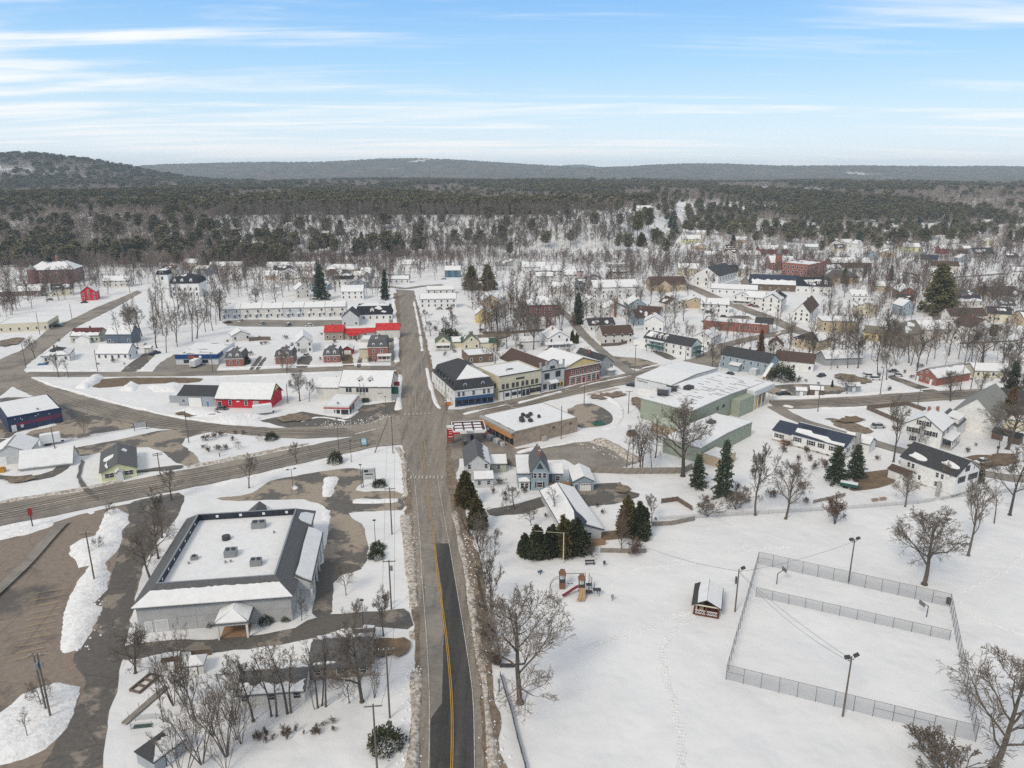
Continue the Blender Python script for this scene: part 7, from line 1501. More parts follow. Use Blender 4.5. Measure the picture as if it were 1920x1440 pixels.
for c_ in (('silver wagon parked in the muddy drive near the white farmhouse',(1646,802),5,'silver','suv'),('dark blue pickup in the drive of the white cape cottage',(290,664),50,'navy','pickup'),('dark green car on the hill street',(110,613),20,'green','suv'),('white car in front of the grey garage door house',(574,668),80,'white','car'),('black car beside the white porch house road bank',(733,640),80,'black','car'),
           ('black car at the end of the row house parking',(428,606),10,'black','car'),('white car near the row house entry hoods',(452,603),80,'white','car'),('silver car in the middle of the row house parking',(492,609),80,'silver','suv'),('dark car by the snow heap in the row house parking',(541,611),80,'grey','suv'),('snow covered car in the row house parking',(580,612),20,'white','car'),
           ('navy car by the orange earth beside the blue apartment house',(1347,708),30,'navy','suv'),('grey car at the stoop of the blue apartment house',(1368,703),30,'grey','car'),('black car at the corner of the white steel building',(1184,724),-30,'black','car'),('black snow capped pickup between the yard sheds',(1456 + 12,740),10,'black','pickup'),('blue car under the bare trees behind the blue apartment house',(1540,706),30,'navy','car'),
           ('white snow covered car in the eastern yard',(1628,706),0,'white','car'),('white snow covered van in the eastern yard',(1641,712),0,'white','suv'),('white car on the brick hall driveway',(1683,705),-20,'white','car'),('dark car behind the white car on the brick hall driveway',(1675,698),-20,'grey','car'),('black suv in the brick building car park',(1331,598),-20,'black','suv'),('dark car in the brick building car park, nearer the street',(1357,596),-20,'grey','suv'),('snow capped suv by the outside stair',(1330,587),0,'grey','suv'),('red car beside the white gabled house on the eastern street',(1408,574),-30,'red','car'),('grey car next to the red car on the eastern street',(1417,576),-30,'grey','car'),('silver car before the long white house on the main road',(824,580),5,'silver','car'),
           ('black car before the long white house on the main road',(842,580),5,'black','car'),('dark buried car by the barn red workshop front',(416,768),-4,'grey','car'),('grey snowy car beside the big bush near the green house',(93,563),10,'grey','car'),('dark car under the trees of the hill street',(158,568),10,'black','car'),('white snowy car of the line before the brown bungalow',(70,556),10,'white','car'),('grey snowy car of the line before the brown bungalow',(84,555),10,'grey','car'),('black car in the line before the brown bungalow',(10,566),10,'black','car'),('silver car beyond the white mansard road end',(744,526),0,'silver','car'),('snow covered car near the teal house',(832,524),0,'white','car'),('car under snow in the tall white gabled house drive',(1842,868),10,'white','car')):
    car(*c_,snow=('snow' in c_[0]))
def trailer(label,a,rz,L=6,w=2.3,h=2.7,m=None,cab=False,name='box_trailer',cat='trailer'):
    p = at(*a); e = empty(name,p,R(rz),label,cat); bx(0,L,0,w,0.8,0.8 + h).build('box',m or TRIM,e); bx(0.05,L - 0.05,0.05,w - 0.05,0.802 + h,1.0 + h).build('snow_cap',ROOFSNOW,e); bx(-0.04,-0.005,0.2,w - 0.2,0.9,0.7 + h).build('rear_door',W['paleg'],e)
    wm = MB().tube((0,-0.12,0),(0,0.12,0),0.42,n=12).mesh('wheel',RUBBER)
    for x in ((L * 0.25,L * 0.4) if not cab else (L * 0.25,L + 0.9)):
        for y in (0.15,w - 0.15): o = link('wheel',wm,e); o.location = (x,y,0.42)
    bx(0,L + (1.6 if cab else 0.8),w * 0.3,w * 0.7,0.5,0.8).build('chassis',DMETAL,e)
    if cab: MB().slab([(L + 0.1,0.1,0.6),(L + 1.9,0.1,0.6),(L + 1.9,0.1,1.5),(L + 1.4,0.1,2.4),(L + 0.1,0.1,2.4)],(0,w - 0.2,0)).build('cab',m or TRIM,e)
trailer('white box truck parked before the blue fascia shop',(366,691),84,5.0,2.5,2.6,None,True,'box_truck','truck'); trailer('white box trailer in front of the red barn',(476,781),25,6.5); trailer('white box trailer beside the plain grey gabled garage',(77,838),30,5.6); trailer('grey cargo container on the snow next to the workshop',(322,752),0,3.4,2.4,2.0,W['grey'],name='container',cat='container')
trailer('black dump trailer open beside the bungalow chimney',(692,1218),84,4.4,2.2,1.2,DMETAL); trailer('green boat trailer under the blue spruces',(1574,914),-30,4.5,1.6,0.8,paint('dark green',(0.01,0.08,0.06))); shed('small grey storage shed with snow roof in the cleared yard, next to a taller one',(1492,742),-10,4,3,2,0.9,'grey','grey','full'); shed('dark snow roofed storage shed between two cars in the cleared yard',(1518,741),-12,5,3.4,2.2,1.0,'brown','grey','full'); shed('pale blue grey snow roofed shed alone at the yard edge',(1588,734),-8,5,3.4,2.2,1.0,'blueg','grey','full'); shed('white lean shed behind the white cape cottage drive',(271,663),5,3.2,3,2.6,0.7,'offwhite','grey','full')
# docks stored on the lawn, tarps, mats
e_ = empty('dock_section',at(238,1360),R(72),'grey plank dock section lying on the snowy lawn','dock'); 
for k in range(22): o_ = bx(k * 0.42,k * 0.42 + 0.38,0,1.1,0.22,0.3).build('plank',FW,e_)
for s in (0.1,0.95): bx(0,9.2,s,s + 0.08,0.05,0.22).build('stringer',DMETAL,e_)
for k in range(4): MB().tube((1.5 + k * 2.2,1.15,0.2),(1.5 + k * 2.2,1.15,1.1),0.04).build('stanchion',METAL,e_)
e_ = empty('dock_ramp',at(262,1302),R(72),'dark frame of a dock ramp with snow between its cross bars','dock')
for y in (0,2.0): bx(0,4.6,y,y + 0.25,0.05,0.5).build('rail',FB,e_)
for x in (0,1.5,3.0,4.4): bx(x,x + 0.25,0.25,2.0,0.1,0.45).build('cross_bar',FB,e_)
e_ = empty('cage',at(246,1368),R(8),'square wire cage with a green mat on the lawn','cage'); bx(0.2,3.0,0.1,0.9,0.02,0.12).build('mat',paint('green mat',(0.02,0.06,0.045)),e_)
for x in (0,3.2):
    for y in (0,1.9): MB().tube((x,y,0),(x,y,1.2),0.05).build('post',METAL,e_)
for y in (0,1.9): bx(0,3.2,y,y + 0.03,0.1,1.15).build('side_net',NET,e_)
for nm,lb,a,w,d,h,m_,cat in (('tarp','blue tarp crumpled on the snow before the hip roofed bungalow',(80,684),4,1.6,0.6,paint('blue tarp',(0.03,0.14,0.30)),'tarp'),('excavator_bucket','yellow machine bucket at the storage shed yard',(2,885),2.2,1.6,1.4,paint('machine yellow',(0.5,0.24,0.02)),'bucket'),('leaf_pile','small pile of brown leaves beneath the farmhouse shrub',(1716,838),4,3,0.6,LEAF,'leaf pile'),('dumpster','green dumpster at the tan store rear',(1122,797),3.4,1.8,1.5,paint('dumpster green',(0.02,0.12,0.08)),'dumpster'),('dumpster','dark box at the works fence',(1184,816),3,2,1.6,W['brown'],'dumpster')):
    e_ = empty(nm,at(*a),0.2,lb,cat); mb = MB(); mb.slab([(-w / 2,-d / 2,0),(w / 2,-d / 2,0),(w / 2 * 1.1,-d / 2,h * 0.8),(0,-d / 2,h),(-w / 2 * 0.9,-d / 2,h * 0.7)],(0,d,0)); mb.build('body',m_,e_); bx(-w / 2 * 0.8,w / 2 * 0.8,-d / 2 * 0.8,d / 2 * 0.8,h + 0.002,h + 0.06).build('top',m_ if nm != 'dumpster' else DMETAL,e_)
for k,(x,y) in enumerate(((1640,940),(1655,938))): e_ = empty('lawn_table',at(x,y),0.3,('round wooden swing frame','low dark picnic table')[k] + ' in the snowy garden by the white house','garden furniture'); bx(-1,1,-0.5,0.5,0.6,0.7).build('top',WOOD,e_); MB().tube((-0.8,0,0),(-0.5,0,0.65),0.06).tube((0.8,0,0),(0.5,0,0.65),0.06).build('leg_frame',WOOD,e_)
e_ = empty('radio_mast',at(85,296),0,'slender radio mast on the wooded hilltop','mast'); _p = Vector((_dir(85) * 2500,2480,0)); e_.location = (_p.x,_p.y,float(hgt(_p.x,_p.y)))
for k in range(3): MB().tube((0,0,k * 14),(0,0,k * 14 + 14),0.6 - 0.15 * k,0.5 - 0.15 * k,5).build('mast_section',METAL,e_)
# ------------------------------------------------------------------ trees
def prisms(segs,n):
    """Tapered n-sided prisms for segments (p0, p1, r0, r1), all at once."""
    A = np.array([s[0] for s in segs],float); B = np.array([s[1] for s in segs],float); r0 = np.array([s[2] for s in segs]); r1 = np.array([s[3] for s in segs])
    d = B - A; d /= np.linalg.norm(d,axis=1,keepdims=True) + 1e-9
    ref = np.where(np.abs(d[:,2:3]) < 0.9,[[0,0,1.0]],[[1.0,0,0]]); t = np.cross(d,ref); t /= np.linalg.norm(t,axis=1,keepdims=True) + 1e-9; w = np.cross(d,t)
    V = np.zeros((len(A),2 * n,3))
    for i in range(n):
        q = 2 * math.pi * i / n; o = t * math.cos(q) + w * math.sin(q); V[:,i] = A + o * r0[:,None]; V[:,n + i] = B + o * r1[:,None]
    base = (np.arange(len(A)) * 2 * n)[:,None]; F = np.concatenate([base + np.array([[i,(i + 1) % n,n + (i + 1) % n,n + i]]) for i in range(n)],0)
    return V.reshape(-1,3),F
def grow(seed,H=1.0,th=0.28,limbs=8,sub=(6,5,4),spread=0.85,up=0.35,tr=0.022,ratio=(0.55,0.6,0.55),multi=1,twig=0.0016,droop=0.0,lean=0.05):
    """Segments of a leafless tree of height H: level 0 trunk, 1 limbs, 2.. twigs."""
    g = np.random.default_rng(seed); out = [[] for _ in range(5)]
    def branch(p,d,L,r,lev):
        k = (5,5,4,3,2)[lev]; pts = [p]; d = d / np.linalg.norm(d)
        for i in range(k):
            d = d + g.normal(0,(0.05,0.14,0.2,0.24,0.25)[lev],3) + np.array([0,0,(0.02,up * 0.22,up * 0.2,up * 0.12,-droop)[lev]]); d /= np.linalg.norm(d); pts.append(pts[-1] + d * L / k)
        rr = [max(twig,r * (1 - 0.72 * i / k)) for i in range(k + 1)]
        for i in range(k): out[lev].append((pts[i],pts[i + 1],rr[i],rr[i + 1]))
        if lev >= 1 + len(sub): return
        n = limbs if lev == 0 else sub[lev - 1]
        for c in range(n):
            f = (th + (0.98 - th) * (c + g.random() * 0.8) / n) if lev == 0 else 0.22 + 0.78 * (c + g.random()) / n
            i = min(k - 1,int(f * k)); q = pts[i] + (pts[i + 1] - pts[i]) * (f * k - i); axis = pts[i + 1] - pts[i]; axis = axis / np.linalg.norm(axis)
            az = (c * 2.4 + g.random() * 0.9) if lev == 0 else g.random() * 6.283; e1 = np.cross(axis,[0.3,0.2,0.93]); e1 /= np.linalg.norm(e1) + 1e-9; e2 = np.cross(axis,e1)
            sp = spread * (1.15 - 0.55 * f if lev == 0 else 0.75) * g.uniform(0.8,1.2); dd = axis * math.cos(sp) + (e1 * math.cos(az) + e2 * math.sin(az)) * math.sin(sp)
            if lev == 0: ln = L * ratio[0] * (1.12 - 0.62 * f) * g.uniform(0.8,1.15)
            else: ln = L * ratio[min(lev,2)] * (1.1 - 0.5 * f) * g.uniform(0.75,1.2)
            branch(q,dd,ln,max(twig,rr[i] * (0.55 if lev == 0 else 0.5)),lev + 1)
    for m in range(multi):
        a = m * 2.3 + seed; s = 0.0 if multi == 1 else 0.22
        branch(np.array([0.012 * math.cos(a),0.012 * math.sin(a),-0.01]) * (multi > 1) + np.array([0,0,-0.01]),np.array([s * math.cos(a) + g.normal(0,lean),s * math.sin(a) + g.normal(0,lean),1.0]),0.9 * H * (1 if m == 0 else g.uniform(0.7,1)),tr * (1 if multi == 1 else 0.6),0)
    zmax = max(float(s[1][2]) for lv in out for s in lv); k = H / zmax
    return [[(a * k,b * k,r * k,q * k) for a,b,r,q in lv] for lv in out]
def bare_template(name,crown_m=None,**kw):
    lv = grow(**kw); root = [(np.array([0,0,-0.012]),np.array([0,0,0.02]),kw.get('tr',0.022) * 1.5,kw.get('tr',0.022) * 0.98)] if kw.get('multi',1) == 1 else []
    V0,F0 = prisms(lv[0] + root,6); V1,F1 = prisms(lv[1],4); trunk = npmesh('trunk',np.vstack([V0,V1]),np.vstack([F0,F1 + len(V0)]),BARK,True)
    V,F = prisms(lv[2] + lv[3] + lv[4],3); return {'trunk': trunk,'crown': npmesh('crown',V,F,crown_m or TWIG)}
def foliage(P,D,size,g,aspect=0.5,jit=0.7):
    """Leaf-sprays: one slim quad at each point, pointing roughly along D."""
    n = len(P); D = D + g.normal(0,jit,(n,3)); D /= np.linalg.norm(D,axis=1,keepdims=True); s = size * g.uniform(0.6,1.4,(n,1)); r = g.normal(0,1,(n,3)); t = np.cross(D,r); t /= np.linalg.norm(t,axis=1,keepdims=True) + 1e-9
    V = np.stack([P - t * s * aspect * 0.35,P + D * s * 0.55 - t * s * aspect * 0.5,P + D * s,P + D * s * 0.5 + t * s * aspect * 0.5],1).reshape(-1,3); F = (np.arange(n) * 4)[:,None] + np.array([[0,1,2,3]]); return V,F
def needle(nm,c,c2): return mat(nm,c,0.85,col2=c2,scale=2.2,detail=5,objvar=0.22,spec=0.2)
N_SPRUCE = needle('spruce needles',(0.048,0.066,0.046),(0.085,0.096,0.056)); N_PINE = needle('pine needles',(0.105,0.10,0.047),(0.18,0.158,0.075)); N_CEDAR = needle('cedar sprays',(0.075,0.074,0.032),(0.15,0.112,0.045)); N_YEW = needle('dark evergreen leaves',(0.040,0.052,0.030),(0.09,0.092,0.048)); N_BROWN = needle('browned conifer sprays',(0.10,0.058,0.030),(0.16,0.10,0.05))
def conifer(kind,seed,n,m):
    """Unit-height evergreen: spruce (tiers), pine (layered clumps), cedar (dense column), bush (dome)."""
    g = np.random.default_rng(seed); segs = [(np.array([0,0,-0.01]),np.array([0,0,0.95]),0.018,0.003)]; P = []; D = []
    if kind == 'spruce':
        nb = 90
        for b in range(nb):
            z = 0.06 + 0.92 * (b / nb) ** 0.9; r = (1 - z) ** 0.85 * 0.24 * g.uniform(0.45,1.2) + 0.012; a = b * 2.399 + g.random(); e = np.array([r * math.cos(a),r * math.sin(a),-r * 0.28]); o = np.array([0,0,z]); segs.append((o,o + e,0.004,0.001)); k = max(3,int(n / nb * (0.35 + 1.6 * (1 - z))))
            f = g.random(k) ** 0.7; q = o + e * f[:,None] + g.normal(0,0.012,(k,3)) * (0.5 + f[:,None]); P.append(q); D.append(np.tile(e / (r + 1e-6) + [0,0,-0.25],(k,1)))
        size = 0.045
    elif kind == 'pine':
        for b in range(34):
            z = 0.30 + 0.68 * (b / 34); r = 0.30 * math.sin(min(1,(z - 0.22) / 0.5) * 1.4) * (1.12 - z * 0.85) * g.uniform(0.55,1.2); a = b * 2.399 + g.random(); c = np.array([r * math.cos(a),r * math.sin(a),z + 0.05]); segs.append((np.array([0,0,z - 0.03]),c,0.007,0.002)); k = int(n / 34)
            P.append(c + g.normal(0,1,(k,3)) * [0.055,0.055,0.020]); D.append(np.tile([math.cos(a) * 0.5,math.sin(a) * 0.5,0.45],(k,1)))
        size = 0.042
    elif kind == 'cedar':
        q = g.integers(0,9,n); oa = q * 2.4; od = 0.035 + 0.014 * q; hz = 1.0 - 0.055 * q + 0.05 * np.sin(q * 5.0); u = g.random(n); z = hz * (0.02 + 0.98 * u); prof = np.where(u < 0.3,0.8 + 0.67 * u,1.0) * (1 - np.clip((u - 0.25) / 0.76,0,1) ** 1.5); a = g.random(n) * 6.283; r = 0.105 * prof * (1 + 0.2 * np.sin(3 * a + 11 * z + q)) * (0.6 + 0.5 * g.random(n)); P.append(np.stack([r * np.cos(a) + od * np.cos(oa),r * np.sin(a) + od * np.sin(oa),z],1)); D.append(np.stack([np.cos(a) * 0.5,np.sin(a) * 0.5,np.full(n,0.9)],1)); size = 0.065
    else:
        v = g.normal(0,1,(n,3)); v[:,2] = np.abs(v[:,2]); v /= np.linalg.norm(v,axis=1,keepdims=True); lump = 1 + 0.18 * np.sin(5 * v[:,0] + 3) * np.sin(6 * v[:,1] + 1); q = v * (0.62 + 0.42 * g.random((n,1))) * lump[:,None]; P.append(q * [0.62,0.62,0.92] + [0,0,0.02]); D.append(v + [0,0,0.6]); segs = [(np.array([0,0,-0.01]),np.array([0.05 * math.cos(i),0.05 * math.sin(i),0.6]),0.02,0.006) for i in range(6)]; size = 0.11
    P = np.concatenate(P); D = np.concatenate(D); V0,F0 = prisms(segs,5); V,F = foliage(P,D,size,g,0.55 if kind != 'cedar' else 0.5,0.55); return {'trunk': npmesh('trunk',V0,F0,BARK),'crown': npmesh('crown',V,F,m)}
T = {}
for i in range(3): T['maple%d' % i] = bare_template('m',seed=11 + i,th=0.26,limbs=12,sub=(8,7,5),spread=1.0,up=0.42,tr=0.026,ratio=(0.62,0.58,0.55),twig=0.0016)
for i in range(3): T['elm%d' % i] = bare_template('e',seed=31 + i,th=0.34,limbs=9,sub=(7,6,4),spread=0.72,up=0.5,tr=0.020,ratio=(0.58,0.56,0.55),twig=0.0019,lean=0.08)
for i in range(3): T['thin%d' % i] = bare_template('t',seed=51 + i,th=0.42,limbs=11,sub=(4,3,3),spread=0.7,up=0.5,tr=0.011,ratio=(0.28,0.6,0.6),twig=0.0014,lean=0.09)
for i in range(2): T['multi%d' % i] = bare_template('u',seed=71 + i,th=0.25,limbs=5,sub=(4,4,3),spread=0.5,up=0.45,tr=0.013,ratio=(0.42,0.55,0.55),multi=5,twig=0.0014,lean=0.12)
for i in range(2): T['small%d' % i] = bare_template('s',seed=91 + i,th=0.2,limbs=10,sub=(6,5,3),spread=0.95,up=0.5,tr=0.02,ratio=(0.66,0.6,0.55),twig=0.003)
for i in range(2): T['shrub%d' % i] = bare_template('b',TWIGR if i else TWIG,seed=111 + i,th=0.1,limbs=5,sub=(5,4,3),spread=0.6,up=0.35,tr=0.02,ratio=(0.6,0.6,0.6),multi=6,twig=0.005,lean=0.3)
for i in range(3): T['far%d' % i] = bare_template('f',seed=151 + i,th=0.28,limbs=10,sub=(5,5,3),spread=0.8,up=0.45,tr=0.018,ratio=(0.56,0.6,0.55),twig=0.0019)
T['narrow0'] = bare_template('n',TWIGR,seed=131,th=0.08,limbs=26,sub=(5,4,2),spread=0.62,up=0.6,tr=0.014,ratio=(0.34,0.5,0.5),twig=0.0018,lean=0.01)
for k,n,m in (('spruce',3400,N_SPRUCE),('pine',5200,N_PINE),('cedar',6500,N_CEDAR),('bush',1500,N_YEW)):
    for i in range(2): T[k + str(i)] = conifer(k,5 + i,n,m)
T['wpine0'] = conifer('spruce',15,5600,N_PINE); T['brown0'] = conifer('spruce',9,3600,N_BROWN); T['dcedar0'] = conifer('cedar',12,7000,N_YEW)
ZREF = {'maple': 14,'elm': 15,'thin': 17,'multi': 13}
def plant(kind,a,h,label,cat='tree',group=None,wide=1.0,rot=None,name=None,lean=0.0,world=None):
    """One tree or shrub of its own: an Empty at the root with trunk and crown."""
    p = world if world is not None else at(*a); t = T[kind]; e = empty(name or ('tree' if cat == 'tree' else 'shrub'),p,rng.uniform(0,6.28) if rot is None else rot,label,cat,group); e.scale = (h * wide,h * wide,h); e.rotation_euler[0] = lean + rng.uniform(-0.03,0.03)
    link('trunk',t['trunk'],e); link('crown',t['crown'],e); return e
def tree_px(kind,x,y,hpx,label,**kw):
    p = at(x,y); return plant(kind,None,tall(p,y,hpx),label,world=p,**kw)
NEAR = [('maple0',975,1318,225,'great leafless maple beside the black rail fence of the playing field',1.05),('elm0',921,1150,105,'slim bare tree in the roadside row, next to the dead vine thicket',1.0),('elm1',936,1234,130,'bare tree crowding behind the great maple',1.0),('maple1',1733,1096,142,'wide spreading bare maple just outside the court corner',1.3),('elm2',1815,1042,150,'tall forked bare tree behind the spreading maple',0.9),('elm0',1893,966,140,'tall bare tree at the garden fence with thick trunk',1.0),('thin1',1864,981,80,'thin bare trunk at the garden fence between two larger trees',1.3),('maple2',1860,1446,222,'large bare tree leaning over the gated court corner',1.1),('shrub0',1775,1452,82,'broad leafless shrub below the court gate',1.5),
 ('elm1',475,1352,135,'crooked bare tree at the bungalow wing',0.9),('thin0',509,1343,125,'thin bare trunk before the bungalow wing, beside the crooked tree',1.3),('thin1',519,1343,135,'thin straight bare trunk before the bungalow wing',1.3),('thin2',539,1338,140,'forked thin trunk before the bungalow wing',1.4),('thin0',546,1336,130,'thin trunk beside the forked one before the bungalow',1.3),('thin1',596,1327,138,'tall thin bare trunk before the bungalow roof',1.2),('thin2',604,1323,120,'thinnest bare trunk before the bungalow roof',1.1),('thin0',611,1325,132,'third thin trunk before the bungalow roof',1.2),('small0',655,1318,78,'small bare tree before the bungalow front',0.8),('maple1',679,1316,150,'stout bare tree with spreading limbs before the bungalow',0.95),('multi0',702,1308,70,'bare lilac thicket by the bungalow drive',0.8),('elm2',719,1192,98,'vase shaped bare street tree by the bungalow drive entrance',0.9),('elm0',667,1216,92,'bare street tree behind the bungalow roof',0.9),('small1',649,1116,58,'young bare lawn tree beside the store drive',0.8),('small0',566,1163,44,'little round bare tree at the store corner',0.8),('maple2',254,1262,88,'wide bare tree at the corner of the bungalow lawn',1.2),
 ('multi1',325,1322,115,'thicket of bare stems on the lawn near the tiny white shed',1.0),('multi0',425,1418,165,'tall many stemmed bare clump on the lawn',0.9),('multi1',378,1432,150,'second many stemmed bare clump on the lawn',0.9),('multi0',400,1380,120,'bare brown thicket between the lawn clumps',0.8),('multi1',440,1350,105,'bare stems behind the lawn clumps',0.8),('multi1',335,1250,80,'bare stems by the brown fence at the drive',0.8),('multi0',345,1470,150,'low bare clump by the garden shed',0.9),('elm2',365,1350,120,'leaning bare tree in the lawn thicket',0.8),('small1',80,1332,55,'small bare tree on the transformer island',1.0),('thin1',54,1390,60,'sapling on the transformer island',1.2),
 ('elm0',322,938,58,'bare tree by the state road at the lot mouth',1.3),('maple0',297,1047,92,'bare tree beside the shingled skirt of the big store',1.0),('maple2',281,1083,100,'bare tree nearest the front corner of the big store',0.9),('elm1',304,1008,88,'bare tree behind the store skirt, next along',1.2),('small0',207,970,30,'tiny bare tree on the lot snow island tip',1.0),('small1',186,1031,28,'tiny bare tree by the lot pole',1.0),('elm2',467,915,66,'slender bare tree on the state road lawn',1.1),('elm1',557,869,46,'bare tree leaning at the state road edge',1.3),('small1',158,818,42,'shaggy tan bush tree on the bank by the navy shop',0.8),('elm0',110,707,46,'young bare street tree before the white cape cottage',1.1),('thin1',129,708,38,'thin bare street tree before the white cape cottage',1.5),('elm2',66,672,44,'bare tree at the hill street junction',1.3),('maple1',562,752,58,'bare tree between the red barn and white store',1.0),('elm1',580,753,45,'leaning dead tree beside the white store wing',0.9),('small0',538,700,44,'bare tree in the brick cottage yards',1.1),('narrow0',530,692,38,'bare pointed tree by the brick cottages',1.0),
 ('maple1',1280,893,142,'huge forked bare tree carrying a dark nest before the green works',1.15),('elm1',1416,966,148,'tall bare tree in the snowy garden below the works',0.85),('maple2',1473,973,114,'rounded reddish bare tree at the garden fence',0.85),('shrub1',1565,983,58,'round leafless bush outside the garden fence',1.1),('shrub0',1327,968,34,'low leafless bush at the garden fence',1.2),('shrub0',1380,955,40,'leafless bush beneath the tall garden tree',1.1),('elm2',1675,866,128,'thick trunked veteran tree with broken crown by the lane',0.8),('maple0',1889,842,100,'great wide bare tree beside the dark wood shed',1.5),('maple1',1697,950,66,'bare tree before the tall white gabled house',1.0),('small0',1722,840,48,'brown leafed shrub against the white farmhouse',0.9),('elm0',1335,694,52,'bare tree behind the white steel building',1.2),('elm1',1608,690,62,'stout bare tree by the long grey shed',1.2),('elm2',1662,712,62,'bare tree by the brick hall driveway',1.0),('thin0',1645,706,56,'thin bare trunk by the brick hall driveway',1.5),('small1',1588,738,40,'low spreading bare tree at the yard shed',1.2),('maple2',1782,752,60,'bare tree on the eastern side street',1.0),('elm0',1835,752,58,'forked bare tree on the eastern side street',1.0),('narrow0',1165,1029,84,'slim tan leafless tree before the two cedars',0.9),('elm1',965,955,52,'gnarled apple tree beside the ranch drive',1.3),('small0',950,960,30,'low apple tree beside the ranch drive',1.0),('small1',996,985,44,'gnarled bare tree before the ranch house',1.0),('thin2',1040,975,60,'thin bare tree against the ranch roof',1.6),('elm2',1222,980,55,'bare tree beside the two cedars',1.1),('shrub0',1110,1040,24,'leafless hedge bush beside the cedars',1.6),('shrub1',1185,1038,34,'tangle of leafless brush under the two cedars',1.4),
 ('multi1',882,1005,60,'tangled vine thicket against the roadside verge',1.3),('multi0',912,1075,70,'tall grey thicket where the verge meets the park',1.2),('multi1',925,1120,60,'thin scrub beneath the slim roadside tree',1.0),('multi0',900,1035,58,'dense bare scrub on the verge above the park',1.4),
 ('multi0',895,1015,55,'dead vine covered stems by the road behind the cedar',1.2),('multi1',905,1045,62,'grey vine thicket at the playing field corner',1.1),('multi0',888,990,45,'grey bare stems against the roadside cedar',1.1),('elm0',928,1040,50,'bare sapling clump before the hedge',1.0),('thin2',590,1330,60,'short thin trunk by the bungalow',1.2),('multi1',1075,700,60,'bare tree behind the brown shingle hall',1.1),('elm0',928,700,70,'bare tree rising behind the cream shops',1.0),('elm1',985,640,90,'tall bare tree before the dark brick schoolhouse',0.9),('maple1',1000,655,70,'dense bare tree above the brown shingle roof',0.9),('elm2',1770,985 - 60,60,'bare sapling at the corner of the tall white house',0.9),('small1',1270,470,14,'rounded bare tree at the foot of the winding lane',1.2)]
for k,x,y,h,lb,w in NEAR: tree_px(k,x,y,h,lb,wide=w,cat='shrub' if k.startswith('shrub') else 'tree')
EVER = [('cedar0',873,947,64,'brown green cedar standing at the roadside by the grey gabled house',1.3),('cedar1',896,990,58,'brown green cedar next along the road toward the park',1.3),('dcedar0',985,1042,42,'small cedar at the hedge end',1.4),('dcedar0',1008,1044,58,'cedar in the hedge before the ranch, next to the smallest',1.4),('dcedar0',1034,1041,55,'cedar in the middle of the hedge before the ranch',1.4),('cedar0',1058,1040,70,'tall cedar in the hedge before the ranch gable',1.3),('dcedar0',1078,1037,64,'rounded cedar at the ranch gable end of the hedge',1.5),('cedar1',1176,1004,72,'taller of the two cedars beside the garden yard',1.15),('dcedar0',1200,1008,64,'darker of the two cedars beside the garden yard',1.3),('spruce0',1353,932,110,'tall narrow spruce below the green works',0.8),('spruce1',1308,913,62,'squat dark spruce beside the tall narrow one',1.2),('spruce0',1566,904,70,'blue green spruce by the ranch chimney, front one',1.35),('spruce1',1603,897,64,'blue green spruce by the ranch chimney, rear one',1.3),('bush0',724,1400,34,'big round evergreen bush with snow between its leaves by the road',1.25),('spruce0',602,562,68,'dark spruce standing among the white houses',1.1),('spruce1',722,562,58,'narrow dark spruce beside the main road inn',0.75),('wpine0',884,543,46,'dark twin pine beside the teal house, first crown',1.7),('wpine0',915,543,48,'dark twin pine beside the teal house, second crown',1.7),('spruce1',1083,608,60,'dark spruce at the church lane',1.0),('cedar0',1073,643,24,'slim cedar at the lane, one of a pair',0.9),('cedar1',1081,644,21,'slim cedar at the lane, shorter of the pair',0.9),('wpine0',1757,588,96,'very tall olive white pine above the eastern houses',1.5),('spruce0',1891,757,82,'dark spruce beyond the cream ranch house',0.9),('brown0',1888,800,76,'rust brown conifer in front of the cream gabled house',1.0),('brown0',1425,668,52,'rust brown conifer at the eastern bend',0.8),('bush1',1465,712,28,'dark evergreen thicket beside the outside stair',1.3),('bush0',457,682,16,'round dark evergreen bush before a brick mansard cottage',1.2),('bush1',843,634,18,'round evergreen bush above the green roofed house',1.7),('bush0',708,1030,14,'evergreen bush on the store lawn by the lamp',1.4),('bush1',706,1045,16,'second evergreen bush on the store lawn, lower down',1.4),('bush0',712,911,12,'evergreen shrub at the foot of the grey store sign',1.6),('bush1',629,868,22,'yellowish shrub on the state road lawn',0.9),('bush0',397,1172,14,'dark shrub against the store front wall',1.1),('bush1',500,1168,16,'dark shrub beside the store entrance canopy',1.1),('bush0',536,1163,11,'small dark shrub at the store corner',1.1),('bush1',509,824,14,'dark evergreen on the shrub island',1.3),('bush0',1822,900,26,'dark evergreen at the tall white house corner',1.2),('spruce1',100,528,50,'dark conifer in front of the brick school',1.3),('spruce0',1582,532,32,'dark conifer among the eastern bare crowns',1.0),('spruce1',1670,527,30,'narrow dark conifer behind the narrow brick house',0.9),('spruce0',1616,452,18,'little dark fir above the railway cut',1.2),('cedar0',1203,462,26,'dark dome shaped evergreen at the bluff foot',1.8),('pine1',1860,640,30,'dark pine at the thicket edge',1.2),('spruce1',1700,395,24,'dark conifer at the eastern forest edge',1.2),('spruce0',1560,726,14,'young dark fir near the yard sheds',1.0),('spruce1',303,490,24,'dark rounded conifer in the bare western wood',1.3),('pine0',1726,462,32,'dark pine behind the yellow far house',1.2),('pine1',1782,458,30,'dark pine on the eastern slope',1.2),('pine0',1195,448,50,'lone dark pine on the bluff slope',1.0),('pine1',1215,436,44,'second lone dark pine on the bluff slope',1.0),('pine0',1232,372,26,'dark pine on the plateau skyline',1.2)]
for k,x,y,h,lb,w in EVER: tree_px(k,x,y,h,lb,wide=w,cat='shrub' if k.startswith('bush') else 'tree',name='evergreen_bush' if k.startswith('bush') else 'conifer')
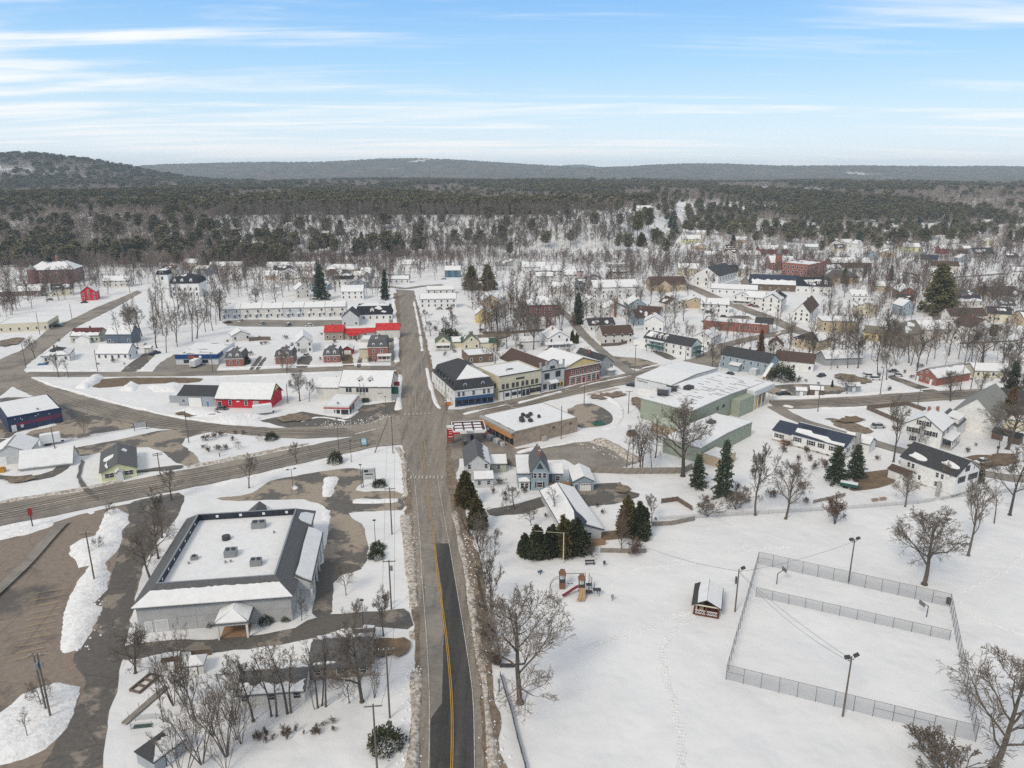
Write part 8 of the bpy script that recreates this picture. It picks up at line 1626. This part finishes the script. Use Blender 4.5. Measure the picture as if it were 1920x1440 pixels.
for i,(x,y,h) in enumerate(((388,826,14),(405,820,12),(417,818,12),(440,814,8),(448,842,16),(485,826,14),(412,846,14),(422,844,12),(383,840,8),(392,848,12),(455,814,8),(435,826,10))): tree_px('shrub%d' % (i % 2) if i not in (4,5) else 'small0',x,y,h,'small twiggy garden shrub on the snowy shrub island',wide=1.4,cat='shrub',group='shrubs on the island bed')
def scatter(poly,n,kinds,hr,label,group,seed,wide=(0.9,1.3),cat='tree',clump=0):
    """Individual trees set out inside an outline of the photograph."""
    g = random.Random(seed); xs = [p[0] for p in poly]; ys = [p[1] for p in poly]; c = 0; tries = 0
    while c < n and tries < n * 40:
        tries += 1; x,y = g.uniform(min(xs),max(xs)),g.uniform(min(ys),max(ys))
        if not bool(inside(np.array([x]),np.array([y]),poly)[0]): continue
        p = at(x,y)
        if not free(np.array([p.x]),np.array([p.y]))[0]: continue
        plant(g.choice(kinds),(x,y),g.uniform(*hr),label,group=group,wide=g.uniform(*wide),cat=cat); c += 1
THIN = ['thin0','thin1','thin2']; ELM = ['elm0','elm1','elm2']; MIX = THIN + ['far0','far1','far2']; BIG = ['far0','far1','far2']
scatter([(225,655),(250,610),(285,570),(420,560),(425,600),(400,625),(330,660),(270,665)],46,THIN + ['elm1'],(15,22),'tall bare tree in the wooded lot below the white mansion','bare trees of the wooded lot',1); scatter([(420,590),(420,520),(660,530),(640,560)],16,BIG,(12,17),'bare tree around the long row house','bare trees round the row house',2); scatter([(0,530),(250,500),(420,500),(420,540),(190,560),(0,580)],26,BIG,(12,18),'bare tree along the western hill street','bare trees of the western hill street',3)
scatter([(1172,885),(1178,845),(1240,860),(1262,893)],12,THIN,(11,15),'slender bare trunk behind the weathered fence of the gravel lot','slender trees behind the gravel lot',4,(1.0,1.5)); scatter([(880,650),(890,590),(1060,580),(1070,640),(980,665)],24,MIX,(11,17),'bare trunk near the dark brick schoolhouse','bare trunks by the schoolhouse',5); scatter([(1130,600),(1180,545),(1300,560),(1300,615),(1180,630)],20,BIG,(11,16),'bare tree above the church lane','bare trees above the church lane',6)
scatter([(1495,690),(1500,600),(1640,580),(1760,590),(1900,640),(1900,700),(1800,690),(1650,690)],40,MIX + ['multi0'],(10,16),'bare tree among the eastern gardens','bare trees of the eastern gardens',7); scatter([(1500,580),(1560,520),(1700,540),(1900,560),(1900,620),(1700,600)],24,BIG,(10,16),'bare crown among the eastern houses','bare crowns among the eastern houses',8,(1.2,1.6)); scatter([(860,500),(1000,485),(1300,480),(1330,500),(1200,545),(950,545)],12,BIG,(9,14),'bare tree at the bluff foot gardens','bare trees at the bluff foot',9,(1.2,1.6))
scatter([(1860,700),(1920,650),(1920,800),(1880,830)],8,ELM,(11,15),'bare tree beyond the cream gabled house','bare trees beyond the cream house',10); scatter([(800,640),(790,590),(870,590),(880,640)],8,ELM + ['small0'],(6,10),'bare garden tree beside the upper main road','garden trees by the upper main road',11); scatter([(1300,925),(1500,900),(1560,950),(1330,965)],10,['shrub0','shrub1','small1'],(1.5,3.5),'leafless shrub in the deep snow garden','shrubs of the snow garden',12,(1.0,1.5),'shrub'); scatter([(1470,820),(1560,880),(1540,890),(1450,840)],9,['shrub0','shrub1'],(1.5,3.0),'leafless foundation shrub before the long raised ranch','shrubs before the raised ranch',13,(1.0,1.4),'shrub'); scatter([(460,1385),(620,1345),(650,1370),(500,1395)],26,['shrub0','shrub1'],(0.9,1.8),'dry weed stalks poking through the lawn snow','dry stalks on the lawn',14,(0.6,1.0),'shrub')
scatter([(290,1300),(330,1260),(470,1270),(480,1330),(440,1450),(300,1450)],8,['multi0','multi1','thin1'],(6,11),'brown sapling clump tangled across the snowy lawn','saplings of the lawn thicket',16,(0.7,1.0))
scatter([(1490,690),(1560,600),(1700,650),(1900,650),(1900,690),(1620,700)],12,['elm0','elm1','maple1'],(14,19),'large dark bare tree in the eastern gardens','large trees of the eastern gardens',17,(1.0,1.3))
for i,(poly,n_,hr,lb,gp) in enumerate((([(60,640),(260,640),(330,655),(260,690),(60,690)],14,(0.8,2.2),'snow dusted twiggy shrub in the western cottage yards','shrubs of the western yards'),([(410,640),(600,620),(740,630),(740,682),(410,690)],26,(0.8,2.6),'twiggy yard shrub among the brick cottages','shrubs of the brick cottages'),([(800,690),(800,600),(1060,600),(1130,650),(1000,690),(900,660)],30,(1.0,3.2),'leafless shrub in the gardens behind the shop row','shrubs behind the shop row'),([(1480,735),(1500,690),(1900,660),(1900,720),(1600,740)],26,(0.9,2.6),'leafless shrub in the eastern side street yards','shrubs of the side street yards'),([(1640,800),(1900,830),(1910,900),(1780,930),(1600,880)],14,(0.9,2.4),'leafless shrub round the white farmhouse yard','shrubs of the farmhouse yard'),([(920,905),(1060,900),(1240,930),(1230,985),(930,990)],14,(0.8,2.2),'leafless shrub in the fenced gardens by the park','shrubs of the park side gardens'),([(870,960),(880,1000),(935,1250),(925,1250),(900,1130)],16,(1.2,3.4),'scrubby brush along the roadside verge by the park','scrub on the park verge'))): scatter(poly,n_,['shrub0','shrub1'],hr,lb,gp,40 + i,(1.0,1.6),'shrub')
scatter([(1240,670),(1300,620),(1480,650),(1440,680)],9,MIX,(8,12),'bare tree round the eastern bend','bare trees at the eastern bend',15)
# ------------------------------------------------------------------ woods beyond the town: masses nobody could count
def low_bare(seed,crown,red=False,col=None,tw=0.0042):
    g = np.random.default_rng(seed); lv = grow(seed,th=0.45 if not crown else 0.25,limbs=10,sub=(4,3),spread=0.75,up=0.45,tr=0.010,ratio=(0.34,0.62,0.6),twig=tw,lean=0.07); segs = [s for l_ in lv for s in l_]
    V,F = prisms(segs,3); return npmesh('bare_tree',V,F,col or TWIG)
def low_pine(seed,kind='pine',n=520,m=None):
    t = conifer(kind,seed,n,m or N_PINE); V = np.empty(len(t['crown'].vertices) * 3,np.float32); t['crown'].vertices.foreach_get('co',V); V = V.reshape(-1,3)
    c = V.reshape(-1,4,3).mean(1,keepdims=True); V = ((V.reshape(-1,4,3) - c) * 2.4 + c).reshape(-1,3); F = np.arange(len(V)).reshape(-1,4); s,f = prisms([(np.array([0,0,-0.02]),np.array([0,0,0.8]),0.012,0.006)],3)
    me = npmesh('pine',np.vstack([V,s]),np.vstack([F,f + len(V)]),[m or N_PINE,BARK]); me.polygons.foreach_set('material_index',np.r_[np.zeros(len(F),np.int32),np.ones(len(f),np.int32)]); return me
FT = mat('far wood twigs',(0.36,0.305,0.26),0.95,objvar=0.3); FTR = mat('far wood reddish twigs',(0.27,0.21,0.185),0.95,objvar=0.25)
FP = needle('far pine needles',(0.112,0.104,0.058),(0.175,0.15,0.085)); BR1 = mat('brush twigs',(0.17,0.135,0.11),0.95,objvar=0.35); BR2 = mat('reddish brush twigs',(0.18,0.128,0.108),0.95,objvar=0.3)
def wood(name,label,meshes,pts):
    """One mass: points carrying which tree, its size and turn, instanced by geometry nodes."""
    col = bpy.data.collections.new(name + ' kinds')
    for i,me in enumerate(meshes): o = bpy.data.objects.new('%s_kind_%d' % (name,i),me); col.objects.link(o)
    P,idx,scl,rot = pts; me = bpy.data.meshes.new(name); me.vertices.add(len(P)); me.vertices.foreach_set('co',P.astype(np.float32).ravel())
    for nm,ty,d in (('idx','INT',idx.astype(np.int32)),('scl','FLOAT_VECTOR',scl.astype(np.float32)),('rot','FLOAT_VECTOR',rot.astype(np.float32))):
        a = me.attributes.new(nm,ty,'POINT'); a.data.foreach_set('value' if ty == 'INT' else 'vector',d.ravel())
    ng = bpy.data.node_groups.new(name,'GeometryNodeTree'); ng.interface.new_socket('Geometry',in_out='INPUT',socket_type='NodeSocketGeometry'); ng.interface.new_socket('Geometry',in_out='OUTPUT',socket_type='NodeSocketGeometry'); n,l = ng.nodes,ng.links
    gi,go,ip,ci = n.new('NodeGroupInput'),n.new('NodeGroupOutput'),n.new('GeometryNodeInstanceOnPoints'),n.new('GeometryNodeCollectionInfo'); ci.inputs['Collection'].default_value = col; ci.inputs['Separate Children'].default_value = True; ci.inputs['Reset Children'].default_value = True; ip.inputs['Pick Instance'].default_value = True
    for nm,ty,so in (('idx','INT','Instance Index'),('scl','FLOAT_VECTOR','Scale'),('rot','FLOAT_VECTOR','Rotation')):
        a = n.new('GeometryNodeInputNamedAttribute'); a.data_type = ty; a.inputs['Name'].default_value = nm; l.new(a.outputs['Attribute'],ip.inputs[so])
    l.new(gi.outputs[0],ip.inputs['Points']); l.new(ci.outputs[0],ip.inputs['Instance']); l.new(ip.outputs[0],go.inputs[0])
    o = link(name,me); md = o.modifiers.new('scatter','NODES'); md.node_group = ng; return tag(o,label,'forest',kind='stuff')
def forest_points():
    g = np.random.default_rng(5); B,Q,Rr = [],[],[]
    for r0,r1,sp in ((650,1000,5.0),(1000,1500,7.0),(1500,2200,8.5),(2200,3300,12.0)):
        n = int(0.5 * (r1 ** 2 - r0 ** 2) * math.radians(86) / sp ** 2); r = np.sqrt(g.uniform(r0 ** 2,r1 ** 2,n)); t = np.radians(g.uniform(-43,43,n)); x,y = r * np.sin(t),r * np.cos(t); u = x / y
        keep = np.ones(n,bool); f = g.random(n); nz = wob(x,y,70) + 0.6 * wob(x,y,23); nl = wob(x + 400,y * 0.45,210)
        town = (u > 0.16) & (y < 1150); keep &= ~(town & (f > np.where(y < 830,0.02,0.22 + 0.1 * nz))); keep &= ~((y < 740) & (u > -0.30)); keep &= ~((y < 660) & (u < -0.30)); keep &= ~((u > 0.03) & (u < 0.20) & (y < 780)); keep &= ~((u > -0.30) & (u < 0.05) & (y < 735))
        slope = (u > -0.40) & (u < 0.17) & (y > 735) & (y < 950); keep &= ~(slope & (f > 0.62))
        keep &= ~((u > 0.05) & (u < 0.19) & (y > 940) & (y < 1060) & (f > 0.15)); keep &= ~((u > 0.09) & (u < 0.36) & (y > 1250) & (y < 1420) & (f > 0.2)); keep &= ~((u > 0.195) & (u < 0.25) & (y > 820) & (y < 1300) & (f > 0.45)); keep &= ~((nl > 0.63) & (r > 1500) & (f > 0.12))
        lane = np.abs(u - 0.225) < 0.007; keep &= ~(lane & (y < 1350))
        pz = np.where(slope,np.where((y < 790) & (u < -0.12),0.30,0.05),0.12 + 0.45 * S(-0.15,0.5,nz)); pz = np.where((y > 950) & (y < 1130) & (u > -0.42) & (u < 0.10),0.72,pz); pz = np.where((u < -0.40) & (y < 950),0.10 + 0.3 * S(0.1,0.6,nz),pz); pz = np.where((u < -0.40) & (y > 950) & (y < 1400),0.2 + 0.5 * S(-0.1,0.5,nz),pz); pz = np.where((u > 0.17) & (y > 1000) & (y < 1350),0.22 + 0.5 * S(-0.1,0.4,nz),pz); st_ = S(-0.08,0.22,wob(x,y * 0.5,120) + 0.35 * wob(x,y,37)); pz = np.where(y > 1130,0.05 + 0.75 * st_,pz)
        pz = np.where((y > 2200) & (u < -0.35),0.15,np.where((y > 950) & (y < 1130) & (u > -0.42) & (u < 0.10),0.52,pz * 0.62)); keep &= ~((u < -0.38) & (r > 2250) & (wob(x * 0.6,y * 1.6,150) + 0.4 * wob(x,y,40) > 0.9)); isp = g.random(n) < pz; red = (~isp) & (g.random(n) < 0.25 + 0.3 * (wob(x,y,160) > 0.2)); z = hgt(x,y)
        h = np.where(isp,g.uniform(13,20,n),np.where(slope,g.uniform(14,20,n),g.uniform(10,15,n))) * np.where(r > 2200,1.1,1.0); wd = np.where(isp,g.uniform(0.95,1.5,n),np.where(slope,g.uniform(0.7,1.1,n),g.uniform(1.2,1.9,n))) * np.where(r > 2200,1.7,np.where(r > 1500,1.25,1.0))
        for sel,L in ((keep & isp,Q),(keep & ~isp,B)):
            k = sel.nonzero()[0]; idx = np.where(g.random(len(k)) < 0.12,2,g.integers(0,2,len(k))) if L is Q else np.where(slope[k],0,np.where(red[k],3,g.integers(1,3,len(k)))); L.append((np.stack([x,y,z - 0.2],1)[k],idx,np.stack([h * wd,h * wd,h],1)[k],np.stack([np.zeros(n),np.zeros(n),g.uniform(0,6.28,n)],1)[k]))
    # reddish brush along the foot of the bluff and through the far gardens
    n = 5200; px = g.uniform(-420,330,n); py = g.uniform(640,760,n); px2 = g.uniform(120,600,n); py2 = g.uniform(560,1000,n); x = np.where(np.arange(n) % 2,px,px2); y = np.where(np.arange(n) % 2,py,py2); ok = np.where(np.arange(n) % 2,(wob(x,y,40) > -0.25) & ((x < -40) | (x > 60) | (y > 690)),(wob(x,y,55) > 0.05) & (x / y > 0.25)); x,y = x[ok],y[ok]; h = g.uniform(3,9,len(x)); w = g.uniform(1.2,2.0,len(x))
    # crowns standing thick among the more distant houses
    ex,ey = [],[]
    for poly,m in (([(1130,545),(1180,480),(1420,470),(1560,500),(1920,470),(1920,590),(1700,580),(1560,560),(1420,530),(1300,545)],880),([(1240,690),(1250,600),(1500,600),(1660,590),(1920,590),(1920,700),(1700,680),(1500,700)],120),([(860,505),(1130,480),(1200,500),(1130,640),(900,640),(870,560)],340),([(0,505),(440,490),(740,500),(730,560),(560,545),(420,560),(230,530),(0,600)],520),([(1380,455),(1900,420),(1920,500),(1560,470)],240),([(690,505),(870,488),(870,512),(800,530),(700,528)],70),([(420,498),(870,480),(930,484),(870,500),(420,512)],220)):
        qx,qy = g.uniform(min(p[0] for p in poly),max(p[0] for p in poly),m * 3),g.uniform(min(p[1] for p in poly),max(p[1] for p in poly),m * 3); k = inside(qx,qy,poly).nonzero()[0][:m]
        for i in k: p = at(qx[i],qy[i]); ex.append(p.x); ey.append(p.y)
    ex,ey = np.array(ex),np.array(ey); x,y,h,w = np.r_[x,ex],np.r_[y,ey],np.r_[h,g.uniform(9,17,len(ex))],np.r_[w,g.uniform(1.0,1.5,len(ex))]; k = free(x,y); x,y,h,w = x[k],y[k],h[k],w[k]
    Rr = (np.stack([x,y,hgt(x,y) - 0.1],1),g.integers(0,2,len(x)),np.stack([h * w,h * w,h],1),np.stack([x * 0,x * 0,g.uniform(0,6.28,len(x))],1))
    return [tuple(np.concatenate([b[i] for b in L]) for i in range(4)) for L in (B,Q)] + [Rr]
FBARE,FPINE,FBRUSH = forest_points()
wood('bare_forest','grey brown leafless forest covering the bluff and land beyond',[low_bare(201,False,col=mat('slope trunk',(0.20,0.17,0.145),0.95,objvar=0.3)),low_bare(202,True,col=FT),low_bare(203,True,col=FT),low_bare(204,True,col=FTR)],FBARE)
wood('pine_forest','dark green pine forest on the plateau beyond the town',[low_pine(211,m=FP),low_pine(212,m=FP),low_pine(213,'spruce',620,N_SPRUCE)],FPINE)
wood('brush_thicket','reddish leafless brush between the far houses and the bluff',[low_bare(221,True,col=BR1,tw=0.003),low_bare(222,True,col=BR2,tw=0.003)],FBRUSH)
# ------------------------------------------------------------------ air
hz = bx(-8000,8000,-400,10600,-3.0,192).build('haze',mat('dummy',(1,1,1))); hz.data.materials.clear()
hm = bpy.data.materials.new('thin winter haze'); hm.use_nodes = True; hn = hm.node_tree.nodes; hn.remove(hn['Principled BSDF']); pv = hn.new('ShaderNodeVolumePrincipled'); pv.inputs['Color'].default_value = (0.68,0.84,1.0,1); pv.inputs['Density'].default_value = 0.00008; pv.inputs['Anisotropy'].default_value = 0.0; hm.node_tree.links.new(pv.outputs[0],hn['Material Output'].inputs['Volume']); hz.data.materials.append(hm); tag(hz,'thin pale winter haze over the whole valley','haze',kind='stuff')
